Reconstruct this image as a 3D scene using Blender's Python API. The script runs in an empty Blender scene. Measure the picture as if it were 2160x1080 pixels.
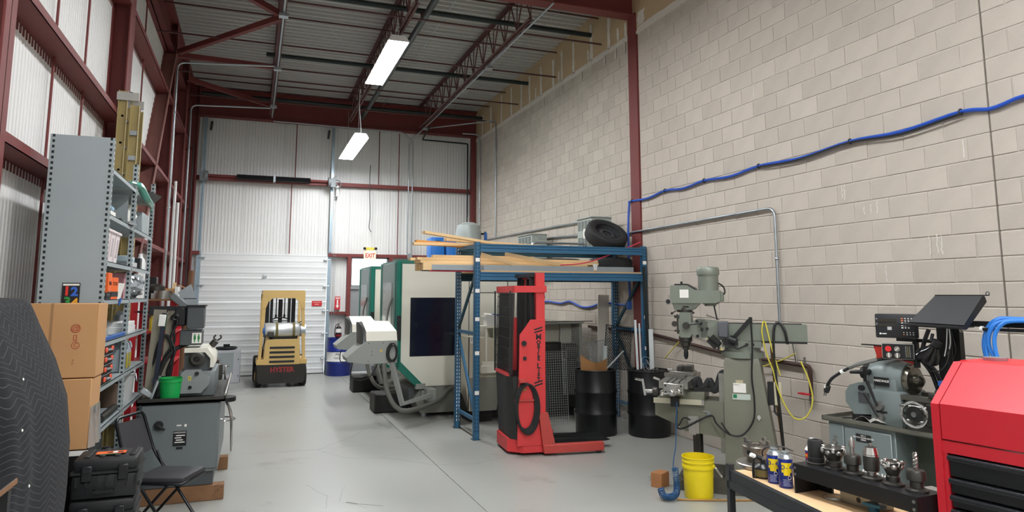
import bpy, bmesh, math, random
from mathutils import Vector, Matrix, Euler
random.seed(7)
PI = math.pi
S = bpy.context.scene
COL = S.collection
# ------------------------------------------------------------------ camera
cam_d = bpy.data.cameras.new('camera'); cam = bpy.data.objects.new('camera', cam_d); COL.objects.link(cam)
cam_d.sensor_width = 36.0; cam_d.lens = 24.5; cam_d.shift_y = -0.05; cam_d.clip_start = 0.05; cam_d.clip_end = 200
cam.location = (0, 0, 1.90)
cam.rotation_euler = (math.radians(90 + 7.365), 0, math.radians(-20.29))
S.camera = cam
# ------------------------------------------------------------------ world: overcast daylight seen through the door light
W = bpy.data.worlds.new('world'); S.world = W; W.use_nodes = True
W.node_tree.nodes['Background'].inputs[0].default_value = (0.93, 0.97, 1.0, 1)
W.node_tree.nodes['Background'].inputs[1].default_value = 2.2
S.view_settings.view_transform = 'Standard'; S.view_settings.look = 'None'
S.view_settings.gamma = 1.0; S.view_settings.use_curve_mapping = False
S.view_settings.exposure = 0.08
LIGHT_STRENGTH = 78.0
# ------------------------------------------------------------------ helpers
def lin(h):
    h = h.lstrip('#'); c = [int(h[i:i+2], 16)/255 for i in (0, 2, 4)]
    return tuple(((x/12.92) if x <= 0.04045 else ((x+0.055)/1.055)**2.4) for x in c) + (1.0,)
MATS = {}
def mat(name, col, rough=0.5, metal=0.0, var=0.08, scale=6.0, bump=0.0, bscale=60.0, wear=None, wamt=0.0, wscale=5.0,
        emit=None, estr=0.0, alpha=1.0, trans=0.0, coat=0.0, rvar=0.0, spec=0.5, stretch=None, isl=0.0):
    if name in MATS: return MATS[name]
    m = bpy.data.materials.new(name); m.use_nodes = True; MATS[name] = m
    nt = m.node_tree; N = nt.nodes; L = nt.links; b = N['Principled BSDF']
    c = lin(col) if isinstance(col, str) else col
    b.inputs['Roughness'].default_value = rough; b.inputs['Metallic'].default_value = metal
    b.inputs['Specular IOR Level'].default_value = spec
    b.inputs['Coat Weight'].default_value = coat
    tc = N.new('ShaderNodeTexCoord'); mp = N.new('ShaderNodeMapping'); L.new(tc.outputs['Object'], mp.inputs[0])
    if stretch: mp.inputs['Scale'].default_value = stretch
    nz = N.new('ShaderNodeTexNoise'); nz.inputs['Scale'].default_value = scale; nz.inputs['Detail'].default_value = 5
    L.new(mp.outputs[0], nz.inputs['Vector'])
    mix = N.new('ShaderNodeMix'); mix.data_type = 'RGBA'
    mix.inputs[6].default_value = tuple(max(0, x*(1-var)) for x in c[:3]) + (1,)
    mix.inputs[7].default_value = tuple(min(1, x*(1+var)) for x in c[:3]) + (1,)
    L.new(nz.outputs[0], mix.inputs[0]); out = mix.outputs[2]
    if wear:
        n2 = N.new('ShaderNodeTexNoise'); n2.inputs['Scale'].default_value = wscale; n2.inputs['Detail'].default_value = 8
        n2.inputs['Roughness'].default_value = 0.7
        L.new(mp.outputs[0], n2.inputs['Vector'])
        rp = N.new('ShaderNodeValToRGB'); rp.color_ramp.elements[0].position = 0.72-0.35*wamt; rp.color_ramp.elements[1].position = 0.80-0.25*wamt
        L.new(n2.outputs[0], rp.inputs[0])
        m2 = N.new('ShaderNodeMix'); m2.data_type = 'RGBA'; L.new(rp.outputs[0], m2.inputs[0]); L.new(out, m2.inputs[6]); m2.inputs[7].default_value = lin(wear)
        out = m2.outputs[2]
    if isl:
        oi = N.new('ShaderNodeObjectInfo'); ge = N.new('ShaderNodeNewGeometry'); ad = N.new('ShaderNodeMath'); ad.operation = 'ADD'
        L.new(oi.outputs['Random'], ad.inputs[0]); L.new(ge.outputs['Random Per Island'], ad.inputs[1])
        fr = N.new('ShaderNodeMath'); fr.operation = 'FRACT'; L.new(ad.outputs[0], fr.inputs[0])
        mr = N.new('ShaderNodeMapRange'); mr.inputs[3].default_value = 1-isl; mr.inputs[4].default_value = 1+isl; L.new(fr.outputs[0], mr.inputs[0])
        hs = N.new('ShaderNodeHueSaturation'); L.new(mr.outputs[0], hs.inputs['Value']); L.new(out, hs.inputs['Color']); out = hs.outputs[0]
    L.new(out, b.inputs['Base Color'])
    if rvar:
        mr = N.new('ShaderNodeMapRange'); mr.inputs[3].default_value = max(0, rough-rvar); mr.inputs[4].default_value = min(1, rough+rvar)
        L.new(nz.outputs[0], mr.inputs[0]); L.new(mr.outputs[0], b.inputs['Roughness'])
    if bump:
        n3 = N.new('ShaderNodeTexNoise'); n3.inputs['Scale'].default_value = bscale; n3.inputs['Detail'].default_value = 4
        L.new(mp.outputs[0], n3.inputs['Vector'])
        bp = N.new('ShaderNodeBump'); bp.inputs['Strength'].default_value = bump; bp.inputs['Distance'].default_value = 0.01
        L.new(n3.outputs[0], bp.inputs['Height']); L.new(bp.outputs[0], b.inputs['Normal'])
    if emit:
        b.inputs['Emission Color'].default_value = lin(emit); b.inputs['Emission Strength'].default_value = estr
    if trans:
        b.inputs['Transmission Weight'].default_value = trans
    if alpha < 1: b.inputs['Alpha'].default_value = alpha
    return m

class MB:
    def __init__(s): s.bm = bmesh.new()
    def _xf(s, vs, c, rot):
        if rot is not None:
            q = Euler(rot).to_matrix() if not isinstance(rot, Matrix) else rot
            for v in vs: v.co = q @ v.co
        c = Vector(c)
        for v in vs: v.co += c
    def bx(s, c, d, rot=None, bev=0.0, seg=1):
        r = bmesh.ops.create_cube(s.bm, size=1.0); vs = r['verts']
        for v in vs: v.co = Vector((v.co.x*d[0], v.co.y*d[1], v.co.z*d[2]))
        if bev:
            es = list({e for v in vs for e in v.link_edges})
            g = bmesh.ops.bevel(s.bm, geom=es, offset=bev, segments=seg, affect='EDGES', profile=0.5)
            vs = list({v for f in g['faces'] for v in f.verts} | {v for v in vs if v.is_valid})
        s._xf(vs, c, rot); return s
    def box(s, x0, x1, y0, y1, z0, z1, bev=0.0, seg=1):
        return s.bx(((x0+x1)/2, (y0+y1)/2, (z0+z1)/2), (abs(x1-x0), abs(y1-y0), abs(z1-z0)), None, bev, seg)
    def rings(s, rs, cap=True, closed=False):
        R = [[s.bm.verts.new(p) for p in r] for r in rs]; n = len(R[0]); m = len(R)
        for i in range(m if closed else m-1):
            a = R[i]; b = R[(i+1) % m]
            for j in range(n):
                try: s.bm.faces.new((a[j], a[(j+1) % n], b[(j+1) % n], b[j]))
                except ValueError: pass
        if cap and not closed:
            for q in (R[0][::-1], R[-1]):
                try: s.bm.faces.new(q)
                except ValueError: pass
        return s
    def cyl(s, p0, p1, r, n=14, r2=None, cap=True):
        p0 = Vector(p0); p1 = Vector(p1); d = p1-p0
        if d.length < 1e-6: return s
        z = d.normalized(); u = z.orthogonal().normalized(); w = z.cross(u); r2 = r if r2 is None else r2
        an = [2*PI*i/n for i in range(n)]
        return s.rings([[p0+(u*math.cos(a)+w*math.sin(a))*r for a in an], [p1+(u*math.cos(a)+w*math.sin(a))*r2 for a in an]], cap)
    def tube(s, pts, r, n=8, closed=False, cap=True):
        P = [Vector(p) for p in pts]; m = len(P); u = None; rs = []
        for i in range(m):
            if closed: t = P[(i+1) % m]-P[i-1]
            else: t = P[min(i+1, m-1)]-P[max(i-1, 0)]
            t.normalize()
            if u is None: u = t.orthogonal().normalized()
            else:
                u = u-t*u.dot(t)
                if u.length < 1e-6: u = t.orthogonal()
                u.normalize()
            w = t.cross(u); rr = r[i] if isinstance(r, (list, tuple)) else r
            rs.append([P[i]+(u*math.cos(2*PI*k/n)+w*math.sin(2*PI*k/n))*rr for k in range(n)])
        return s.rings(rs, cap, closed)
    def lathe(s, prof, n=24, c=(0, 0, 0), rot=None):
        v0 = len(s.bm.verts)
        q = None if rot is None else (rot if isinstance(rot, Matrix) else Euler(rot).to_matrix())
        rs = []
        for (r, z) in prof:
            ring = []
            for k in range(n):
                v = Vector((max(r, 1e-5)*math.cos(2*PI*k/n), max(r, 1e-5)*math.sin(2*PI*k/n), z))
                if q is not None: v = q @ v
                ring.append(v+Vector(c))
            rs.append(ring)
        return s.rings(rs, False)
    def prism(s, poly, d0, d1, axis='y'):
        f = {'y': lambda a, b, d: (a, d, b), 'x': lambda a, b, d: (d, a, b), 'z': lambda a, b, d: (a, b, d)}[axis]
        return s.rings([[Vector(f(a, b, d0)) for a, b in poly], [Vector(f(a, b, d1)) for a, b in poly]], True)
    def hull(s, pts):
        vs = [s.bm.verts.new(p) for p in pts]
        r = bmesh.ops.convex_hull(s.bm, input=vs)
        bad = [g for g in r['geom_interior'] if isinstance(g, bmesh.types.BMVert)]
        if bad: bmesh.ops.delete(s.bm, geom=bad, context='VERTS')
        return s
    def sph(s, c, r, n=14, sc=(1, 1, 1), rot=None):
        g = bmesh.ops.create_uvsphere(s.bm, u_segments=n, v_segments=max(6, n*2//3), radius=r)
        for v in g['verts']: v.co = Vector((v.co.x*sc[0], v.co.y*sc[1], v.co.z*sc[2]))
        s._xf(g['verts'], c, rot); return s
    def grid(s, fn, nu, nv):
        V = [[s.bm.verts.new(fn(i/nu, j/nv)) for j in range(nv+1)] for i in range(nu+1)]
        for i in range(nu):
            for j in range(nv): s.bm.faces.new((V[i][j], V[i+1][j], V[i+1][j+1], V[i][j+1]))
        return s
    def torus(s, c, R, r, n=24, m=8, rot=None):
        q = None if rot is None else (rot if isinstance(rot, Matrix) else Euler(rot).to_matrix())
        pts = [Vector((R*math.cos(2*PI*i/n), R*math.sin(2*PI*i/n), 0)) for i in range(n)]
        if q is not None: pts = [q @ p for p in pts]
        return s.tube([p+Vector(c) for p in pts], r, m, closed=True)
    def mesh(s, name, m=None, smooth=True, ang=38):
        bmesh.ops.recalc_face_normals(s.bm, faces=s.bm.faces)
        me = bpy.data.meshes.new(name); s.bm.to_mesh(me); s.bm.free()
        if m: me.materials.append(m)
        if smooth:
            for p in me.polygons: p.use_smooth = True
            me.set_sharp_from_angle(angle=math.radians(ang))
        return me

def cr(pts, k=6, closed=False):
    P = [Vector(p) for p in pts]; n = len(P); out = []
    rng = range(n if closed else n-1)
    for i in rng:
        if closed: a, b, c, d = P[i-1], P[i], P[(i+1) % n], P[(i+2) % n]
        else: a, b, c, d = P[max(i-1, 0)], P[i], P[i+1], P[min(i+2, n-1)]
        for j in range(k):
            t = j/k
            out.append(0.5*((2*b)+(c-a)*t+(2*a-5*b+4*c-d)*t*t+(3*b-a-3*c+d)*t**3))
    if not closed: out.append(P[-1])
    return out
def bend(pts, r=0.1, k=5):
    P = [Vector(p) for p in pts]; out = [P[0]]
    for i in range(1, len(P)-1):
        a = (P[i-1]-P[i]); b = (P[i+1]-P[i]); rr = min(r, a.length*0.49, b.length*0.49); a = P[i]+a.normalized()*rr; b = P[i]+b.normalized()*rr
        for j in range(k+1):
            t = j/k; out.append(a*(1-t)**2+P[i]*2*t*(1-t)+b*t*t)
    out.append(P[-1]); return out
def link(name, me, parent=None, loc=None, rot=None):
    o = bpy.data.objects.new(name, me); COL.objects.link(o)
    if parent is not None: o.parent = parent
    if loc is not None: o.location = loc
    if rot is not None: o.rotation_euler = rot
    return o
def tag(o, label, cat, group=None):
    o['label'] = label; o['category'] = cat
    if group: o['group'] = group
    return o
def T(name, label, cat, loc=(0, 0, 0), rz=0.0, group=None):
    o = bpy.data.objects.new(name, None); COL.objects.link(o); o.location = loc; o.rotation_euler = (0, 0, rz); o.empty_display_size = 0.05
    return tag(o, label, cat, group)
def P(name, mb, m, parent, label=None, smooth=True, ang=38, loc=None, rot=None):
    o = link(name, mb.mesh(name, m, smooth, ang), parent, loc, rot)
    if label: o['label'] = label
    return o
def ONE(name, mb, m, label, cat, group=None, loc=None, rot=None, smooth=True, ang=38):
    return tag(link(name, mb.mesh(name, m, smooth, ang), None, loc, rot), label, cat, group)
def STR(name, mb, m, smooth=True, parent=None):
    o = link(name, mb.mesh(name, m, smooth), parent)
    if parent is None: o['kind'] = 'structure'
    return o
def DUP(root, loc=None, rz=None, label=None):
    r = root.copy(); COL.objects.link(r)
    if loc is not None: r.location = loc
    if rz is not None: r.rotation_euler = (0, 0, rz)
    if label: r['label'] = label
    for ch in list(root.children):
        c = ch.copy(); COL.objects.link(c); c.parent = r
        for g in list(ch.children):
            d = g.copy(); COL.objects.link(d); d.parent = c
    return r
def TXT(name, s, size, m, parent, loc, rot, ext=0.0012, align='CENTER', sx=1.0, bold=0.0, sp=1.0):
    cu = bpy.data.curves.new('lettering', 'FONT'); cu.body = s; cu.size = size; cu.extrude = ext; cu.align_x = align; cu.align_y = 'CENTER'
    cu.offset = bold; cu.space_line = sp; cu.resolution_u = 3
    o = bpy.data.objects.new('lettering', cu); COL.objects.link(o)
    bpy.context.view_layer.update()
    me = bpy.data.meshes.new_from_object(o.evaluated_get(bpy.context.evaluated_depsgraph_get()))
    bpy.data.objects.remove(o); bpy.data.curves.remove(cu)
    me.name = name; me.materials.clear(); me.materials.append(m)
    r = link(name, me, parent, loc, rot); r.scale = (sx, 1, 1); return r
def pivot(o, c, rz, sh=(0, 0, 0)):
    R_ = Euler((0, 0, rz)).to_matrix(); c = Vector(c); o.rotation_euler = (0, 0, rz); o.location = c-R_ @ c+Vector(sh)
# facing helpers for lettering (text lies in XY plane, normal +Z)
FACE_NY = (PI/2, 0, 0)            # faces -Y
FACE_NX = (PI/2, 0, -PI/2)        # faces -X
# ------------------------------------------------------------------ materials of the shell
m_conc = mat('polished concrete', '#9c9d97', 0.32, 0, 0.16, 0.55, 0.03, 40, wear='#86837c', wamt=0.42, wscale=0.9, rvar=0.14, spec=0.55)
m_joint = mat('saw cut joint', '#3a3a38', 0.9)
m_crack = mat('hairline crack', '#6b6a66', 0.9)
m_block = mat('concrete block', '#bbb2a6', 0.92, 0, 0.13, 3.0, 0.35, 130, wear='#cbc5ba', wamt=0.22, wscale=9, isl=0.06)
m_mortar = mat('mortar', '#c6c0b6', 0.95, 0, 0.10, 8, 0.4, 90)
m_drip = mat('efflorescence', '#d8d4cc', 0.95)
m_drywall = mat('drywall', '#b59d7c', 0.9, 0, 0.06, 2)
m_mud = mat('joint compound', '#cfc9bf', 0.9, 0, 0.08, 12)
m_liner = mat('white liner panel', '#d9d9d6', 0.42, 0, 0.05, 1.5, stretch=(1, 1, 0.15))
m_ins = mat('insulation backing', '#6a6a69', 0.9)
m_red = mat('red oxide primer', '#70302d', 0.62, 0, 0.14, 5, wear='#5f2a28', wamt=0.25, wscale=7)
m_reddk = mat('maroon joist paint', '#5d3a38', 0.65, 0, 0.14, 5)
m_deck = mat('roof deck', '#b9b8b4', 0.5, 0.05, 0.12, 1.2, stretch=(0.2, 3, 1))
m_pipeblk = mat('dark pipe', '#27302f', 0.5, 0.3)
m_galv = mat('galvanized steel', '#a9b0b4', 0.36, 0.85, 0.18, 9, rvar=0.1)
m_galvb = mat('galvanized track', '#9fb0bb', 0.4, 0.7, 0.16, 9)
m_white = mat('white enamel', '#e4e5e3', 0.4, 0, 0.04, 2)
m_door = mat('white door skin', '#dcdedd', 0.42, 0, 0.05, 2)
m_black = mat('black plastic', '#17181a', 0.45, 0, 0.2, 8)
m_blkmetal = mat('black painted steel', '#1c1d1f', 0.42, 0.2, 0.2, 6)
m_rubber = mat('rubber', '#1d1d1d', 0.8, 0, 0.25, 10)
m_chrome = mat('chrome', '#d2d2d0', 0.16, 1.0, 0.05)
m_steel = mat('machined steel', '#a7a5a0', 0.3, 0.9, 0.15, 12)
m_dsteel = mat('oily dark steel', '#4c4a46', 0.38, 0.75, 0.3, 14)
m_vdark = mat('very dark metal', '#2a2a29', 0.55, 0.5, 0.3, 9)  # very dark metal tone shared by many parts
m_greyd = mat('door grey', '#8d9091', 0.5)
m_paper = mat('white paper', '#e8e6df', 0.8)
m_signred = mat('sign red', '#c8202c', 0.45)
m_yel = mat('yellow plastic', '#e6cf12', 0.42, 0, 0.08, 4, wear='#7f7420', wamt=0.26, wscale=14)
m_wood = mat('spruce lumber', '#e2c190', 0.7, 0, 0.14, 3, wear='#a97a45', wamt=0.14, wscale=9, stretch=(0.6, 6, 6))
m_woodb = mat('weathered timber', '#7d5a3c', 0.8, 0, 0.3, 6, wear='#3f2e22', wamt=0.3)
m_ply = mat('plywood', '#c9a576', 0.65, 0, 0.15, 4)
m_card = mat('cardboard', '#b98d5f', 0.85, 0, 0.05, 4)
m_cardd = mat('cardboard flap', '#a87c50', 0.85, 0, 0.06, 4)
m_blue = mat('blue hose', '#1f4fb4', 0.4)
m_bluel = mat('bright blue hose', '#2f7fd8', 0.4)
m_tape = mat('clear label', '#e9e9e4', 0.5)
# ------------------------------------------------------------------ floor
XL, XR, YN, YB = -1.68, 5.523, -6.0, 17.9
ZD = 6.85
fl = STR('floor', MB().box(XL-0.3, XR+0.3, YN-0.3, YB+0.6, -0.30, -0.012), m_joint)
xb = [XL-0.3, 2.03, XR+0.3]; yb = [YN-0.3, -3.6, 0.7, 5.0, 9.25, 13.5, YB+0.6]
for i in range(2):
    for j in range(6):
        gx0 = 0.003 if i else 0; gx1 = 0.003 if not i else 0
        P('slab', MB().box(xb[i]+gx0, xb[i+1]-gx1, yb[j]+0.001, yb[j+1]-0.001, -0.0119, 0.0), m_conc, fl, smooth=False)
def crack(pts, w=0.006):
    b = MB(); pp = []
    for a, c in zip(pts[:-1], pts[1:]):
        n = max(2, int((Vector(c)-Vector(a)).length/0.12))
        for k in range(n): pp.append(Vector(a).lerp(Vector(c), k/n)+Vector((random.uniform(-.012, .012), random.uniform(-.02, .02), 0)))
    pp.append(Vector(pts[-1]))
    for a, c in zip(pp[:-1], pp[1:]):
        d = (c-a).normalized(); n = Vector((-d.y, d.x, 0))*w*0.5*random.uniform(.5, 1.2)
        vs = [b.bm.verts.new((p.x, p.y, 0.0006)) for p in (a-n, c-n, c+n, a+n)]; b.bm.faces.new(vs)
    P('crack', b, m_crack, fl, smooth=False)
crack([(0.35, 9.25, 0), (0.85, 9.2, 0), (1.15, 9.6, 0), (1.6, 10.3, 0)])
crack([(0.85, 9.2, 0), (1.1, 8.65, 0), (1.55, 8.5, 0), (2.0, 7.95, 0), (2.45, 7.85, 0), (2.9, 8.05, 0)], 0.005)
crack([(0.6, 7.6, 0), (0.75, 7.1, 0), (0.7, 6.7, 0)], 0.003); crack([(0.95, 7.4, 0), (0.85, 6.9, 0), (1.05, 6.6, 0)], 0.003)
crack([(0.9, 6.85, 0), (1.2, 6.62, 0)], 0.02)
# ------------------------------------------------------------------ right wall: concrete blocks laid in mortar
wr = STR('wall_right', MB().box(XR+0.008, XR+0.35, YN-0.3, YB+0.3, 0, 6.0), m_mortar)
blk_full = None
def block_mesh(L, h=0.19):
    b = MB(); c = 0.004
    y0, y1, z0, z1 = -L/2, L/2, -h/2, h/2
    f = [b.bm.verts.new(p) for p in ((0, y0+c, z0+c), (0, y1-c, z0+c), (0, y1-c, z1-c), (0, y0+c, z1-c))]
    k = [b.bm.verts.new(p) for p in ((c, y0, z0), (c, y1, z0), (c, y1, z1), (c, y0, z1))]
    g = [b.bm.verts.new(p) for p in ((0.03, y0, z0), (0.03, y1, z0), (0.03, y1, z1), (0.03, y0, z1))]
    b.bm.faces.new(f)
    for i in range(4):
        j = (i+1) % 4
        b.bm.faces.new((f[i], f[j], k[j], k[i])); b.bm.faces.new((k[i], k[j], g[j], g[i]))
    return b
runs = [(YN, 3.812), (3.822, 9.225), (9.505, 13.72), (13.73, YB-0.02)]
cand = []
for c in range(30):
    z = 0.1+0.2*c
    for (a, e) in runs:
        k0 = math.floor((a-3.817)/0.4)-1; off = 0.2 if c % 2 else 0.0
        y = 3.817+0.4*k0+off
        while y < e:
            ya, yc = max(y+0.005, a), min(y+0.395, e)
            if yc-ya > 0.04: cand.append(((ya+yc)/2, z, yc-ya))
            y += 0.4
th = math.radians(20.29); ph = math.radians(7.365)
Fw = Vector((math.sin(th)*math.cos(ph), math.cos(th)*math.cos(ph), math.sin(ph))); Rt = Vector((math.cos(th), -math.sin(th), 0)); Up = Rt.cross(Fw)
def px(p):
    d = Vector(p)-Vector((0, 0, 1.9)); zc = d.dot(Fw)
    if zc < 0.1: return None
    return 1080+1470*d.dot(Rt)/zc, 432-1470*d.dot(Up)/zc
def score(c):
    q = px((XR, c[0], c[1])); d2 = XR**2+c[0]**2+(c[1]-1.9)**2
    vis = q is not None and -30 < q[0] < 2190 and -30 < q[1] < 1000 and c[1] > 0.5
    return (c[2]/d2**1.5) * (1 if vis else 0.0001)
cand.sort(key=score, reverse=True)
bmeshes = {}
rest = MB()
for i, (y, z, L) in enumerate(cand):
    dx = random.uniform(-0.0012, 0.0012)
    if i < 300:
        key = round(L, 3)
        if key not in bmeshes: bmeshes[key] = block_mesh(L).mesh('block', m_block, False)
        link('block', bmeshes[key], wr, (XR+dx, y, z))
    else:
        n0 = len(rest.bm.verts); b = rest
        cc = 0.004; y0, y1, z0, z1 = y-L/2, y+L/2, z-0.095, z+0.095; x = XR+dx
        f = [b.bm.verts.new(p) for p in ((x, y0+cc, z0+cc), (x, y1-cc, z0+cc), (x, y1-cc, z1-cc), (x, y0+cc, z1-cc))]
        k = [b.bm.verts.new(p) for p in ((x+cc, y0, z0), (x+cc, y1, z0), (x+cc, y1, z1), (x+cc, y0, z1))]
        g = [b.bm.verts.new(p) for p in ((x+0.02, y0, z0), (x+0.02, y1, z0), (x+0.02, y1, z1), (x+0.02, y0, z1))]
        b.bm.faces.new(f)
        for q in range(4):
            r = (q+1) % 4
            b.bm.faces.new((f[q], f[r], k[r], k[q])); b.bm.faces.new((k[q], k[r], g[r], g[q]))
o = P('block', rest, m_block, wr, smooth=False); o['kind'] = 'stuff'
# dark caulk in the control joint, salt streaks
P('control_joint', MB().box(XR-0.0005, XR+0.02, 3.812, 3.822, 0, 6.0), mat('caulk', '#6e665c', 0.9), wr)
for (y, z, h) in [(4.32, 2.33, .17), (4.36, 2.34, .16), (4.43, 2.33, .16), (5.33, 2.92, .16), (5.36, 2.93, .14), (4.05, 3.12, .16), (5.02, 2.72, .1), (4.95, 2.73, .12), (5.1, 2.71, .08), (7.4, 4.9, .12), (6.6, 4.3, .14), (8.6, 5.5, .13), (8.9, 5.9, .1), (4.9, 2.1, .15)]:
    b = MB(); n = 6
    for k in range(n):
        w = random.uniform(.004, .011); yy = y+random.uniform(-.006, .006)
        b.bx((XR-0.0008, yy, z-h/2+h*(k+.5)/n), (0.0012, w, h/n*1.05))
    P('salt_streak', b, m_drip, wr, smooth=False)
# red frame column let into the block wall
P('column', MB().box(XR-0.025, XR+0.2, 9.235, 9.495, 0, 6.35), m_red, wr)
# drywall band over the blocks
for k in range(17):
    y0 = YB-1.4*(k+1); y1 = YB-1.4*k-0.004
    P('drywall_panel', MB().box(XR-0.012, XR+0.2, max(y0, YN), y1, 6.0, ZD+0.05), m_drywall, wr, smooth=False)
def smear(y0, y1, z0, z1, n=9):
    b = MB(); pts = []
    horiz = (y1-y0) > (z1-z0)
    L = []; Rr = []
    for i in range(n+1):
        t = i/n; j = random.uniform(-.18, .18); j2 = random.uniform(-.18, .18)
        if horiz: L.append((y0+(y1-y0)*t, z0+(z1-z0)*j*0.5)); Rr.append((y0+(y1-y0)*t, z1+(z1-z0)*j2))
        else: L.append((y0+(y1-y0)*j, z0+(z1-z0)*t)); Rr.append((y1+(y1-y0)*j2, z0+(z1-z0)*t))
    for i in range(n):
        vs = [b.bm.verts.new((XR-0.0155, q[0], q[1])) for q in (L[i], L[i+1], Rr[i+1], Rr[i])]; b.bm.faces.new(vs)
    r = bmesh.ops.extrude_face_region(b.bm, geom=list(b.bm.faces))
    for v in [g for g in r['geom'] if isinstance(g, bmesh.types.BMVert)]: v.co.x += 0.003
    P('joint_compound', b, m_mud, wr, smooth=False)
for y in [10.1, 10.75, 11.5, 12.05, 12.45, 13.1, 13.75, 14.25, 14.9, 15.6, 16.4, 17.1]:
    smear(y, y+random.uniform(.06, .11), 6.05, random.uniform(6.6, 6.8))
for y in [9.55, 9.8, 10.9, 12.2, 13.4]: smear(y, y+.06, 6.08, 6.3, 5)
P('corner_bead', MB().box(XR-0.02, XR+0.01, YN, YB, 5.985, 6.035), m_mud, wr)
smear(9.52, 17.8, 6.03, 6.07, 40); smear(5.5, 9.2, 6.03, 6.09, 24); smear(9.0, 9.2, 6.1, 6.32, 4)
for y in [9.6, 9.9, 10.3, 11.2, 12.1, 13.0, 14.2]: smear(y, y+.035, 5.8, 5.98, 4)
# ------------------------------------------------------------------ left wall: ribbed liner panels, girts, columns
def rib_panel(w, h, pitch=0.075):
    b = MB(); n = int(round(w/pitch)); pts = []
    for i in range(n):
        u = i*w/n
        pts += [(u, 0), (u+w/n*0.55, 0), (u+w/n*0.66, 0.007), (u+w/n*0.90, 0.007)]
    pts.append((w, 0))
    lo = [b.bm.verts.new((p[1], p[0], 0)) for p in pts]; hi = [b.bm.verts.new((p[1], p[0], h)) for p in pts]
    for i in range(len(pts)-1): b.bm.faces.new((lo[i], lo[i+1], hi[i+1], hi[i]))
    bk = [b.bm.verts.new(q) for q in ((-0.012, 0, 0), (-0.012, w, 0), (-0.012, w, h), (-0.012, 0, h))]; b.bm.faces.new(bk)
    return b.mesh('liner_panel', m_liner, False)
wl = STR('wall_left', MB().box(XL-0.35, XL-0.014, YN-0.3, YB+0.5, 0, ZD), m_ins)
pm = rib_panel(0.898, ZD)
y = YB-0.02-0.9
while y > YN-0.5:
    link('liner_panel', pm, wl, (XL, y, 0)); y -= 0.9
def girt_y(y0, y1, z, par=wl, xi=-1.48):
    return P('girt', MB().box(XL, xi, y0, y1, z, z+0.006).box(xi-0.006, xi, y0, y1, z, z+0.07).box(XL, XL+0.006, y0, y1, z-0.06, z), m_red, par, smooth=False)
def wcol(y0, y1, xi=-1.48, z1=ZD, d=None):
    ym = (y0+y1)/2
    return P('column', MB().box(xi-0.014, xi, y0, y1, 0, z1).box(XL, XL+0.014, y0, y1, 0, z1).box(XL, xi, ym-0.005, ym+0.005, 0, z1), m_red, wl, smooth=False)
for a, c in ((YN, 4.9), (5.06, 8.9), (9.2, 13.55), (13.85, 15.9), (16.15, 17.7)):
    girt_y(a, c, 3.86); girt_y(a, c, 5.28)
    girt_y(a, c, 2.84 if c < 9 else 2.62); girt_y(a, c, 1.3)
wcol(4.86, 5.06); wcol(8.9, 9.2); wcol(13.55, 13.85); wcol(15.9, 16.15); wcol(17.55, 17.85, -1.36); wcol(0.7, 0.9); wcol(-3.5, -3.3)
# wide diagonal brace
p0 = Vector((-1.575, 9.3, 0.3)); p1 = Vector((-1.575, 13.65, 6.45)); dd = (p1-p0)
b = MB(); b.bx((0, 0, 0), (0.20, 0.014, dd.length)); b.bx((0.10, 0.0, 0), (0.012, 0.11, dd.length)); b.bx((-0.10, 0.0, 0), (0.012, 0.11, dd.length))
o = P('diagonal_brace', b, mat('dusty red primer', '#7d514a', 0.7, 0, 0.15, 4), wl, smooth=False); o.location = (p0+p1)/2; o.rotation_euler = (-math.atan2(dd.y, dd.z), 0, 0)
for y in (6.55, 7.6, 11.0, 14.9, 16.9, 3.0):
    P('sag_rod', MB().cyl((XL+0.05, y, 1.3), (XL+0.05, y, ZD-0.1), 0.011, 8), m_red, wl)
P('eave_beam', MB().box(XL, -1.50, YN, YB, 6.22, 6.25).box(XL, -1.47, YN, YB, 6.80, 6.84).box(XL+0.07, XL+0.085, YN, YB, 6.22, 6.84).box(XL+0.085, -1.5, YN, YB, 6.22, 6.235), m_red, wl, smooth=False)
# ------------------------------------------------------------------ back wall
wb = STR('wall_back', MB().box(XL-0.3, -1.19, YB+0.09, YB+0.4, 0, ZD).box(-1.19, 1.76, YB+0.09, YB+0.4, 2.89, ZD).box(1.76, 2.24, YB+0.09, YB+0.4, 0, ZD).box(2.24, 3.26, YB+0.09, YB+0.4, 2.84, ZD).box(3.26, XR+0.3, YB+0.09, YB+0.4, 0, ZD), m_ins)
def back_panel(x0, x1, z0, z1):
    key = ('bp', round(x1-x0, 2), round(z1-z0, 2))
    if key not in bmeshes: bmeshes[key] = rib_panel(x1-x0, z1-z0)
    o = link('liner_panel', bmeshes[key], wb, (x1, YB+0.088, z0), (0, 0, PI/2)); o.rotation_euler = (0, 0, -PI/2)
    o.location = (x0, YB+0.088, z0); return o
xs = [-1.66, -1.19, -0.3, 0.6, 1.49, 1.76, 2.24, 3.26, 4.1, 4.8, 5.50]
for a, c in zip(xs[:-1], xs[1:]):
    z0 = 2.89 if (-1.2 < a < 1.7) else (2.84 if abs(a-2.24) < .01 else 0)
    back_panel(a+0.002, c-0.002, z0, 6.8)
P('beam', MB().box(XL, XR, 17.62, 17.86, 6.13, 6.15).box(XL, XR, 17.62, 17.86, 6.80, 6.82).box(XL, XR, 17.73, 17.745, 6.13, 6.82), m_red, wb, smooth=False)
P('girt', MB().box(-1.5, XR-.03, 17.80, YB+0.08, 4.62, 4.63).box(-1.5, XR-.03, 17.80, 17.81, 4.62, 4.71), m_red, wb, smooth=False)
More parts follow.
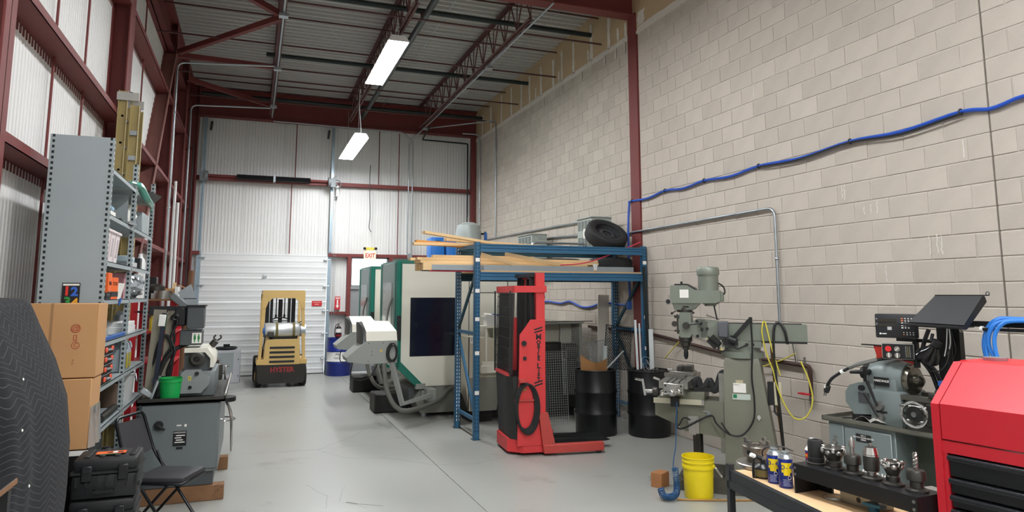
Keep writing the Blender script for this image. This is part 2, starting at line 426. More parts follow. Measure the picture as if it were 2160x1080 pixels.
P('girt', MB().box(1.72, XR-.03, 17.80, YB+0.08, 2.84, 2.85).box(1.72, XR-.03, 17.80, 17.81, 2.84, 2.92), m_red, wb, smooth=False)
P('girt', MB().box(-1.5, -1.2, 17.80, YB+0.08, 2.84, 2.85).box(-1.5, -1.2, 17.80, 17.81, 2.84, 2.92), m_red, wb, smooth=False)
P('girt', MB().box(1.80, 2.24, 17.82, YB+0.08, 1.42, 1.43).box(1.80, 2.24, 17.82, 17.83, 1.42, 1.49), m_red, wb, smooth=False)
P('column', MB().box(5.40, XR-.02, 17.70, 17.88, 0, 6.13), m_red, wb, smooth=False)
for x, z0, z1 in ((0.87, 4.7, 6.15), (0.80, 2.9, 4.63), (2.93, 4.7, 6.15), (3.45, 2.9, 6.1)):
    P('sag_rod', MB().cyl((x, 17.86, z0), (x, 17.86, z1), 0.012, 8), m_red if z1 < 6.12 or x < 1 else m_reddk, wb)
# sectional overhead door
d1 = bpy.data.objects.new('door_1', None); COL.objects.link(d1); d1['kind'] = 'structure'
def door_section():
    b = MB(); n = 4; H = 0.5775; prof = []
    for i in range(n):
        z = i*H/n; prof += [(0.004, z), (0.0, z+0.006), (0.0, z+H/n*0.62), (0.006, z+H/n*0.68), (0.006, z+H/n*0.94)]
    prof.append((0.004, H-0.004))
    poly = [(-p[0], p[1]) for p in prof]+[(0.045, H-0.004), (0.045, 0)]
    b.prism([(q[0], q[1]) for q in poly], -1.165, 1.715, 'x'); return b.mesh('door_section', m_door, False)
ds = door_section()
for k in range(5): link('door_section', ds, d1, (0, YB+0.02, 0.005+k*0.5775))
P('bottom_seal', MB().box(-1.165, 1.715, YB+0.012, YB+0.065, 0.001, 0.02), m_rubber, d1)
for x, s in ((-1.215, 1), (1.765, -1)):
    P('track', MB().box(x-0.045, x+0.045, YB-0.02, YB-0.012, 0, 2.95).box(x-0.045, x-0.037, YB-0.06, YB-0.012, 0, 2.95), m_galvb, d1, smooth=False)
    t = P('track', MB().box(x-0.032, x+0.032, YB-0.07, YB-0.062, 2.95, 6.25).box(x-0.032, x-0.026, YB-0.12, YB-0.062, 2.95, 6.25).box(x+.01, x+.016, YB-0.10, YB-0.062, 2.95, 6.25), m_galvb, d1, smooth=False)
    P('bearing_plate', MB().prism([(x-0.06, 4.55), (x+0.06, 4.55), (x+0.06, 4.85), (x-0.06, 4.75)], 17.55, 17.56, 'y').cyl((x+s*.05, 17.6, 4.68), (x+s*.12, 17.6, 4.68), 0.11, 20), mat('dull zinc', '#7d8284', .6, .2), d1)
    for z in (0.35, 0.95, 1.5, 2.1, 2.75):
        P('hinge_roller', MB().box(x+s*.02, x+s*.14, YB-0.035, YB-0.01, z, z+0.03).cyl((x-s*.01, YB-0.03, z+.015), (x+s*.12, YB-.03, z+.015), 0.012, 8), m_galv, d1)
    P('stop_bumper', MB().bx((x+s*.12, 17.84, 5.93), (0.05, 0.08, 0.22), (0.2, 0.1, 0)), m_black, d1)
P('torsion_shaft', MB().cyl((-1.2, 17.6, 4.68), (1.8, 17.6, 4.68), 0.02, 10).box(-1.15, 1.7, 17.68, 17.79, 4.60, 4.73), m_red, d1)
def spring(x0, x1):
    b = MB(); n = 46; pts = []
    for i in range(n*8+1):
        a = i/8*2*PI; pts.append((x0+(x1-x0)*i/(n*8), 17.58+0.06*math.cos(a), 4.68+0.06*math.sin(a)))
    b.tube(pts, 0.009, 4); b.cyl((x0, 17.58, 4.68), (x1, 17.58, 4.68), 0.052, 12); return b
P('spring', spring(-0.47, 0.36), m_black, d1); P('spring', spring(0.40, 1.22), m_black, d1)
P('centre_bracket', MB().box(0.355, 0.405, 17.52, 17.8, 4.6, 4.78), m_galv, d1)
P('lock_handle', MB().box(0.22, 0.31, YB-0.01, YB+0.02, 2.31, 2.36).box(0.235, 0.25, YB-0.03, YB, 2.3, 2.4), m_galv, d1)
tg = T('hanging_chain', 'thin steel hoist chain hanging beside the overhead door', 'chain', (1.84, 17.7, 0.5))
b = MB(); pts = []
for k in range(110):
    z = 3.9*k/110
    b.torus((0, 0.0, z), 0.014, 0.0035, 6, 3, (PI/2, 0, 0) if k % 2 else (PI/2, 0, PI/2))
P('chain_links', b, m_galv, tg)
b = MB()
for k in range(64): b.torus((0.05, 0.0, 0.2+2.2*k/64), 0.014, 0.0035, 6, 3, (PI/2, 0, 0) if k % 2 else (PI/2, 0, PI/2))
P('chain_return', b, m_galv, tg)
P('chain_wheel', MB().torus((0.02, -0.02, 4.15), 0.1, 0.012, 18, 6, (PI/2, 0, 0)).cyl((0.02, -.03, 4.15), (0.02, .1, 4.15), 0.02, 8), mat('dull zinc', '#7d8284'), tg)
# entry door with daylight transom
d2 = bpy.data.objects.new('door_2', None); COL.objects.link(d2); d2['kind'] = 'structure'
P('door_frame', MB().box(2.20, 2.29, 17.78, YB+0.1, 0, 2.84).box(3.24, 3.33, 17.78, YB+0.1, 0, 2.84), m_red, d2, smooth=False)
P('door_frame', MB().box(2.29, 3.24, 17.86, YB+0.08, 2.04, 2.12), m_greyd, d2, smooth=False)
P('door_leaf', MB().box(2.30, 3.23, YB, YB+0.045, 0.01, 2.04, 0.004), m_greyd, d2)
P('door_handle', MB().cyl((2.38, YB-0.06, 1.0), (2.38, YB, 1.0), 0.014).cyl((2.38, YB-0.055, 1.0), (2.5, YB-0.055, 1.0), 0.012).bx((2.38, YB-.005, 1.0), (.06, .012, .2)), m_steel, d2)
w1 = bpy.data.objects.new('window_1', None); COL.objects.link(w1); w1['kind'] = 'structure'
gl = mat('window glass', '#ffffff', 0.0, 0, 0, trans=1.0)
P('pane', MB().box(2.29, 3.24, YB+0.03, YB+0.036, 2.12, 2.84), gl, w1)
P('window_frame', MB().box(2.29, 2.325, YB, YB+0.07, 2.12, 2.84).box(3.205, 3.24, YB, YB+0.07, 2.12, 2.84).box(2.29, 3.24, YB, YB+0.07, 2.81, 2.84).box(2.29, 3.24, YB, YB+0.07, 2.12, 2.145), m_greyd, w1, smooth=False)
# wall behind the viewer
STR('wall_front', MB().box(XL-0.3, XR+0.3, YN-0.3, YN-0.01, 0, ZD), m_liner)
# ------------------------------------------------------------------ ceiling: corrugated deck, open web joists, bridging
ce = STR('ceiling', MB().box(XL-0.3, XR+0.3, YN-0.3, YB+0.4, ZD+0.09, ZD+0.3), m_deck)
b = MB(); pr = []
for i in range(5):
    u = i*0.18; pr += [(u, 0.075), (u+0.075, 0.075), (u+0.095, 0), (u+0.15, 0), (u+0.17, 0.075)]
pr.append((0.9, 0.075))
L0 = [b.bm.verts.new((XL, q[0], q[1])) for q in pr]; L1 = [b.bm.verts.new((XR, q[0], q[1])) for q in pr]
for i in range(len(pr)-1): b.bm.faces.new((L0[i], L0[i+1], L1[i+1], L1[i]))
dm = b.mesh('deck_sheet', m_deck, False)
y = YB-0.9
while y > YN-0.9:
    link('deck_sheet', dm, ce, (0, y, ZD)); y -= 0.9
def joist(x, y0, y1):
    j = bpy.data.objects.new('roof_joist', None); COL.objects.link(j); j.parent = ce; j.location = (x, 0, 0)
    P('chord', MB().box(-0.055, -0.012, y0, y1, 6.80, 6.806).box(0.012, 0.055, y0, y1, 6.80, 6.806).box(-0.018, -0.012, y0, y1, 6.755, 6.806).box(0.012, 0.018, y0, y1, 6.755, 6.806), m_reddk, j, smooth=False)
    P('chord', MB().box(-0.05, -0.012, y0+.3, y1-.2, 6.20, 6.206).box(0.012, 0.05, y0+.3, y1-.2, 6.20, 6.206).box(-0.018, -0.012, y0+.3, y1-.2, 6.20, 6.245).box(0.012, 0.018, y0+.3, y1-.2, 6.20, 6.245), m_reddk, j, smooth=False)
    n = int((y1-y0-0.4)/0.61)
    if 'web' not in bmeshes:
        bmeshes['web'] = MB().cyl((0, 0, 6.22), (0, 0.305, 6.79), 0.012, 6).mesh('web_bar', m_reddk)
        bmeshes['web2'] = MB().cyl((0, 0.305, 6.79), (0, 0.61, 6.22), 0.012, 6).mesh('web_bar', m_reddk)
        bmeshes['web3'] = MB().cyl((0, 0.0, 6.79), (0, 0.0, 6.22), 0.009, 6).mesh('web_bar', m_reddk)
    for k in range(n):
        for w in ('web', 'web2', 'web3'): link('web_bar', bmeshes[w], j, (0, y0+0.3+k*0.61, 0))
for x in (0.25, 2.10, 3.92): joist(x, 9.45, 17.65)
for x in (0.25, 2.10, 3.92): joist(x, 2.0, 9.2)
P('rafter_beam', MB().box(XL, XR, 9.25, 9.48, 6.30, 6.325).box(XL, XR, 9.35, 9.365, 6.30, 6.85), m_red, ce, smooth=False)
P('girder', MB().box(1.98, 2.22, 8.0, 9.5, 6.36, 6.38).box(2.09, 2.11, 8.0, 9.5, 6.36, 6.8), m_red, ce, smooth=False)
for y, z in ((10.4, 6.21), (12.36, 6.21), (14.47, 6.20), (16.2, 6.2), (12.30, 6.70), (15.34, 6.72), (10.5, 6.72), (16.6, 6.7)):
    P('bridging', MB().bx(((XL+XR)/2, y, z), (XR-XL-.03, 0.032, 0.004)).bx(((XL+XR)/2, y+.015, z+.015), (XR-XL-.03, 0.004, 0.032)), m_reddk, ce, smooth=False)
for y, x0 in ((10.80, XL+.3), (13.88, 0.05), (17.16, -1.3)):
    P('sprinkler_branch', MB().cyl((x0, y, 6.53), (XR-0.02, y, 6.53), 0.042, 10), m_pipeblk, ce)
P('sprinkler_main', MB().cyl((2.42, 2.0, 6.36), (2.42, 17.5, 6.36), 0.055, 12), mat('grey pipe', '#55595a', 0.45, 0.5), ce)
for y in (10.8, 13.88, 17.16): P('riser_nipple', MB().cyl((2.42, y, 6.36), (2.42, y, 6.53), 0.03, 8), m_red, ce)
def brace(a, c, r=0.045):
    a = Vector(a); c = Vector(c); d = (c-a); L = d.length
    b = MB().bx((0, 0, 0), (0.006, 0.09, L)).bx((0.04, -0.042, 0), (0.085, 0.006, L))
    o = P('roof_brace', b, m_red, ce, smooth=False); o.location = (a+c)/2; o.rotation_mode = 'QUATERNION'; o.rotation_quaternion = d.to_track_quat('Z', 'Y')
brace((-1.45, 13.35, 6.22), (0.22, 11.1, 6.24)); brace((-1.45, 13.5, 6.22), (0.22, 13.7, 6.24))
brace((-1.45, 9.4, 6.4), (0.22, 11.1, 6.3)); brace((-1.45, 15.6, 6.4), (0.3, 16.9, 6.3))
for k, x in enumerate((2.95, 4.75)):
    P('hanger_wire', MB().cyl((x, 9.5, 6.74), (x, 17.6, 6.74), 0.007, 6), m_galv, ce)
# ------------------------------------------------------------------ hanging twin-section strip lights
m_lens = mat('lit lens', '#ffffff', 0.3, emit='#fafcff', estr=LIGHT_STRENGTH)
def strip(loc, label, drop):
    t = T('strip_light', label, 'light fixture', loc, 0, 'hanging strip lights')
    P('housing', MB().prism([(-0.17, 0), (-0.165, 0.005), (-0.11, 0.085), (0.11, 0.085), (0.165, 0.005), (0.17, 0), (0.17, -0.012), (-0.17, -0.012)], -1.22, 1.22, 'y'), m_white, t, smooth=False)
    for s in (-1, 1): P('lens', MB().box(-0.155, 0.155, 0.012*s, 1.205*s, -0.018, -0.0125), m_lens, t, smooth=False)
    for s in (-1, 1): P('hanger', MB().cyl((0, s*0.9, 0.08), (0, s*0.9, drop), 0.005, 6).cyl((-0.08, s*.9, .08), (0, s*.9, .16), .004, 6).cyl((0.08, s*.9, .08), (0, s*.9, .16), .004, 6), m_galv, t)
    P('power_cord', MB().tube(cr([(0, -1.15, 0.08), (0.02, -1.1, 0.2), (-0.02, -1.05, drop*.7), (0.0, -1.0, drop)], 6), 0.006, 6), m_white, t)
    return t
strip((2.0, 11.80, 5.90), 'nearer and larger of the two lit strip lights under the roof', 0.3)
strip((1.94, 15.42, 5.11), 'farther lit strip light hung low on a long cord', 1.08)
strip((2.0, 7.2, 5.90), 'lit strip light overhead, just above the photo', 0.3)
strip((2.0, 2.6, 5.90), 'lit strip light above the viewer', 0.3)
strip((2.0, -2.0, 5.90), 'lit strip light behind the viewer', 0.3)
for k, (x, y) in enumerate(((-0.3, -1.2), (4.2, -1.2))):  # fixture pair added out of view to brighten the foreground
    strip((x, y, 5.60), ['added unseen strip light behind the viewer at left', 'added unseen strip light behind the viewer at right'][k], 0.6)
# ================================================================== LEFT SIDE
m_shelf = mat('grey shelving steel', '#9aa3a5', 0.5, 0.1, 0.06, 4)
m_hole = mat('slot shadow', '#1f2426', 0.9)
m_pinkbin = mat('translucent bin', '#e9dcdc', 0.35, 0, 0.05, alpha=0.93)
m_clear = mat('clear plastic', '#e8eef0', 0.08, 0, 0.02, trans=0.75)
m_orange = mat('orange carton', '#e8641c', 0.6, 0, 0.06)
m_blueb = mat('blue carton', '#2a5aa0', 0.55)
m_quilt = None
# ---- moving blanket draped over a machine
def quilt():
    m = mat('quilted moving blanket', '#1e1f22', 0.95, 0, 0.2, 20, 0.3, 200)
    nt = m.node_tree; N = nt.nodes; L = nt.links; b = N['Principled BSDF']
    tc = N.new('ShaderNodeTexCoord'); sp = N.new('ShaderNodeSeparateXYZ'); L.new(tc.outputs['Object'], sp.inputs[0])
    def mt(op, a, c=None):
        n = N.new('ShaderNodeMath'); n.operation = op
        for i, v in enumerate((a, c)):
            if v is None: continue
            if isinstance(v, (int, float)): n.inputs[i].default_value = v
            else: L.new(v, n.inputs[i])
        return n.outputs[0]
    u = mt('SUBTRACT', sp.outputs[0], sp.outputs[1])
    tri = mt('PINGPONG', u, 0.085)
    v = mt('ADD', sp.outputs[2], mt('MULTIPLY', tri, 0.55))
    ln = mt('LESS_THAN', mt('PINGPONG', v, 0.016), 0.0016)
    mx = N.new('ShaderNodeMix'); mx.data_type = 'RGBA'; L.new(ln, mx.inputs[0])
    src = b.inputs['Base Color'].links[0].from_socket; L.new(src, mx.inputs[6]); mx.inputs[7].default_value = lin('#45464a'); L.new(mx.outputs[2], b.inputs['Base Color'])
    bp = N.new('ShaderNodeBump'); bp.inputs['Strength'].default_value = 0.6; bp.inputs['Distance'].default_value = 0.012
    L.new(mt('PINGPONG', v, 0.016), bp.inputs['Height']); L.new(bp.outputs[0], b.inputs['Normal'])
    return m
m_quilt = quilt()
rows = [(1.876, -1.32, -1.26, 4.15, 4.40), (1.87, -1.42, -1.15, 3.85, 4.58), (1.845, -1.445, -1.12, 3.78, 4.63), (1.74, -1.45, -1.075, 3.74, 4.66), (1.55, -1.455, -0.985, 3.70, 4.69), (1.35, -1.46, -0.915, 3.66, 4.71), (1.1, -1.46, -0.885, 3.64, 4.73), (0.85, -1.46, -0.885, 3.6, 4.75), (0.5, -1.46, -0.905, 3.58, 4.75), (0.12, -1.46, -0.94, 3.56, 4.72), (0.02, -1.46, -0.93, 3.55, 4.73)]
def interp(t):
    k = t*(len(rows)-1); i = min(int(k), len(rows)-2); f = k-i
    return [rows[i][j]*(1-f)+rows[i+1][j]*f for j in range(5)]
def drape(u, v):
    z, xa, xc, ya, yc = interp(v); a = u*2*PI
    ca, sa = math.cos(a), math.sin(a); e = 0.45
    X = (xa+xc)/2+(xc-xa)/2*math.copysign(abs(ca)**e, ca); Y = (ya+yc)/2+(yc-ya)/2*math.copysign(abs(sa)**e, sa)
    f = max(0, v-0.25)*0.035*(math.sin(a*7+1)+0.6*math.sin(a*13+2*v))
    X = min(max(X+f*ca, -1.465), 0); Y += f*sa
    return (X, Y, max(0.012, z+0.01*math.sin(5*a)*(v < .3)))
b = MB(); nu, nv = 96, 40
V = [[b.bm.verts.new(drape(i/nu, j/nv)) for j in range(nv+1)] for i in range(nu)]
for i in range(nu):
    for j in range(nv): b.bm.faces.new((V[i][j], V[(i+1) % nu][j], V[(i+1) % nu][j+1], V[i][j+1]))
b.bm.faces.new([V[i][0] for i in range(nu)])
t = T('covered_machine', 'machine hidden under a black quilted moving blanket at far left', 'machine')
P('moving_blanket', b, m_quilt, t, ang=60)
for (u, v) in ((0.93, 0.62), (0.90, 0.52), (0.86, 0.72), (0.95, 0.42)):
    p = Vector(drape(u, v)); P('thread_tuft', MB().sph(p, 0.007, 8, (0.7, 0.7, 1)), m_paper, t)
# ---- small cart corner
t = T('utility_cart', 'dark board-topped cart corner in front of the quilted blanket', 'cart', (-1.12, 3.08, 0))
P('top_board', MB().box(-0.29, 0.29, -0.3, 0.25, 1.17, 1.192, 0.002), m_blkmetal, t)
P('board_edge', MB().box(0.29, 0.293, -0.3, 0.25, 1.171, 1.190).box(-0.29, 0.29, 0.25, 0.253, 1.171, 1.19).box(-.29, .29, -.303, -.3, 1.171, 1.19), m_woodb, t, smooth=False)
for sx in (-.26, .26):
    for sy in (-.27, .22): P('leg', MB().box(sx-.018, sx+.018, sy-.018, sy+.018, 0, 1.17), m_blkmetal, t)
# ---- cardboard boxes on a black stand
t = T('equipment_stand', 'black steel stand carrying the cardboard boxes', 'stand', (-1.15, 5.43, 0))
P('stand_top', MB().box(-0.24, 0.22, -0.235, 0.24, 0.86, 0.934), m_blkmetal, t); P('top_mat', MB().box(-0.24, 0.225, -0.24, -0.235, 0.90, 0.93), m_paper, t)
for sx in (-1, 1):
    for sy in (-1, 1): P('post', MB().box(sx*.25-.02, sx*.25+.02, sy*.22-.02, sy*.22+.02, 0, 0.86), m_blkmetal, t)
P('side_panel', MB().box(-.25, .25, -.235, -.225, 0.05, 0.86), m_blkmetal, t)
P('drawer_stack', MB().box(-.23, .23, -.2, .2, 0.1, 0.86), m_vdark, t)
def carton(name, label, x0, x1, y0, y1, z0, z1, rz=0.0, seam='x'):
    cx, cy = (x0+x1)/2, (y0+y1)/2; t = T(name, label, 'box', (cx, cy, z0), rz, 'stacked cartons by the shelving'); w, d, h = (x1-x0)/2, (y1-y0)/2, z1-z0
    P('body', MB().box(-w, w, -d, d, 0, h, 0.004), m_card, t)
    return t, w, d, h
t, w, d, h = carton('cardboard_box', 'upper tall cardboard box with red printed marks', -1.355, -0.925, 5.22, 5.5, 1.375, 1.845)
P('flap', MB().box(-w+.003, -0.052, -d-.004, -d, 0.004, h-.004), m_card, t); P('flap', MB().box(-0.044, w-.003, -d-.004, -d, 0.004, h-.004), m_card, t)
P('packing_tape', MB().box(-0.056, -0.04, -d-.0046, -d-.0042, 0.0, h), mat('brown tape', '#9a7650', 0.4), t)
m_rprint = mat('red print', '#a8452e', 0.8)
TXT('print_mark', '@', 0.05, m_rprint, t, (0.09, -d-.0045, 0.31), FACE_NY); TXT('print_mark', '[]', 0.04, m_rprint, t, (0.09, -d-.0045, 0.255), FACE_NY)
TXT('print_mark', 'C', 0.035, m_rprint, t, (0.095, -d-.0045, 0.205), FACE_NY); P('print_ring', MB().torus((0.095, -d-.0048, 0.205), 0.022, 0.0018, 20, 4, (PI/2, 0, 0)).torus((0.09, -d-.0048, 0.312), 0.026, 0.0018, 20, 4, (PI/2, 0, 0)), m_rprint, t)
TXT('print_mark', '11 x', 0.02, m_rprint, t, (0.085, -d-.0045, 0.1), (PI/2, -PI/2, 0))
t, w, d, h = carton('cardboard_box', 'lower cardboard box with open flaps, under the tall box', -1.36, -0.935, 5.2, 5.5, 0.935, 1.37)
P('flap', MB().box(-w, w-.12, -d-.012, -d-.006, 0.2, h-.01), m_card, t); P('flap', MB().prism([(-w, 0.0), (w-.13, 0.0), (w-.16, 0.14), (-w, 0.16)], -d-.018, -d-.013, 'y'), m_cardd, t)
P('hand_hole', MB().box(w-.001, w+.001, -.03, .01, 0.2, 0.25), m_hole, t)
P('plastic_wrap', MB().grid(lambda u, v: (w+.004+.03*v*abs(math.sin(7*u)), -d+2*d*u, 0.006+0.25*(1-v)), 10, 5), m_clear, t)
# ---- stack of tool cases
m_case = mat('black tool case plastic', '#18191b', 0.55, 0, 0.25, 30, 0.1, 120)
def tool_case(loc, label, top=False):
    t = T('tool_case', label, 'tool case', loc, 0.02, 'stacked black tool cases'); w, d, h = 0.172, 0.15, 0.238
    P('case_body', MB().box(-w, w, -d, d, 0.0, 0.135, 0.012, 2), m_case, t)
    P('lid', MB().box(-w-.008, w+.008, -d-.008, d+.008, 0.14, 0.155).box(-w, w, -d, d, 0.15, h-.012, 0.02, 2), m_case, t)
    for k in range(7): P('rib', MB().box(-w+.02+k*0.052, -w+.032+k*.052, -d-.010, -d, 0.07, 0.132), m_case, t)
    for sx in (-1, 1):
        l = P('latch', MB().box(sx*.095-.028, sx*.095+.028, -d-.02, -d-.004, 0.10, 0.19, 0.006), m_black, t)
        P('latch_bar', MB().box(sx*.095-.02, sx*.095+.02, -d-.026, -d-.018, 0.155, 0.175), m_case, l)
    P('handle', MB().box(-.055, .055, -d-.028, -d-.016, 0.035, 0.052).box(-.055, -.045, -d-.026, -d, 0.035, 0.052).box(.045, .055, -d-.026, -d, 0.035, .052), m_black, t)
    P('side_rail', MB().box(w, w+.012, -d+.03, d-.03, 0.05, 0.075).box(-w-.012, -w, -d+.03, d-.03, .05, .075), m_case, t)
    for k in range(4): P('lid_ridge', MB().box(-w+.05+k*.08, -w+.08+k*.08, -d+.04, d-.03, h-.013, h-.003, .003), m_case, t)
    if top:
        s = P('sticker', MB().box(-.07, .09, -.06, 0.01, h-.003, h-.0015), mat('orange sticker', '#ef6a2c', 0.5), t)
        P('sticker_panel', MB().box(-.01, .075, -.045, -.02, h-.0015, h-.0008), m_black, s); P('sticker_panel', MB().box(.02, .045, -.05, 0.0, h-.0008, h-.0004), m_paper, s)
        P('sticker_panel', MB().box(-.05, .05, -.085, -.062, h-.003, h-.0015), mat('green tag', '#3d5c3a', 0.6), s)
    return t
for k in range(4):
    tool_case((-0.78+0.006*(k % 2), 5.02, 0.002+0.236*k), ['black tool case at the bottom of its stack', 'second black tool case from the bottom of the stack', 'black tool case just under the stickered one', 'topmost black tool case with orange sticker on its lid'][k], k == 3)
# ---- folding chair (faces right)
t = T('folding_chair', 'black folding chair with padded seat beside the grey lathe cabinet', 'chair', (-0.585, 6.50, 0), -.38)
m_chair = mat('black chair tube', '#15161a', 0.35, 0.3); m_pad = mat('charcoal vinyl', '#2e2d30', 0.6, 0, 0.1, 6)
P('seat', MB().bx((0.03, 0, 0.455), (0.40, 0.40, 0.045), None, 0.018, 2), m_pad, t)
P('seat_frame', MB().box(-.17, .235, -.205, .205, .415, .440, .01), m_chair, t)
P('backrest', MB().grid(lambda u, v: (-0.235-0.10*v+0.03*math.sin(PI*u), -0.19+0.38*u, 0.62+0.26*v), 8, 4).grid(lambda u, v: (-0.255-0.10*v+0.03*math.sin(PI*u), -0.19+0.38*u, 0.62+0.26*v), 8, 4), m_pad, t)
P('back_frame', MB().tube(bend([(0.20, -.215, 0.0), (-0.235, -.215, 0.60), (-0.34, -.20, 0.92), (-0.34, .20, 0.92), (-0.235, .215, 0.60), (0.20, .215, 0.0)], 0.06), 0.0125, 8), m_chair, t)
for s in (-1, 1):
    P('leg', MB().tube([(-0.26, s*.19, 0), (0.12, s*.19, 0.43)], 0.012, 8), m_chair, t); P('strut', MB().tube([(-0.14, s*.205, .47), (-.2, s*.205, .6)], .009, 6), m_chair, t)
P('crossbar', MB().cyl((0.14, -.21, 0.085), (0.14, .21, 0.085), 0.008, 6).cyl((-.19, -.19, .08), (-.19, .19, .08), .008, 6), m_chair, t)
# ---- slotted steel shelving
sh = T('shelving_unit', 'tall grey slotted-angle shelving unit against the left wall', 'shelving', (-1.205, 5.75, 0))
SW, YS = 0.203, (0.0, 1.14, 2.35); HS = 3.05
LV = (2.83, 2.49, 2.145, 1.865, 1.555, 1.235, 0.925, 0.12)
def post(x, y, sx):
    p = P('post', MB().box(x, x+sx*.038, y-.001, y+.001, 0, HS).box(x-.001, x+.001, y, y+.038, 0, HS), m_shelf, sh, smooth=False)
    b = MB()
    for k in range(76):
        z = 0.03+k*0.04
        b.box(x+sx*.012, x+sx*.028, y-.0018, y-.0009, z, z+.02); b.box(x+.0009*(1 if x > 0 else -1), x+.0018*(1 if x > 0 else -1), y+.012, y+.027, z, z+.02)
    P('slot_row', b, m_hole, p, smooth=False)['kind'] = 'stuff'
for i, y in enumerate(YS):
    for x in (-SW, SW): post(x, y-(0.038 if i == 2 else 0), -1 if x > 0 else 1)
for z in LV:
    for a, c in ((YS[0], YS[1]), (YS[1], YS[2])):
        P('shelf', MB().box(-SW+.004, SW-.002, a+.003, c-.003, z-.005, z).box(SW-.006, SW-.002, a+.003, c-.003, z-.035, z).box(-SW+.004, -SW+.008, a+.003, c-.003, z-.035, z), m_shelf, sh, smooth=False)
P('end_panel', MB().box(-SW+.03, SW-.03, .0015, .003, 1.62, HS), m_shelf, sh); P('end_panel', MB().box(-SW+.03, SW-.03, .0015, .003, 0.1, 1.615), m_shelf, sh)
P('divider_panel', MB().box(-SW+.03, SW-.06, 1.155, 1.158, 2.5, 2.78), m_shelf, sh)
mg = P('magnet_sign', MB().box(-.055, .055, -.006, -.002, 1.72, 1.985), m_black, sh)
for ch, x, z, c in (('1', -.025, 1.925, '#d8322c'), ('2', .022, 1.92, '#2f62c0'), ('3', -.018, 1.85, '#2f8a3c'), ('4', .028, 1.84, '#e8a32a')):
    TXT('digit', ch, 0.085, mat('digit '+ch, c, 0.5), mg, (x, -.0065, z), FACE_NY, 0.002, bold=0.004)
P('stripe', MB().box(-.05, .05, -.007, -.006, 1.965, 1.978), m_paper, mg)
# contents: world coordinates. X0 front edge -1.0
def item(name, b, m, label, cat, group=None, **k): return ONE(name, b, m, label, cat, group, **k)
for k in range(3):
    y = 5.86+k*0.20
    t = T('storage_bin', ['nearest', 'middle', 'farthest'][k]+' of three pale pink lidded bins on the shelf', 'bin', (-1.13, y+.09, 2.146), 0, 'pale pink bins')
    P('bin_body', MB().hull([(sx*.10*(1 if z else .85), sy*.08*(1 if z else .85), .235*z) for sx in (-1, 1) for sy in (-1, 1) for z in (0, 1)]), m_pinkbin, t)
    P('rim', MB().box(-.112, .112, -.088, .088, .225, .25, .006), m_pinkbin, t); P('window_slot', MB().bx((.095, 0, .12), (.004, .05, .14), (0, .06, 0)), mat('bin shade', '#b9aeb2', 0.4), t)
item('paper_pad', MB().box(-1.3, -1.02, 5.85, 6.1, 2.491, 2.53, .003), m_paper, 'white paper pads near the end panel on the second shelf', 'paper')
item('blue_packet', MB().bx((-1.12, 5.98, 2.552), (.2, .2, .03), (0.05, .02, .1), .004), mat('pale blue packet', '#8fb6cf', 0.4), 'pale blue packet lying on the white paper pads', 'packet')
item('notepad', MB().bx((-1.1, 6.4, 2.50), (.16, .22, .016), (0, 0, .1)), m_vdark, 'dark notepad lying on the second shelf', 'notepad')
item('notepad', MB().bx((-1.08, 6.7, 2.502), (.2, .2, .02), (0, 0, -.15)), mat('grey plate', '#8c8f92', .5), 'grey flat plate on the second shelf by the middle post', 'plate')
b = MB().sph((-1.13, 7.25, 2.612), .12, 12, (0.7, 0.9, 0.9)); bmesh.ops.subdivide_edges(b.bm, edges=b.bm.edges[:], cuts=1)
for v in b.bm.verts: v.co += Vector((random.uniform(-.012, .012),)*3)
item('white_bag', b, m_paper, 'crumpled white bag on the second shelf of the far bay', 'bag')
item('parts_bin', MB().box(-1.36, -1.03, 7.55, 7.95, 2.491, 2.70, .006), m_shelf, 'grey steel bin on the second shelf of the far bay', 'bin')
item('clear_case', MB().box(-1.32, -1.03, 7.05, 7.4, 2.146, 2.20, .004), m_clear, 'clear flat case on the third shelf, lower of two', 'case', 'clear flat cases')
item('clear_case', MB().box(-1.3, -1.05, 7.08, 7.38, 2.201, 2.25, .004), mat('pale blue case', '#b9cdd6', .25), 'pale blue flat case on top of the clear one', 'case', 'clear flat cases')
item('black_box', MB().box(-1.3, -1.02, 7.5, 7.62, 2.146, 2.25, .003), m_black, 'small black box on the third shelf of the far bay', 'box')
item('white_bottle', MB().lathe([(0, 0), (.04, 0), (.042, .1), (.02, .13), (.02, .16), (0, .16)], 14, (-1.06, 7.8, 2.146)), m_white, 'white bottle on the third shelf of the far bay', 'bottle')
for k, (y, r) in enumerate(((6.02, .05), (6.24, -.1))):
    t = T('orange_carton', ['nearer orange tool carton on the fourth shelf', 'farther orange tool carton on the fourth shelf'][k], 'box', (-1.13, y+.06, 1.866), r, 'orange cartons')
    P('carton_body', MB().box(-.11, .11, -.09, .09, 0, .2-.03*k, .004), m_orange, t); P('dark_band', MB().box(.1101, .1115, -.09, .09, .02, .06), m_black, t)
    TXT('carton_print', 'TOOLS' if k else 'POWER', 0.04, mat('carton print', '#5c2a10', .6), t, (.1105, 0, .12), (PI/2, 0, PI/2))
item('white_bin', MB().hull([(-1.12+sx*.09*(1 if z else .85), 5.86+sy*.07*(1 if z else .85), 1.866+.22*z) for sx in (-1, 1) for sy in (-1, 1) for z in (0, 1)]), m_pinkbin, 'tall pale bin beside the orange cartons', 'bin')
item('glove', MB().bx((-1.012, 5.95, 1.892), (.012, .2, .05), (0, .1, 0), .015, 2), m_black, 'black work glove lying before the orange cartons', 'glove')
item('paper_sheet', MB().bx((-1.02, 6.5, 1.93), (.006, .26, .13), (0, .2, 0)), m_paper, 'white folded sheet hanging over the fourth shelf edge', 'paper')
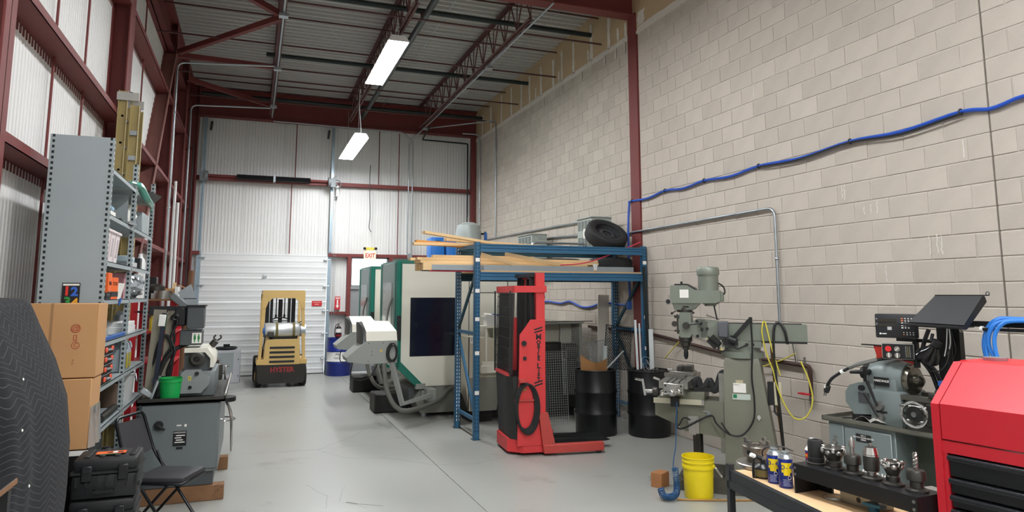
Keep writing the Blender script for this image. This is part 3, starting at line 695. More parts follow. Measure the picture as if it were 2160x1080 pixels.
item('blue_rag', MB().bx((-1.0, 6.42, 1.845), (.015, .07, .06), (0, .2, .2), .004), m_blueb, 'blue rag tip hanging off the fourth shelf', 'rag')
b = MB().sph((-1.1, 7.35, 1.99), .17, 18, (0.75, 1.25, .7)); bmesh.ops.subdivide_edges(b.bm, edges=b.bm.edges[:], cuts=1)
for v in b.bm.verts: v.co += Vector((random.uniform(-.035, .035), random.uniform(-.035, .035), random.uniform(-.03, .03)))
for v in b.bm.verts: v.co.z = min(max(v.co.z, 1.868), 2.105)
item('plastic_bag', b, mat('crumpled film', '#dfe6ea', .12, 0, .05, trans=.55), 'crumpled clear plastic bag on the fourth shelf', 'bag', ang=10)
item('pink_box', MB().box(-1.3, -1.06, 6.95, 7.06, 1.866, 2.09, .003), mat('pink carton', '#d79aa0', .6), 'pink box beside the crumpled plastic bag', 'box')
for k, (y, z, r) in enumerate(((5.98, 1.62, .05), (6.1, 1.60, .04))):
    item('grey_roll', MB().cyl((-1.25, y, z), (-1.02, y, z), r, 16), m_shelf if k else mat('dark roll', '#5c6063', .5), ['dark round roll on the fifth shelf', 'small grey roll on the fifth shelf'][k], 'roll')
item('blue_strip', MB().box(-1.04, -1.01, 5.9, 6.86, 1.556, 1.585, .004), m_blueb, 'long blue plastic strip along the fifth shelf edge', 'strip')
for k, (y0, y1, z0, z1) in enumerate(((6.98, 7.35, 1.556, 1.62), (7.0, 7.5, 1.6205, 1.66), (7.4, 7.55, 1.556, 1.62))):
    item('white_carton', MB().box(-1.3, -1.03, y0, y1, z0, z1, .004), m_white, ['lower white flat carton in the far bay of the fifth shelf', 'white flat carton lying across two others', 'short white carton at the back of the far bay'][k], 'carton', 'white flat cartons')
item('steel_can', MB().lathe([(0, 0), (.06, 0), (.06, .15), (.055, .15), (.055, .01), (0, .01)], 18, (-1.2, 7.8, 1.556)), m_galv, 'galvanized can at the far end of the fifth shelf', 'can')
m_latch = mat('coral latch', '#e2583c', .5)
for k in range(4):
    t = T('parts_organizer', ['lowest', 'second', 'third', 'top'][k]+' black parts organizer with coral latches', 'organizer', (-1.14, 6.15, 1.236+.072*k), 0, 'parts organizers')
    P('organizer_body', MB().box(-.15, .13, -.2, .2, 0, .069, .005), m_black, t)
    for y in (-.12, .12): P('latch', MB().box(.131, .143, y-.03, y+.03, .02, .055, .004), m_latch, t)
    P('handle', MB().box(.131, .15, -.05, .05, .03, .04), m_shelf, t)
m_oil = mat('yellow oil', '#b3a52a', .25, 0, .1)
for k in range(3):
    t = T('oil_jug', ['nearest', 'middle', 'farthest'][k]+' pale jug with yellow label on the sixth shelf', 'jug', (-1.1, 6.98+.15*k, 1.236), 0, 'oil jugs')
    P('jug_body', MB().box(-.08, .08, -.062, .062, 0, .2, .02, 2).hull([(-.07, -.05, .2), (.07, -.05, .2), (-.07, .05, .2), (.07, .05, .2), (-.02, -.02, .25), (.02, -.02, .25), (.02, .02, .25), (-.02, .02, .25)]), mat('pale jug', '#a9b4bb', .3, trans=.2), t)
    P('jug_label', MB().box(.0805, .082, -.05, .05, .02, .15), m_oil, t); P('cap', MB().cyl((0, 0, .25), (0, 0, .28), .022, 12), m_vdark, t)
    P('handle', MB().tube(cr([(.03, 0, .23), (.07, 0, .24), (.085, 0, .19)], 5), .01, 6), mat('pale jug', '#a9b4bb'), t)
item('shop_can', MB().lathe([(0, 0), (.05, 0), (.05, .18), (.03, .2), (0, .2)], 14, (-1.12, 7.6, 1.236)), m_blkmetal, 'black shop can behind the oil jugs', 'can')
t = T('pail', 'grey-white pail with wire bail on the seventh shelf', 'pail', (-1.13, 7.5, .926)); P('pail_body', MB().lathe([(0, 0), (.115, 0), (.13, .24), (.136, .24), (.136, .255), (.125, .255), (.11, .01), (0, .01)], 20), mat('grey pail', '#aeb0ae', .5), t); P('bail', MB().tube(cr([(.13, -.06, .24), (.15, 0, .17), (.13, .06, .24)], 6), .004, 6), m_galv, t)
item('steel_drum_can', MB().lathe([(0, 0), (.1, 0), (.1, .2), (.094, .2), (.094, .01), (0, .01)], 18, (-1.14, 7.16, .926)), mat('brown can', '#6d5a4c', .5, .3), 'brown metal can on the seventh shelf', 'can')
item('short_tube', MB().cyl((-1.05, 6.25, .956), (-1.05, 6.85, .956), .03, 12), m_dsteel, 'short dark pipe lying on the seventh shelf', 'pipe')
item('grey_tote', MB().hull([(-1.16+sx*.16*(1 if z else .85), 6.3+sy*.3*(1 if z else .9), .121+.28*z) for sx in (-1, 1) for sy in (-1, 1) for z in (0, 1)]), mat('grey tote', '#8b9196', .4), 'grey plastic tote on the lowest shelf', 'tote')
item('grey_tote', MB().hull([(-.84+sx*.1*(1 if z else .85), 5.86+sy*.13*(1 if z else .9), .001+.74*z) for sx in (-1, 1) for sy in (-1, 1) for z in (0, 1)]), mat('pale tote', '#a7acb0', .35), 'tall pale tote standing behind the folding chair back', 'tote')
# on the top shelf
item('teal_strip', MB().tube(cr([(-1.03, 6.75, 2.87), (-.99, 7.0, 2.87), (-.97, 7.3, 2.80), (-.99, 7.75, 2.79), (-1.02, 8.02, 2.77)], 8), [.012]*6+[.03]*20+[.02]*7, 6), mat('teal film', '#6fc9b4', .2, trans=.3), 'curved teal plastic strip hanging off the top shelf', 'strip')
item('black_tray', MB().hull([(-1.3, 7.6, 2.831), (-1.02, 7.6, 2.831), (-1.3, 8.0, 2.831), (-1.0, 8.0, 2.831), (-1.34, 7.5, 2.90), (-.98, 7.5, 2.90), (-1.34, 8.06, 2.90), (-.93, 8.06, 2.92)]), m_black, 'black curved tray on top of the shelving', 'tray')
item('black_offcut', MB().bx((-1.2, 7.25, 2.85), (.3, .35, .035), (0, 0, .1), .004), m_vdark, 'dark offcut lying beside the black tray up top', 'offcut')
# ---- fibreglass ladder
m_lad = mat('yellow fibreglass', '#ab9a66', .55, 0, .12, 8, wear='#7c6a3c', wamt=.2)
t = T('extension_ladder', 'yellow fibreglass extension ladder standing behind the shelving', 'ladder', (-1.37, 8.48, 0), 0.0)
def lrail(x, y, z0, z1): return MB().box(x-.045, x+.045, y, y+.006, z0, z1).box(x-.045, x-.039, y-.03, y, z0, z1).box(x+.039, x+.045, y-.03, y, z0, z1)
P('rail', lrail(-0.055, 0, 0.0, 4.13), m_lad, t, smooth=False); P('rail', lrail(-0.055, 0.34, 0.0, 4.13), m_lad, t, smooth=False)
P('rail', lrail(0.065, 0.02, 0.02, 3.98), m_lad, t, smooth=False); P('rail', lrail(0.065, 0.30, 0.02, 3.98), m_lad, t, smooth=False)
for k in range(13):
    P('rung', MB().cyl((-0.055, 0, .25+.3*k), (-0.055, .34, .25+.3*k), .014, 8), m_galv, t); P('rung', MB().cyl((0.065, .02, .3+.28*k), (0.065, .30, .3+.28*k), .014, 8), m_galv, t)
    P('rung_plate', MB().box(.03, .1, -.012, .02, .28+.28*k, .33+.28*k), m_galv, t); P('rivet', MB().cyl((-.08, -.003, .2+.3*k), (-.08, .0, .2+.3*k), .006, 6), m_galv, t); P('rivet', MB().cyl((-.03, -.003, .2+.3*k), (-.03, .0, .2+.3*k), .006, 6), m_galv, t)
P('end_cap', MB().box(-.115, .10, -.035, .015, 4.02, 4.11), mat('alu cap', '#b4b2ac', .4, .6), t); P('end_cap', MB().box(-.115, .1, .33, .36, 4.02, 4.11), mat('alu cap', '#b4b2ac'), t); P('rubber_tip', MB().cyl((0, .1, 4.12), (0, .25, 4.12), .035, 10), m_black, t)
# ================================================================== LEFT LATHE, BACK OF THE SHOP
m_mgrey = mat('machine grey paint', '#6d7475', .42, .1, .1, 5, wear='#4d5250', wamt=.2, wscale=8)
m_mgreyd = mat('dark machine grey', '#4b5051', .45, .1, .12, 5)
m_cream = mat('cream machine paint', '#e3e1d2', .4, 0, .03, 1.5)
m_teal = mat('teal machine paint', '#14705f', .35, 0, .06, 3)
m_gteal = mat('smoked grey teal', '#5c7a74', .3, 0, .06, 3)
m_pgrey = mat('pendant grey', '#8e918c', .5, 0, .05, 3)
m_glassd = mat('smoked window', '#171c2a', .12, 0, .25, 2.5)
m_base = mat('casting grey', '#86867c', .55, 0, .14, 3, wear='#5d5b52', wamt=.28, wscale=4)
m_hose = mat('ribbed conduit', '#5a5a54', .55, 0, .1)
t = T('engine_lathe', 'dark grey lathe on a cabinet base beside the shelving', 'lathe', (-0.57, 7.3, 0))
# cabinet x -.35..+.37
P('cabinet', MB().box(-.345, .335, .02, 1.55, .27, .90, .006), m_mgrey, t)
P('cabinet_door', MB().box(-.33, .325, .0, .02, .30, .895, .006), m_mgrey, t)
P('toe_base', MB().box(-.32, .30, .06, 1.5, .145, .27), m_mgreyd, t)
P('chip_pan', MB().box(-.375, .375, -.02, 1.75, .905, .925).box(-.375, .375, -.02, -.012, .905, .955).box(.367, .375, -.02, 1.75, .905, .955).box(-.375, -.367, -.02, 1.75, .905, .955), m_dsteel, t, smooth=False)
P('disconnect_switch', MB().cyl((-.18, 0, .715), (-.18, -.03, .715), .04, 16).bx((-.16, -.04, .70), (.085, .016, .022), (0, .6, 0), .004), m_black, t)
np = P('name_plate', MB().box(-.055, .058, -.004, 0, .52, .655), m_black, t)
TXT('maker_name', 'HARDINGE', .02, m_paper, np, (0, -.0045, .640), FACE_NY)
for k in range(4): P('plate_line', MB().box(-.04+.01*(k % 2), .045-.015*(k % 3), -.0055, -.004, .55+.02*k, .558+.02*k), m_paper, np)
P('plate_tag', MB().box(-.025, .03, -.003, 0, .49, .512), m_black, t); P('white_tag', MB().box(.035, .055, -.003, 0, .69, .712).box(-.03, .01, -.003, 0, .698, .71), m_paper, t)
for z, y in ((.62, .1), (.75, .02), (.3, .1)): pass
P('bolt_knob', MB().cyl((.336, .12, .72), (.36, .12, .72), .012, 8), m_steel, t)
for y in (.1, 1.3): P('skid_timber', MB().box(-.40, .40, y-.06, y+.06, 0, .14, .006), m_woodb, t)
# headstock: end cover facing camera
P('headstock_base', MB().box(-.06, .27, .26, 1.0, .925, 1.17, .02, 2), m_mgrey, t)
ec = P('gear_cover', MB().prism([(-.045, .965), (.15, .965), (.215, 1.04), (.225, 1.10), (.13, 1.185), (.0, 1.185), (-.035, 1.15)], .19, .27, 'y'), mat('light machine grey', '#8b9190', .4, .1, .06), t)
P('cover_knob', MB().cyl((.105, .19, 1.15), (.105, .165, 1.15), .018, 12), m_black, ec); P('drain_plug', MB().cyl((.05, .19, 1.02), (.05, .18, 1.02), .017, 12), m_black, ec)
P('warning_tag', MB().box(.03, .056, .187, .19, 1.085, 1.125), mat('tag yellow', '#d8c25a', .6), ec); TXT('tag_mark', '0', .03, m_black, ec, (.043, .1868, 1.105), FACE_NY)
P('headstock', MB().prism([(-.02, 1.17), (.20, 1.17), (.235, 1.22), (.235, 1.30), (.18, 1.375), (-.02, 1.375)], .27, .95, 'y'), m_mgreyd, t)
P('headstock_cap', MB().prism([(-.02, 1.345), (.165, 1.345), (.215, 1.285), (.215, 1.2), (.245, 1.2), (.245, 1.30), (.185, 1.385), (-.02, 1.385)], .22, .96, 'y'), m_cream, t)
P('spindle_nose', MB().lathe([(0, 0), (.075, 0), (.075, .04), (.052, .05), (.052, .09), (.028, .09), (.024, .02), (0, .02)], 24, (.095, .27, 1.285), (PI/2, 0, 0)), m_dsteel, t)
P('bed', MB().box(-.05, .2, 1.0, 1.7, .925, 1.13, .01), m_mgreyd, t)
P('carriage', MB().box(-.06, .26, 1.1, 1.35, 1.13, 1.2, .008).box(.0, .2, 1.15, 1.3, 1.2, 1.26, .006).box(.18, .3, 1.1, 1.3, .98, 1.15, .01), m_dsteel, t)
P('tool_post', MB().cyl((.13, 1.22, 1.26), (.13, 1.22, 1.36), .05, 14).box(.07, .19, 1.17, 1.27, 1.27, 1.33, .005), m_dsteel, t)
P('hand_wheel', MB().torus((.33, 1.2, 1.05), .07, .01, 20, 6, (0, PI/2, 0)).cyl((.26, 1.2, 1.05), (.33, 1.2, 1.05), .014).cyl((.33, 1.2, 1.12), (.37, 1.2, 1.12), .01), m_steel, t)
P('collet_lever', MB().cyl((.2, .72, 1.38), (.24, .70, 1.43), .035, 12).tube(cr([(.24, .7, 1.43), (.215, .7, 1.46), (.235, .7, 1.485)], 4), .009, 6).tube(cr([(.25, .7, 1.43), (.285, .7, 1.455), (.275, .7, 1.485)], 4), .009, 6), m_dsteel, t)
P('tailstock', MB().box(.0, .18, 1.45, 1.65, 1.13, 1.35, .02, 2).cyl((.09, 1.38, 1.28), (.09, 1.72, 1.28), .035, 12), m_mgrey, t)
P('splash_rail', MB().tube(bend([(.37, 0.02, .96), (.375, .9, .97), (.375, 1.75, .98)], .05), .012, 8), m_steel, t)
eb = P('electrical_box', MB().box(-.075, .125, .3, .55, 1.41, 1.555, .006), m_mgreyd, t)
P('safety_sticker', MB().box(.035, .12, .296, .3, 1.43, 1.53), m_paper, eb)
for x in (.06, .095): P('pictogram', MB().cyl((x, .296, 1.51), (x, .294, 1.51), .008, 8).box(x-.01, x+.01, .293, .296, 1.465, 1.5).box(x-.006, x-.001, .293, .296, 1.44, 1.465).box(x+.001, x+.006, .293, .296, 1.44, 1.465), mat('sticker green', '#1f7a3c', .6), eb)
rb = P('readout_box', MB().box(-.02, .135, .27, .52, 1.57, 1.79, .008), m_mgreyd, t); P('box_lid', MB().box(-.03, .145, .25, .54, 1.785, 1.80), m_blkmetal, rb)
for z in (1.74, 1.69): P('cable_plug', MB().cyl((-.02, .33, z), (-.09, .33, z), .016, 10), m_black, rb)
P('readout_back', MB().box(-.13, -.03, .3, .48, 1.6, 1.77, .01), m_blkmetal, t)
P('swing_arm', MB().box(-.33, .02, .34, .40, 1.745, 1.79).box(-.36, -.30, .33, .41, 1.70, 1.79), m_blkmetal, t)
P('cable_bundle', MB().tube(cr([(-.09, .33, 1.74), (-.16, .3, 1.68), (-.1, .28, 1.64), (-.15, .3, 1.5), (-.11, .3, 1.35), (-.17, .32, 1.15), (-.1, .35, 1.0)], 6), .012, 6).tube(cr([(-.09, .33, 1.69), (-.14, .3, 1.6), (-.12, .3, 1.45), (-.2, .3, 1.3), (-.25, .33, 1.1), (-.2, .4, .95)], 6), .012, 6), m_black, t)
P('hose_bundle', MB().tube(cr([(-.28, .3, .96), (-.2, .3, 1.25), (-.1, .33, 1.38), (.0, .4, 1.42)], 6), .02, 8).tube(cr([(-.3, .32, 1.2), (-.25, .3, 1.45), (-.18, .3, 1.5), (-.13, .32, 1.3), (-.16, .33, 1.0)], 6), .015, 8), m_rubber, t)
P('lamp_coil', MB().torus((-.12, .26, 1.685), .03, .006, 16, 5, (PI/2, 0, 0)).torus((-.115, .255, 1.68), .022, .006, 16, 5, (PI/2, .1, 0)), m_black, t)
# things leaning behind / standing in the lathe pan
t = T('leaning_channel', 'tall dirty steel channel leaning left of the lathe', 'channel', (-0.92, 7.60, 0), 0)
b = MB().bx((0, 0, 1.345), (.11, .04, .83)).bx((.10, .02, 1.345), (.07, .03, .83)); P('channel_web', b, mat('dirty galvanized', '#8a8474', .6, .3, .25, 3, wear='#4d463a', wamt=.35), t, rot=(-.02, .05, 0))
P('navy_bar', MB().bx((.03, -.07, 1.33), (.04, .02, .80)), mat('navy bar', '#1d2433', .5, .2), t, rot=(-.01, .06, 0)); P('switch_tag', MB().bx((.02, -.09, 1.66), (.06, .012, .11), None, .003).cyl((.02, -.1, 1.695), (.02, -.095, 1.695), .012, 8), m_tape, t, rot=(-.01, .06, 0))
t = T('green_bucket', 'small green plastic bucket in the lathe chip pan', 'bucket', (-0.685, 7.43, .926))
m_green = mat('green plastic', '#11a04c', .45, 0, .05)
P('bucket_body', MB().lathe([(0, 0), (.082, 0), (.096, .165), (.102, .165), (.102, .18), (.098, .18), (.1, .195), (.104, .2), (.096, .2), (.078, .006), (0, .006)], 28), m_green, t)
P('bail', MB().tube(cr([(-.1, 0, .17), (-.06, .09, .15), (0, .11, .14), (.06, .09, .15), (.1, 0, .17)], 5), .003, 5), m_white, t)
ONE('steel_bracket', MB().bx((-.885, 7.42, 1.0), (.11, .1, .05), (0, .65, .2), .004).bx((-.82, 7.42, 1.02), (.02, .09, .18), (0, .3, .2), .003), m_galv, 'bent galvanized bracket left of the green bucket', 'bracket')
ONE('tin_scoop', MB().grid(lambda u, v: (-.81+.05*math.sin(u*PI)+.03*v, 7.55, .93+.2*v) if True else 0, 6, 3).bx((-.80, 7.57, 1.03), (.09, .05, .2), (0, -.25, .3), .02, 2), mat('grey felt', '#6d6f70', .8), 'grey rounded guard behind the green bucket', 'guard')
# red rack behind
t = T('red_rack', 'red steel rack behind the grey lathe', 'rack', (-1.0, 9.72, 0))
for x in (-.3, .12):
    for y in (-.35, .35): P('upright', MB().box(x-.035, x+.035, y-.02, y+.02, 0, 1.83), m_signred if False else mat('rack red', '#b3232d', .45, 0, .1), t)
for k in range(12): P('upright_hole', MB().cyl((.12, -.372, .9+.075*k), (.12, -.369, .9+.075*k), .008, 8), m_black, t)
for z in (.5, 1.1, 1.45, 1.83): P('rack_shelf', MB().box(-.34, .16, -.37, .37, z, z+.02), m_woodb if z > 1.8 else mat('rack red', '#b3232d'), t)
P('rack_bar', MB().cyl((-.3, -.36, 1.70), (.12, -.36, 1.70), .012, 8), m_blkmetal, t)
for k, (x, c) in enumerate(((-.12, '#c8b62a'), (-.04, '#3a78b0'), (.04, '#2f8a4c'))):
    ONE('spray_bottle', MB().lathe([(0, 0), (.03, 0), (.03, .14), (.012, .17), (.012, .2), (0, .2)], 12, (-1.0+x, 9.5, 1.4705)), mat('bottle %d' % k, c, .4), ['yellow bottle on the red rack', 'blue bottle on the red rack', 'green bottle on the red rack'][k], 'bottle', 'rack bottles')
ONE('lathe_chuck', MB().lathe([(0, 0), (.13, 0), (.13, .07), (.1, .07), (.1, .1), (0, .1)], 28, (-1.02, 9.5, 1.8505)), m_steel, 'bright round lathe chuck on top of the red rack', 'chuck')
ONE('backing_plate', MB().lathe([(0, 0), (.1, 0), (.1, .05), (.06, .08), (0, .08)], 24, (-1.1, 9.5, 1.951)), m_dsteel, 'dark backing plate lying on the bright chuck', 'plate')
ONE('open_carton', MB().box(-1.1, -.87, 9.74, 9.95, 1.8505, 1.98).bx((-.83, 9.78, 2.0), (.12, .2, .006), (0, .35, 0)), m_card, 'small open carton on top of the red rack', 'carton')
ONE('black_carton', MB().box(-1.25, -1.12, 9.68, 9.85, 1.8505, 2.12, .004), m_black, 'black carton standing on the red rack', 'carton')
ONE('white_carton', MB().box(-.885, -.845, 9.42, 9.6, 1.8505, 2.0, .003), m_white, 'narrow white carton beside the bright chuck', 'carton')
t = T('spray_guard', 'grey angled sheet-metal guard behind the lathe readout', 'guard', (-.72, 9.3, 0))
P('guard_sheet', MB().hull([(-.12, 0, 1.93), (.02, 0, 2.03), (.13, 0, 1.72), (.0, 0, 1.72), (-.12, .02, 1.93), (.02, .02, 2.03), (.13, .02, 1.72), (0, .02, 1.72)]), m_galv, t)
P('guard_hood', MB().bx((-.06, -.1, 1.80), (.3, .1, .08), (0, .7, 0), .01), m_mgrey, t); P('guard_post', MB().box(.0, .03, 0, .03, 0, 1.75), m_mgreyd, t)
P('guard_slot', MB().box(-.05, .09, -.003, -.001, 1.85, 1.86), m_black, t)
ONE('cardboard_tube', MB().cyl((-1.18, 14.3, 0), (-1.08, 14.3, 2.35), .05, 14), mat('brown tube', '#6d4c35', .8), 'brown cardboard tube standing in the back left corner', 'tube')
ONE('wood_stick', MB().bx((-1.22, 12.6, 1.05), (.05, .03, 2.1), (0, .03, 0)), m_wood, 'pale wood strip leaning by the left columns', 'stick')
for k in range(2):
    ONE('white_pvc_pipe', MB().cyl((-1.42+.06*k, 14.2, 0), (-1.43+.06*k, 14.2, 4.0-.4*k), .025, 10), m_white, ['taller white pipe standing by the left wall', 'shorter white pipe standing by the left wall'][k], 'pipe', 'white pipes')
# light grey cabinet by the overhead door
t = T('filter_cabinet', 'light grey cabinet with a black fan on top by the overhead door', 'cabinet', (-.42, 16.9, 0))
P('cabinet_body', MB().box(-.27, .24, -.25, .25, .0, .70, .008), mat('light grey cabinet', '#b9bdc2', .45), t)
P('side_cover', MB().box(-.22, .1, -.256, -.25, .2, .65), m_shelf, t); P('fan_ring', MB().torus((-.06, 0, .74), .2, .025, 24, 6).cyl((-.06, 0, .70), (-.06, 0, .74), .18, 20).cyl((-.06, 0, .74), (-.06, 0, .82), .07, 12), m_black, t)
for z in (.15, .5): P('screw', MB().cyl((.2, -.25, z), (.2, -.256, z), .012, 8), m_black, t)
t = T('shop_stool', 'chrome-legged stool tucked behind the grey lathe', 'stool', (-.30, 9.55, 0))
P('seat', MB().cyl((0, 0, .6), (0, 0, .65), .17, 20), m_black, t); P('foot_ring', MB().torus((0, 0, .38), .17, .01, 20, 6), m_chrome, t)
for k in range(4):
    a = PI/4+k*PI/2; P('leg', MB().tube(cr([(.08*math.cos(a), .08*math.sin(a), .6), (.17*math.cos(a), .17*math.sin(a), .42), (.2*math.cos(a), .2*math.sin(a), .02)], 5), .012, 8), m_chrome, t); 
# ---------------------------------------------------------------- forklift (rear toward camera)
m_fy = mat('worn yellow paint', '#cfae6c', .5, 0, .1, 3, wear='#7b5a2c', wamt=.22, wscale=9)
m_fb = mat('grimy counterweight', '#26241f', .6, .1, .3, 5, wear='#4a3d2f', wamt=.3)
t = T('forklift', 'small yellow and black forklift parked before the overhead door', 'forklift', (.64, 15.55, 0), .02)
cw = P('counterweight', MB().prism([(-.46, .12), (-.42, .08), (.42, .08), (.46, .12), (.49, .46), (-.49, .46)], 0, .45, 'y'), m_fb, t)
TXT('lettering', 'HYSTER', .135, mat('faded red letters', '#8e2a2c', .6), cw, (.01, -.002, .355), FACE_NY, .003, sx=1.0, bold=.006)
P('tow_pin', MB().cyl((.02, -.02, .22), (.02, .01, .22), .045, 14), m_black, cw)
hd = P('engine_hood', MB().prism([(-.49, .46), (.49, .46), (.47, .56), (.36, .58), (.34, .93), (.30, .98), (-.30, .98), (-.34, .93), (-.36, .58), (-.47, .56)], .02, .9, 'y'), m_fy, t)
for k in range(4):
    z = .50+.095*k; P('grille_slot', MB().box(-.25, .25, .012, .021, z, z+.045, .004), m_black, hd)
    for x in (-.12, 0, .12): P('slot_fin', MB().box(x-.008, x+.008, .008, .012, z, z+.045), m_fb, hd)
for s in (-1, 1):
    P('fender', MB().prism([(s*.36, .56), (s*.5, .56), (s*.5, .47), (s*.36, .47)], -.005, .6, 'y'), m_fy, t)
    w = P('rear_wheel', MB().lathe([(0, -.07), (.19, -.07), (.215, -.05), (.215, .05), (.19, .07), (0, .07)], 24, (s*.44, .22, .215), (0, PI/2, 0)), m_rubber, t); P('hub', MB().cyl((s*.5, .22, .215), (s*.522, .22, .215), .09, 14), m_fy, w)
    w = P('front_wheel', MB().lathe([(0, -.09), (.25, -.09), (.28, -.07), (.28, .07), (.25, .09), (0, .09)], 24, (s*.44, 1.35, .28), (0, PI/2, 0)), m_rubber, t)
    P('guard_post', MB().prism([(s*.47, .56), (s*.41, .56), (s*.35, 1.80), (s*.415, 1.86)], .06, .16, 'y'), m_fy, t)
    P('front_post', MB().box(s*.40-.03, s*.40+.03, 1.05, 1.12, .9, 1.92), m_fy, t)
P('guard_frame', MB().prism([(-.43, 1.62), (-.43, 1.96), (-.41, 1.995), (.41, 1.995), (.43, 1.96), (.43, 1.62), (.36, 1.62), (.31, 1.76), (.22, 1.83), (-.22, 1.83), (-.31, 1.76), (-.36, 1.62)], .05, .12, 'y'), m_fy, t)
P('overhead_guard', MB().box(-.42, -.36, .08, 1.15, 1.93, 1.99).box(.36, .42, .08, 1.15, 1.93, 1.99).box(-.42, .42, 1.09, 1.15, 1.93, 1.99), m_fy, t)
for k in range(5): P('guard_bar', MB().box(-.36, .36, .2+.18*k, .23+.18*k, 1.94, 1.965), m_fy, t)
P('floor_body', MB().box(-.40, .40, .5, 1.25, .25, .75, .02), m_fb, t)
P('seat', MB().box(-.22, .22, .55, .95, .98, 1.08, .03, 2).bx((0, .52, 1.18), (.4, .1, .25), (-.15, 0, 0), .03, 2), m_black, t)
P('steering_wheel', MB().torus((.0, 1.0, 1.33), .19, .014, 24, 6, (.35, 0, 0)).cyl((0, 1.05, 1.30), (0, 1.18, .95), .02, 8).cyl((-.19, 1.0, 1.33), (.19, 1.0, 1.33), .01, 6), m_black, t)
mast = P('mast', MB().box(-.32, -.24, 1.2, 1.34, .1, 1.93).box(.24, .32, 1.2, 1.34, .1, 1.93).box(-.32, .32, 1.22, 1.32, 1.83, 1.93).box(-.32, .32, 1.22, 1.32, .5, .6).box(-.22, -.16, 1.25, 1.36, .2, 1.85).box(.16, .22, 1.25, 1.36, .2, 1.85), m_blkmetal, t)
P('lift_cylinder', MB().cyl((0, 1.28, .2), (0, 1.28, 1.8), .045, 14), m_vdark, mast)
for s in (-1, 1): P('lift_chain', MB().cyl((s*.09, 1.27, 1.4), (s*.09, 1.27, 1.86), .012, 6).cyl((s*.09, 1.27, 1.38), (s*.09, 1.27, 1.46), .022, 8), m_black, mast)
for s in (-1, 1): P('fork', MB().box(s*.25-.05, s*.25+.05, 1.36, 2.05, .04, .08).box(s*.25-.05, s*.25+.05, 1.36, 1.40, .04, .5), m_blkmetal, t)
pt = P('propane_tank', MB().lathe([(0, -.40), (.09, -.40), (.15, -.37), (.155, -.34), (.155, .28), (.13, .33), (.05, .36), (0, .36)], 24, (.02, .18, 1.16), (0, PI/2, 0)), m_galv if False else mat('white tank steel', '#c6c9c8', .32, .5, .06), t)
P('tank_collar', MB().lathe([(.10, 0), (.135, 0), (.135, .11), (.10, .11)], 20, (-.40, .18, 1.16), (0, PI/2, 0)), m_blueb, pt); P('tank_collar', MB().lathe([(.10, 0), (.14, 0), (.14, .1), (.1, .1)], 20, (.36, .18, 1.16), (0, PI/2, 0)), m_galv, pt)
for x in (-.12, .22): P('tank_strap', MB().lathe([(.157, -.025), (.166, -.025), (.166, .025), (.157, .025)], 24, (x, .18, 1.16), (0, PI/2, 0)), mat('olive strap', '#6b6338', .7), pt)
P('tank_cradle', MB().box(-.26, .3, .08, .3, .975, 1.02).box(-.26, -.22, .08, .3, .975, 1.06).box(.26, .3, .08, .3, .975, 1.06), m_vdark, t)
P('regulator', MB().box(-.30, -.18, .0, .06, 1.03, 1.14, .01).tube(cr([(-.24, .02, 1.1), (-.34, .0, 1.05), (-.36, .1, .9), (-.44, .1, .6)], 6), .012, 6), m_dsteel, t)
P('lever', MB().cyl((.3, .2, 1.3), (.42, .2, 1.36), .01, 6).cyl((.38, .2, 1.2), (.42, .2, 1.4), .01, 6), m_black, t)
# ---------------------------------------------------------------- blue drum + extinguisher + signs
def drum_prof(r=.29, h=.88):
    return [(0, 0), (r-.006, 0), (r, .012), (r, h*.30), (r+.012, h*.325), (r+.012, h*.345), (r, h*.37), (r, h*.63), (r+.012, h*.655), (r+.012, h*.675), (r, h*.70), (r, h-.012), (r+.006, h-.008), (r+.006, h), (r-.012, h), (r-.012, h-.02), (0, h-.02)]
t = T('blue_drum', 'blue and white steel oil drum under the fire extinguisher', 'drum', (2.02, 17.42, 0), .1)
m_bdrum = mat('drum blue', '#1b2f86', .35, .1, .08)
P('drum_shell', MB().lathe(drum_prof(), 40), m_bdrum, t)
P('white_band', MB().lathe([(.2915, .33), (.3035, .345), (.2915, .37), (.2915, .565), (.30, .575), (.2915, .578)], 40), m_white, t)
def curved_text(name, s, size, r, a0, z, m, par):
    n = len(s); w = size*.62/r
    for i, ch in enumerate(s):
        a = a0+(i-(n-1)/2)*w; TXT(name, ch, size, m, par, (r*math.cos(a), r*math.sin(a), z), (PI/2, 0, a+PI/2))
curved_text('brand_letter', 'FUCHS', .055, .296, -PI/2-.35, .42, m_black, t)
P('brand_emblem', MB().tube([Vector((.296*math.cos(-PI/2-.35+a/.296), .296*math.sin(-PI/2-.35+a/.296), .49+zz)) for a, zz in ((-.045, 0), (-.03, .03), (0, .035), (.03, .03), (.045, 0), (.01, .01))], .005, 5), m_black, t)
a = -PI/2-.12; o = P('drum_label', MB().lathe([(.2925, .66), (.2945, .66), (.2945, .80), (.2925, .80)], 60), m_paper, t)
me = o.data; bm_ = bmesh.new(); bm_.from_mesh(me)
bmesh.ops.delete(bm_, geom=[v for v in bm_.verts if not (-PI/2-.05 < math.atan2(v.co.y, v.co.x) < -PI/2+.75)], context='VERTS'); bm_.to_mesh(me); bm_.free()
t = T('fire_extinguisher', 'fire extinguisher standing on the blue drum', 'extinguisher', (1.99, 17.45, .862), .2)
P('cylinder', MB().lathe([(0, .0), (.07, 0), (.075, .02), (.075, .22), (.055, .27), (.02, .29), (0, .29)], 20), mat('dark extinguisher', '#2b2324', .35, .2), t); P('label_band', MB().lathe([(.076, .14), (.077, .14), (.077, .23), (.076, .23)], 20), m_paper, t)
P('red_band', MB().lathe([(.076, .05), (.077, .05), (.077, .09), (.076, .09)], 20), mat('extinguisher red', '#8f1d22', .4), t)
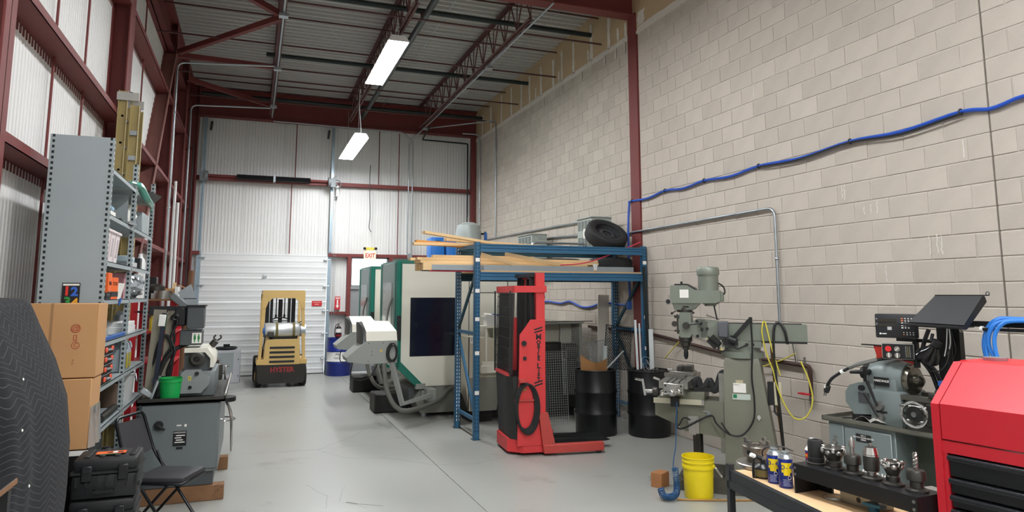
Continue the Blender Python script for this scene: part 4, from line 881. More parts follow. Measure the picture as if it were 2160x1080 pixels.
P('valve', MB().cyl((0, 0, .28), (0, 0, .35), .02, 10).bx((.02, 0, .36), (.12, .02, .015), (0, -.3, 0)), m_steel, t); P('hose', MB().tube(cr([(-.01, 0, .33), (-.07, 0, .3), (-.095, 0, .15), (-.085, 0, .05)], 6), .01, 6), m_rubber, t)
sg = T('extinguisher_sign', 'red and white arrow sign pointing down to the extinguisher', 'sign', (1.99, 17.86, 1.70)); P('sign_plate', MB().box(-.065, .065, -.006, 0, -.16, .16), m_signred, sg)
P('arrow', MB().prism([(-.018, .08), (.018, .08), (.018, -.06), (.045, -.06), (0, -.13), (-.045, -.06), (-.018, -.06)], -.009, -.006, 'y'), m_paper, sg); P('sign_text', MB().box(-.05, .05, -.008, -.006, .10, .115).box(-.05, .05, -.008, -.006, .125, .14), m_paper, sg)
sg = T('red_notice', 'small red notice on the white overhead door', 'sign', (1.50, 17.905, 1.69)); P('notice_plate', MB().box(-.12, .12, -.006, 0, -.062, .062), m_signred, sg); P('notice_text', MB().box(-.09, .09, -.008, -.006, .02, .035).box(-.05, .05, -.008, -.006, -.03, -.01), mat('pale red print', '#e9a4a4', .6), sg)
ex = T('exit_sign', 'lit EXIT sign with red letters above the entry door', 'exit sign', (2.72, 17.6, 2.93))
P('sign_box', MB().box(-.15, .15, 0, .06, -.15, .08, .008), mat('exit face', '#e8d9b4', .5, emit='#f2ead8', estr=.35), ex); TXT('exit_text', 'EXIT', .15, m_signred, ex, (0, -.002, -.06), FACE_NY, .002, bold=.004, sx=.78)
P('battery_pack', MB().box(-.11, .11, 0, .07, .08, .15, .01), mat('yellow pack', '#d7c94e', .5), ex); P('bracket', MB().box(-.02, .02, .06, .24, -.02, .02), m_black, ex)
for s in (-1, 1): P('lamp_head', MB().sph((s*.14, -.02, .12), .035, 10).cyl((s*.14, -.02, .12), (s*.14, -.055, .11), .03, 10), m_black, ex)
# ---------------------------------------------------------------- machining centres
def cnc(loc, label, near):
    t = T('machining_centre', label, 'machine', loc, 0, 'green and cream machining centres'); D = 1.30
    P('base_casting', MB().prism([(.42, .06), (.32, .30), (.45, .47), (2.5, .47), (2.5, .06)], .02, D, 'y'), m_base, t)
    for x in (.5, 1.4, 2.35): P('levelling_foot', MB().cyl((x, .12, 0), (x, .12, .06), .05, 12).cyl((x, D-.12, 0), (x, D-.12, .06), .05, 12), m_galv, t)
    P('body', MB().prism([(.05, .80), (.05, 2.40), (2.5, 2.40), (2.5, .47), (.42, .47)], .02, D, 'y'), m_cream, t)
    P('top_trim', MB().box(.0, 2.5, -.01, D+.01, 2.40, 2.45), m_teal, t)
    sp = P('side_panel', MB().prism([(.09, .855), (.09, 2.39), (1.87, 2.39), (1.87, .475), (.455, .475)], 0, .02, 'y'), m_cream, t)
    P('side_window', MB().box(.235, 1.0, -.006, 0, .945, 1.85, .004), m_glassd, sp); P('window_gasket', MB().box(.228, 1.007, -.003, .0, .938, 1.857), m_black, sp)
    P('access_panel', MB().box(1.2, 1.86, -.004, 0, .5, 1.93), m_cream, sp); P('panel_seam', MB().box(1.2, 1.86, -.005, -.0005, 1.93, 1.942).box(1.19, 1.2, -.005, -.0005, .5, 2.39).box(1.86, 1.872, -.005, -.0005, .5, 2.39), m_vdark, sp)
    P('corner_post', MB().prism([(.0, .80), (.0, 2.44), (.085, 2.44), (.085, .86)], -.02, .03, 'y').cyl((.04, -.005, .8), (.04, -.005, 2.42), .035, 12), m_teal, t)
    P('lower_trim', MB().prism([(.0, .80), (.09, .86), (.46, .49), (.46, .43), (.36, .45)], -.02, .06, 'y'), m_teal, t)
    P('front_door', MB().box(-.02, .05, .10, D-.06, .80, 2.42, .01), m_gteal, t); P('door_window', MB().box(-.026, -.018, .28, D-.25, 1.25, 2.1), mat('grey tinted pane', '#74807f', .15), t)
    P('door_post', MB().box(-.03, .05, D-.08, D, .8, 2.43), m_teal, t)
    P('door_handle', MB().tube(cr([(-.03, .22, 1.85), (-.09, .24, 1.6), (-.09, .24, 1.4), (-.03, .22, 1.12)], 6), .018, 8), m_chrome, t)
    P('door_lock', MB().box(.01, .075, -.06, -.02, 1.2, 1.58, .01).cyl((.04, -.08, 1.5), (.04, -.02, 1.5), .03, 10), m_black, t)
    P('chip_tray', MB().box(.25, .55, .1, D-.1, .2, .44), m_mgreyd, t); P('coolant_box', MB().box(.42, .62, -.05, .02, .32, .42).box(.33, .48, -.05, .03, .44, .52), m_pgrey, t)
    P('conveyor', MB().box(-.2, .35, .6, D-.2, .0, .30, .02), m_vdark, t)
    # pendant on swing arm
    ar = P('pendant_arm', MB().tube([(.52, -.26, .37), (-.02, -.72, .33), (-.17, -.62, .92)], .045, 4), m_pgrey, t)
    P('arm_mount', MB().box(.46, .6, -.28, .02, .28, .46, .01), m_pgrey, ar)
    P('arm_conduit', MB().tube(cr([(1.1, -.05, .45), (.85, -.1, .42), (.6, -.3, .28), (.1, -.75, .24), (-.12, -.80, .3), (-.25, -.72, .55), (-.28, -.62, .9)], 8), .035, 8), m_hose, ar)
    pd = P('pendant', MB().hull([(x, y, z) for y in (-.62, -.06) for (x, z) in ((-.82, 1.0), (-.80, .94), (-.55, .905), (-.09, .91), (-.09, 1.23), (-.545, 1.23))]), m_pgrey, t)
    P('pendant_hood', MB().hull([(-.545, -.62, 1.232), (-.09, -.62, 1.232), (-.545, -.06, 1.232), (-.09, -.06, 1.232), (-.545, -.60, 1.37), (-.10, -.60, 1.37), (-.56, -.28, 1.50), (-.16, -.28, 1.50), (-.56, -.06, 1.50), (-.16, -.06, 1.50)]), m_cream, pd)
    P('screen_side', MB().hull([(-.60, -.618, 1.06), (-.60, -.06, 1.06), (-.546, -.618, 1.06), (-.546, -.06, 1.06), (-.62, -.06, 1.49), (-.62, -.3, 1.49), (-.546, -.06, 1.49), (-.56, -.5, 1.4)]), m_mgreyd, pd)
    P('cable_hook', MB().box(-.2, -.14, -.66, -.62, .93, .96), m_black, pd); P('cable_hook', MB().box(-.2, -.14, -.66, -.62, 1.17, 1.2), m_black, pd)
    P('cable_loop', MB().torus((-.17, -.65, 1.06), .1, .016, 24, 6, Euler((PI/2, 0, 0)).to_matrix() @ Matrix.Diagonal((.72, 1.25, 1))).torus((-.16, -.662, 1.06), .085, .014, 24, 6, Euler((PI/2, .1, 0)).to_matrix() @ Matrix.Diagonal((.72, 1.3, 1))), m_black, pd)
    P('warning_triangle', MB().prism([(-.345, 1.08), (-.305, 1.08), (-.325, 1.115)], -.623, -.62, 'y'), mat('hazard yellow', '#e0b62c', .5), pd)
    for x, z in ((-.51, 1.2), (-.3, 1.2), (-.12, 1.2), (-.51, .94), (-.12, .94), (-.46, 1.08), (-.46, 1.03)): P('screw', MB().cyl((x, -.624, z), (x, -.62, z), .007, 6), m_black, pd)
    P('pendant_cable', MB().tube(cr([(-.7, -.4, .93), (-.72, -.4, .72), (-.6, -.45, .66), (-.45, -.5, .72), (-.35, -.5, .9)], 6), .008, 6).tube(cr([(-.3, -.55, .9), (-.28, -.6, .76), (-.2, -.6, .75), (-.12, -.5, .88)], 6), .008, 6).tube(cr([(.0, -.3, 1.0), (-.05, -.35, .6), (.02, -.4, .35)], 6), .006, 6), m_black, pd)
    return t
c1 = cnc((2.13, 11.02, 0), 'nearer cream and green machining centre behind the blue rack', True)
c2 = DUP(c1, (2.13, 13.62, 0), 0, 'farther cream and green machining centre near the exit door')
for q in c2.children:
    if q.name.startswith('pendant'): q.location = (.14, 0, .0)
t = T('blue_crate', 'blue plastic crate on top of the farther machining centre', 'crate', (3.66, 14.1, 2.452)); P('crate_body', MB().box(-.28, .0, -.2, .2, 0, .62, .02, 2), mat('crate blue', '#1668b8', .4), t); P('grip', MB().box(-.2, -.08, -.206, -.2, .47, .55), m_black, t)
ONE('blue_crate', MB().box(3.70, 3.92, 13.9, 14.3, 2.452, 3.05, .02, 2), mat('crate blue', '#1668b8'), 'second blue crate, right beside the first on the machine roof', 'crate')
t = T('air_tank', 'grey domed air tank above the rear machining centre', 'tank', (4.29, 14.3, 2.452)); P('tank_shell', MB().lathe([(0, .06), (.15, .06), (.27, .14), (.272, .78), (.24, .92), (.13, .985), (0, 1.0)], 36), mat('tank grey', '#9aa09c', .4, .1, .04), t)
for k in range(3): P('foot', MB().bx((.2*math.cos(2.1*k), .2*math.sin(2.1*k), .06), (.05, .05, .12)), mat('tank grey', '#9aa09c'), t)
P('valve_manifold', MB().cyl((.27, -.05, .75), (.38, -.05, .75), .02, 8).cyl((.36, -.05, .66), (.36, -.05, .8), .018, 8), m_vdark, t); P('blue_valve', MB().box(.34, .40, -.08, -.03, .6, .78, .01), m_blueb, t); P('top_pipe', MB().cyl((0, 0, 1.0), (0, 0, 1.09), .02, 8), m_steel, t)
# ================================================================== MIDDLE: RACK, LIFT, DRUMS
m_rack = mat('rack blue', '#2c5f80', .42, 0, .1, 4, wear='#234a5c', wamt=.2)
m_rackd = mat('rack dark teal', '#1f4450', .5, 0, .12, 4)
def rpost(b, x, y): b.box(x-.0375, x+.0375, y-.035, y-.031, 0.008, 2.62).box(x-.0375, x-.0335, y-.035, y+.035, 0.008, 2.62).box(x+.0335, x+.0375, y-.035, y+.035, 0.008, 2.62); return b
rk = T('pallet_rack', 'blue steel pallet rack holding lumber and tires', 'rack', (0, 0, 0))
RX0, RX1, RY0, RY1 = 2.86, 5.465, 9.12, 10.03
for x in (RX0, RX1):
    for y in (RY0, RY1):
        p = P('upright', rpost(MB(), x, y), m_rack, rk, smooth=False); P('foot_plate', MB().box(x-.055, x+.05, y-.06, y+.06, 0, .008), m_rackd, p)
        if y == RY0:
            b = MB()
            for k in range(50):
                z = .1+.05*k; b.box(x-.022, x-.013, y-.0362, y-.0352, z, z+.028).box(x+.013, x+.022, y-.0362, y-.0352, z, z+.028)
            o = P('slot_row', b, m_hole, p, smooth=False); o['kind'] = 'stuff'
        else:
            b = MB(); sgn = -1
            for k in range(50):
                z = .1+.05*k; b.box(x-.022, x-.013, y-.0362, y-.0352, z, z+.028).box(x+.013, x+.022, y-.0362, y-.0352, z, z+.028)
            o = P('slot_row', b, m_tape, p, smooth=False); o['kind'] = 'stuff'
    for (ya, za, yc, zc) in ((RY0+.04, 2.2, RY1-.04, 1.42), (RY0+.04, .28, RY1-.04, 1.33)):
        dy, dz = yc-ya, zc-za; L = math.hypot(dy, dz)
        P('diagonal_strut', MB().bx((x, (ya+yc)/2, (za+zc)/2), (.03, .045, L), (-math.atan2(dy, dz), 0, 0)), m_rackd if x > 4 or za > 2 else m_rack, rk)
    for z in (.25, 1.38, 2.572): P('cross_strut', MB().box(x-.015, x+.015, RY0+.03, RY1-.03, z-.022, z+.022), m_rack, rk)
def beam(y, z0, z1, m=m_rack):
    h = z1-z0; ya, yc = (y-.045, y+.005)
    poly = [(ya, z0), (ya, z0+h*.28), (ya+.008, z0+h*.33), (ya+.008, z0+h*.45), (ya, z0+h*.5), (ya, z0+h*.64), (ya+.008, z0+h*.69), (ya+.008, z0+h*.8), (ya, z0+h*.85), (ya, z1), (yc, z1), (yc, z0)]
    return P('beam', MB().prism(poly, RX0+.0375, RX1-.0375, 'x'), m, rk, smooth=False)
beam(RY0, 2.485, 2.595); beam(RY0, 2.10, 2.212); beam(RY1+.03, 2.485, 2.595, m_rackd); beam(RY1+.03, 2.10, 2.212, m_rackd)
for x in (RX0, RX1):
    for k, z in enumerate((2.35, 1.93, 1.55, 1.10, .58)): P('paper_label', MB().box(x-.03, x+.03, RY0-.0375, RY0-.036, z, z+.05), m_paper, rk)
P('shelf_board', MB().box(RX0+.05, 4.25, RY0-.03, RY1+.03, 2.213, 2.232), m_ply, rk); P('shelf_board', MB().box(4.254, RX1-.05, RY0-.03, RY1+.03, 2.213, 2.232), m_ply, rk)
# lumber on the rack
def plank(a, c, w, h, m, label, roll=0.0):
    a = Vector(a); c = Vector(c); d = c-a
    o = ONE('lumber_board', MB().bx((0, 0, 0), (d.length, w, h), (roll, 0, 0), .002), m, label, 'lumber', 'boards on the blue rack')
    o.location = (a+c)/2; o.rotation_euler = (0, -math.asin(d.z/d.length), math.atan2(d.y, d.x)); return o
Z0 = 2.2325
def lay(x0, x1, y, z, w, h, label, dy=0.0): return plank((x0, y, z+h/2), (x1, y+dy, z+h/2), w, h, m_wood, label)
lay(2.14, 4.6, 9.29, Z0, .10, .10, 'thick pale timber lying lowest at the front of the rack')
lay(2.18, 4.9, 9.40, Z0, .10, .09, 'second thick timber behind the front one')
lay(2.15, 5.0, 9.505, Z0, .09, .09, 'third thick timber on the rack shelf')
lay(2.12, 4.7, 9.61, Z0, .09, .09, 'rearmost thick timber on the rack shelf')
lay(2.12, 4.9, 9.38, Z0+.102, .14, .036, 'flat board lying on the thick timbers')
lay(2.1, 4.8, 9.55, Z0+.102, .14, .036, 'flat board behind, on the thick timbers')
lay(2.08, 4.95, 9.39, Z0+.140, .14, .036, 'upper flat board near the top of the lumber pile')
lay(2.02, 4.9, 9.56, Z0+.140, .14, .036, 'upper rear flat board sticking out farthest left')
lay(2.3, 3.8, 9.4, Z0+.178, .10, .036, 'short board on the very top of the shelf pile')
plank((2.95, 9.225, 2.46), (3.55, 9.226, 2.30), .012, .05, m_wood, 'thin slat slanting down in front of the lumber')
plank((3.30, 9.210, 2.47), (4.55, 9.211, 2.265), .012, .05, m_wood, 'long thin slat slanting in front of the lumber')
plank((2.12, 9.15, 2.735), (3.35, 9.5, 2.617), .09, .036, m_wood, 'top board slanting up to the left above the rack')
plank((2.5, 9.47, 2.67), (4.2, 9.86, 2.63), .09, .036, m_wood, 'second slanting board on top of the rack')
plank((2.1, 9.70, 2.617), (3.2, 9.70, 2.617), .11, .04, m_wood, 'flat board across the rack top at its left end')
plank((2.16, 9.84, 2.650), (3.0, 9.84, 2.61), .12, .06, mat('amber lumber', '#c98a3e', .65, 0, .1, 3), 'short amber block on the rack top')
m_sheet = mat('galvanized sheet', '#98a1a6', .4, .6, .08, 6)
def lsheet(name, a, c, w, label): 
    o = ONE(name, MB().bx((0, 0, 0), (c-a, w, .003)).bx((0, -w/2, .035), (c-a, .003, .07)), m_sheet, label, 'steel angle', 'steel angles on the rack'); return o
o = lsheet('steel_angle', 0, 1.68, .05, 'long galvanized angle along the front of the rack shelf'); o.location = (3.79, 9.125, 2.2345)
o = lsheet('steel_angle', 0, .60, .04, 'galvanized angle farther right on the rack shelf'); o.location = (4.98, 9.112, 2.2345)
o = lsheet('steel_angle', 0, .75, .05, 'short galvanized angle sticking out left of the rack'); o.location = (2.62, 9.20, 2.2345)
ONE('aluminum_rail', MB().prism([(0, 0), (.05, 0), (.05, .02), (.03, .05), (.0, .07)], 3.1, 4.3, 'x'), m_galv, 'bright aluminium rail lying on the rack shelf', 'rail', loc=(0, 9.153, 2.233))
ONE('red_rod', MB().tube(cr([(5.40, 9.08, 2.68), (4.95, 9.13, 2.50), (4.5, 9.10, 2.36), (4.1, 9.10, 2.32)], 8), .009, 6), mat('pink red rod', '#c23a52', .45), 'bent red rod crossing the rack at right', 'rod')
ONE('red_rod', MB().cyl((2.22, 9.20, 2.221), (2.89, 9.21, 2.221), .01, 6), mat('pink red rod', '#c23a52'), 'red rod sticking out under the lumber ends', 'rod')
ONE('black_strip', MB().bx((2.5, 9.27, 2.224), (.75, .03, .012)), m_black, 'black strip under the lumber ends', 'strip')
t = T('pipe_fitting', 'white plastic pipe fitting on the rack shelf', 'fitting', (4.70, 9.19, 2.29)); P('tee', MB().cyl((0, 0, -.03), (0, 0, .06), .035, 12).cyl((-.08, 0, -.02), (.08, 0, -.02), .03, 12), m_white, t)
# tyres
m_tyre = mat('tire rubber', '#1b1c1c', .75, 0, .2, 12)
def tire(name, label, loc, rot, wheel):
    t = T(name, label, 'tire', loc, 0, 'tires on the blue rack'); t.rotation_euler = rot; R, r, w = .325, .20, .11
    prof = [(r, -w*.78), (r+.02, -w*.9), (r+.06, -w), (R-.045, -w), (R-.012, -w*.86), (R, -w*.66), (R, w*.66), (R-.012, w*.86), (R-.045, w), (r+.06, w), (r+.02, w*.9), (r, w*.78)]
    P('tread_band', MB().lathe([(q, z) for q, z in prof]+[(r, -w*.78)], 48), m_tyre, t)
    g = MB()
    for k in (-.045, 0, .045): g.lathe([(R-.004, k-.004), (R+.0012, k-.004), (R+.0012, k+.004), (R-.004, k+.004)], 48)
    P('tread_groove', g, m_hole, t)
    for k in range(48):
        a = 2*PI*k/48; 
        for zz in (-.075, .075):
            if k % 2 == 0: pass
    if wheel:
        P('wheel_rim', MB().lathe([(.205, -.09), (.213, -.09), (.213, -.07), (.198, -.06), (.185, -.02), (.17, -.01), (.145, -.035), (.10, -.05), (.075, -.045), (.07, -.02), (.03, -.02), (.03, .0), (.17, .02), (.2, .06)], 40), mat('wheel black', '#3a3c3f', .3, .4), t)
        for k in range(16): a = 2*PI*k/16; P('vent_hole', MB().cyl((.157*math.cos(a), .157*math.sin(a), -.0325), (.157*math.cos(a), .157*math.sin(a), -.012), .011, 8), m_hole, t)
        for k in range(5): a = 2*PI*k/5; P('lug_hole', MB().cyl((.05*math.cos(a), .05*math.sin(a), -.0265), (.05*math.cos(a), .05*math.sin(a), -.018), .008, 8), m_hole, t)
        P('hub_bore', MB().cyl((0, 0, -.026), (0, 0, -.01), .028, 14), m_hole, t)
    else:
        P('wheel_rim', MB().lathe([(.0, .03), (.12, .03), (.19, .06), (.205, .09), (.2, -.09), (.19, -.05), (.0, -.02)], 32), m_blkmetal, t)
    return t
tire('car_tire', 'tire lying flat on the rack shelf at right', (5.10, 9.47, 2.3425), (0, 0, 0), False)
tire('car_tire', 'tire lying flat behind the front one on the rack', (4.50, 9.99, 2.3425), (0, 0, .3), False)
tire('car_tire', 'tire with black steel wheel leaning on the rack top', (5.05, 9.50, 2.80), (math.radians(-141), math.radians(4), 0), True)
# ---------------------------------------------------------------- red mobile lift
m_lred = mat('lift red', '#d23a3c', .45, 0, .07, 3, wear='#a02c2a', wamt=.22, wscale=9)
m_lredd = mat('lift scuffed red', '#b3413a', .6, 0, .12, 6, wear='#7c5046', wamt=.3, wscale=10)
L = T('mobile_lift', 'red walk-behind mobile lift stacker before the blue rack', 'stacker', (2.985, 8.44, 0), math.radians(-6))
P('base_skirt', MB().prism([(.0, -.27), (.17, -.42), (.55, -.42), (.55, .42), (.17, .42), (0, .27)], .035, .185, 'z'), m_lred, L)
P('battery_box', MB().hull([(x, y, z) for (x, y, z) in ((.03, -.30, .185), (.03, .30, .185), (.10, -.38, .185), (.5, -.38, .185), (.5, .38, .185), (.10, .38, .185), (-.01, -.28, .92), (-.01, .28, .92), (.05, -.36, .92), (.5, -.36, .92), (.5, .36, .92), (.05, .36, .92))]), mat('battery black', '#282a28', .6, .1, .25, 8, wear='#4a4a44', wamt=.3), L)
P('warning_label', MB().bx((.015, -.02, .68), (.004, .16, .22), (0, -.055, 0)), mat('dull yellow label', '#9a8a48', .6), L); P('paper_label', MB().bx((.03, -.12, .40), (.004, .1, .12), (0, -.055, 0)), m_paper, L)
P('top_rail', MB().bx((.01, 0, .94), (.05, .62, .035)), m_lred, L)
sd = P('side_panel', MB().prism([(.09, .185), (.12, 1.42), (.26, 1.60), (.44, 1.60), (.44, .12), (.09, .12)], -.43, -.405, 'y'), m_lred, L)
P('side_panel', MB().prism([(.09, .185), (.12, 1.42), (.26, 1.60), (.44, 1.60), (.44, .12), (.09, .12)], .405, .43, 'y'), m_lred, L)
z = 1.39
for i, c_ in enumerate('MOBILE LIFT'):
    if c_ == ' ': z -= .038; continue
    big = i in (0, 7)
    TXT('letter', c_, .092 if big else .064, m_black, sd, (.355, -.4315, z), FACE_NY, .001, bold=.003); z -= .066 if big else .048
for zz in (1.435, 1.47): P('dash_mark', MB().prism([(.30, zz-.0), (.30, zz+.018), (.405, zz+.048), (.405, zz+.03)], -.4315, -.43, 'y'), m_black, sd)
for zz in (.80, .835): P('dash_mark', MB().prism([(.30, zz-.0), (.30, zz+.018), (.405, zz+.048), (.405, zz+.03)], -.4315, -.43, 'y'), m_black, sd)
P('switch_knob', MB().cyl((.17, -.43, 1.32), (.17, -.455, 1.32), .03, 14), m_black, sd); P('switch_knob', MB().box(.16, .20, -.445, -.43, 1.12, 1.16), m_black, sd)
P('yellow_tag', MB().box(.12, .2, -.432, -.43, .76, .78), mat('dull yellow label', '#9a8a48'), sd)
for s in (-1, 1):
    P('mast_post', MB().box(.33, .44, s*.38-.035, s*.38+.035, .2, 2.17), m_lred, L)
    P('brace_plate', MB().prism([(.34, .50), (.455, .50), (.56, .05), (.40, .05)], s*.455-.03, s*.455+.03, 'y'), m_lredd, L)
    P('outrigger_leg', MB().box(.40, 1.16 if s < 0 else .80, s*.455-.045, s*.455+.045, .03, .13, .006), m_lredd, L)
    P('leg_roller', MB().cyl(((1.1 if s < 0 else .7), s*.455-.03, .03), ((1.1 if s < 0 else .7), s*.455+.03, .03), .03, 10), m_black, L)
    P('fork', MB().prism([(.50, .07), (1.30, .085), (1.36, .095), (1.30, .115), (.50, .13)], s*.15-.06, s*.15+.06, 'y'), m_blkmetal, L)
    P('inner_rail', MB().box(.28, .34, s*.30-.02, s*.30+.02, .2, 2.17), m_blkmetal, L)
    P('lift_chain', MB().box(.29, .32, s*.12-.02, s*.12+.02, .6, 2.1), m_vdark, L)
P('mast_head', MB().box(.26, .44, -.36, .36, 2.12, 2.17), m_blkmetal, L)
P('lift_cylinder', MB().cyl((.31, 0, .2), (.31, 0, 2.0), .04, 14), m_dsteel, L); P('mast_backplate', MB().box(.36, .38, -.34, .34, .3, 1.3), m_vdark, L)
P('fork_carriage', MB().box(.45, .51, -.28, .28, .08, .5), m_blkmetal, L)
P('guard_bar', MB().box(.03, .46, -.44, -.41, 1.93, 2.01).box(.03, .06, -.44, .44, 1.93, 2.01).box(.03, .46, .41, .44, 1.93, 2.01), m_lred, L)
g = MB(); n = 26
for k in range(n+1): y = -.40+.80*k/n; g.cyl((.0, y, .95), (.04, y, 1.93), .0025, 4)
for k in range(8): zz = 1.0+.125*k; g.cyl((.002+.04*(zz-.95), -.40, zz), (.002+.04*(zz-.95), .40, zz), .005, 5)
for k in range(12): g.cyl((.01+.03*k, -.412, .95+.04*0), (.03+.03*k, -.412, 1.93 if k < 9 else 1.9), .0025, 4)
o = P('mesh_guard', g, m_blkmetal, L); o['kind'] = 'stuff'
P('guard_frame', MB().box(-.005, .012, -.415, -.40, .92, 1.95), m_blkmetal, L); P('guard_frame', MB().box(-.005, .012, .40, .415, .92, 1.95), m_blkmetal, L)
P('guard_panel', MB().hull([(.03, -.39, .95), (.03, .39, .95), (.06, -.39, 1.92), (.06, .39, 1.92), (.035, -.39, .95), (.035, .39, .95), (.065, -.39, 1.92), (.065, .39, 1.92)]), mat('smoky screen', '#3d3a36', .5, alpha=.75), L)
co = MB()
for k in range(4): co.torus((.18+.01*k, -.455-.008*k, .58-.01*k), .145, .014, 30, 6, Euler((PI/2, 0, 0)).to_matrix() @ Matrix.Diagonal((.85+.03*k, 1.85+.04*k, 1)))
P('cable_coil', co, m_rubber, L); P('cable_hook', MB().box(.05, .3, -.46, -.43, .64, .66), m_lredd, L); P('cable_hook', MB().box(.10, .17, -.5, -.43, .86, .9), m_lredd, L)
for x in (.15, .45):
    for s in (-1, 1): P('caster', MB().cyl((x, s*.25-.03, .035), (x, s*.25+.03, .035), .035, 12), m_black, L)
# ---------------------------------------------------------------- black drums
m_bd = mat('black drum paint', '#17181a', .35, .2, .3, 8, wear='#39352e', wamt=.24, wscale=6)
def open_drum(loc, label):
    t = T('steel_drum', label, 'drum', loc, random.uniform(0, 3), 'black steel drums'); pr = drum_prof(.285, .87)[:-3]
    P('drum_shell', MB().lathe(pr+[(.279, .87), (.272, .03), (0, .03)], 40), m_bd, t); P('rim', MB().torus((0, 0, .868), .287, .009, 40, 6), m_blkmetal, t)
    return t
open_drum((4.55, 8.94, 0), 'black drum with cardboard in it, right of the red lift'); open_drum((5.20, 8.62, 0), 'black scrap drum beside the milling table')
t = T('scrap_cardboard', 'bent brown cardboard sheet sticking out of the left drum', 'cardboard', (4.50, 8.92, 0))
P('sheet', MB().grid(lambda u, v: (-.21+.42*u, -.08+.10*abs(u-.4), .72+(.30-.08*math.sin(u*PI))*v+.06*(1-u)*v), 10, 4).grid(lambda u, v: (-.21+.42*u, -.085+.10*abs(u-.4), .72+(.30-.08*math.sin(u*PI))*v+.06*(1-u)*v), 10, 4), mat('stained cardboard', '#8a6238', .85, 0, .2, 6), t)
ONE('scrap_pipe', MB().cyl((4.62, 8.9, .80), (5.02, 8.98, 1.10), .015, 10), m_galv, 'grey pipe sticking out of the left drum', 'pipe')
ONE('clear_tube', MB().cyl((4.72, 9.0, .45), (4.74, 9.0, 1.18), .035, 12), mat('clear tube', '#a7b0ae', .3, trans=.3), 'clear upright tube standing in the left drum', 'tube')
for k, (x, y, x1, y1, z1, w) in enumerate(((5.10, 8.70, 5.08, 8.74, 1.55, .028), (5.17, 8.72, 5.16, 8.78, 1.5, .018), (5.30, 8.66, 5.31, 8.72, 1.42, .06))):
    o = ONE('scrap_strip', MB().bx(((x+x1)/2, (y+y1)/2, (.5+z1)/2), (w, .02, z1-.5), (-.03, (x1-x)/(z1-.5), 0)), mat('pale strip', '#cfd6d6', .5), ['white strip leaning left in the scrap drum', 'thin pale strip in the scrap drum', 'wide white strip on the right of the scrap drum'][k], 'strip', 'strips in the scrap drum')
ONE('wire_basket', MB().torus((5.12, 8.52, .98), .08, .004, 20, 5, (1.2, .3, 0)).torus((5.12, 8.52, .92), .06, .004, 20, 5, (1.2, .3, 0)).torus((5.12, 8.5, .95), .07, .004, 20, 5, (.2, 1.3, 0)), m_galv, 'wire loop tangle in the scrap drum', 'wire')
b = MB()
for k in range(60):
    a, r = random.uniform(0, 6.28), .24*math.sqrt(random.random()); b.bx((5.20+r*math.cos(a), 8.62+r*math.sin(a), .82+random.uniform(-.03, .06)), (random.uniform(.02, .09), random.uniform(.01, .05), random.uniform(.004, .02)), (random.uniform(-.6, .6), random.uniform(-.6, .6), random.uniform(0, 3)))
b.cyl((5.2, 8.62, .60), (5.2, 8.62, .80), .262, 20)
o = ONE('metal_scrap', b, m_dsteel, 'loose metal offcuts filling the scrap drum', 'scrap'); o['kind'] = 'stuff'
ONE('dark_bar', MB().bx((5.40, 8.93, 1.15), (.035, .05, 2.32), (.02, -.045, 0)), mat('dark bar', '#2b3233', .5, .4), 'long dark flat bar leaning on the rack post at right', 'bar')
# ---------------------------------------------------------------- old turning machine behind the rack
t = T('turning_machine', 'grey and beige turning machine behind the blue rack', 'machine', (0, 0, 0))
P('headstock_cover', MB().hull([(x, y, z) for y in (10.30, 10.85) for x, z in ((3.12, .17), (3.50, .17), (3.56, .62), (3.62, 1.22), (3.10, 1.27), (3.06, .6))]), mat('warm beige paint', '#c3beaa', .45, 0, .06, 3), t)
P('lower_skirt', MB().hull([(x, y, z) for y in (10.27, 10.30) for x, z in ((3.14, .17), (3.55, .17), (3.60, .66), (3.12, .66))]), m_base, t)
P('door_seam', MB().box(3.105, 3.115, 10.285, 10.30, .2, 1.26), m_black, t)
tg = P('number_tag', MB().box(3.13, 3.25, 10.292, 10.299, 1.17, 1.25), m_paper, t); TXT('number', '3260', .055, m_black, tg, (3.19, 10.2915, 1.22), FACE_NY); TXT('number', 'A', .04, m_black, tg, (3.19, 10.2915, 1.185), FACE_NY)
P('feed_tray', MB().box(3.3, 3.66, 10.22, 10.32, .85, .90).box(3.28, 3.62, 10.2, 10.3, .72, .85, .02), m_cream, t); P('control_frame', MB().box(3.36, 3.39, 10.26, 10.30, .9, 1.42).box(3.25, 3.8, 10.24, 10.5, 1.40, 1.43), m_cream, t)
P('machine_bed', MB().box(3.62, 5.0, 10.32, 10.95, .12, .85, .02), m_vdark, t); P('splash_back', MB().box(3.62, 5.02, 10.62, 10.66, .85, 1.44), mat('splash cream', '#b9b7a6', .5, 0, .1, 3), t)
P('top_ledge', MB().box(3.6, 5.05, 10.3, 10.95, 1.44, 1.465), mat('ledge grey', '#8f918b', .5), t); P('end_wall', MB().box(4.97, 5.02, 10.32, 10.95, .12, 1.44), m_base, t)
P('turret', MB().lathe([(0, 0), (.15, 0), (.15, .14), (.1, .16), (0, .16)], 12, (4.0, 10.45, 1.05), (PI/2, 0, 0)).box(3.85, 4.2, 10.3, 10.6, .82, .98, .02).box(4.35, 4.7, 10.35, 10.6, .85, 1.15, .03), m_dsteel, t)
P('spindle_motor', MB().cyl((4.72, 10.45, 1.0), (4.95, 10.45, 1.0), .13, 16), m_dsteel, t); P('foot', MB().box(3.15, 3.5, 10.35, 10.8, 0, .17), m_vdark, t); P('foot', MB().box(3.8, 4.9, 10.4, 10.9, 0, .12), m_vdark, t)
P('round_cover', MB().cyl((3.0, 10.42, .30), (3.05, 10.40, .33), .2, 20), m_vdark, t)
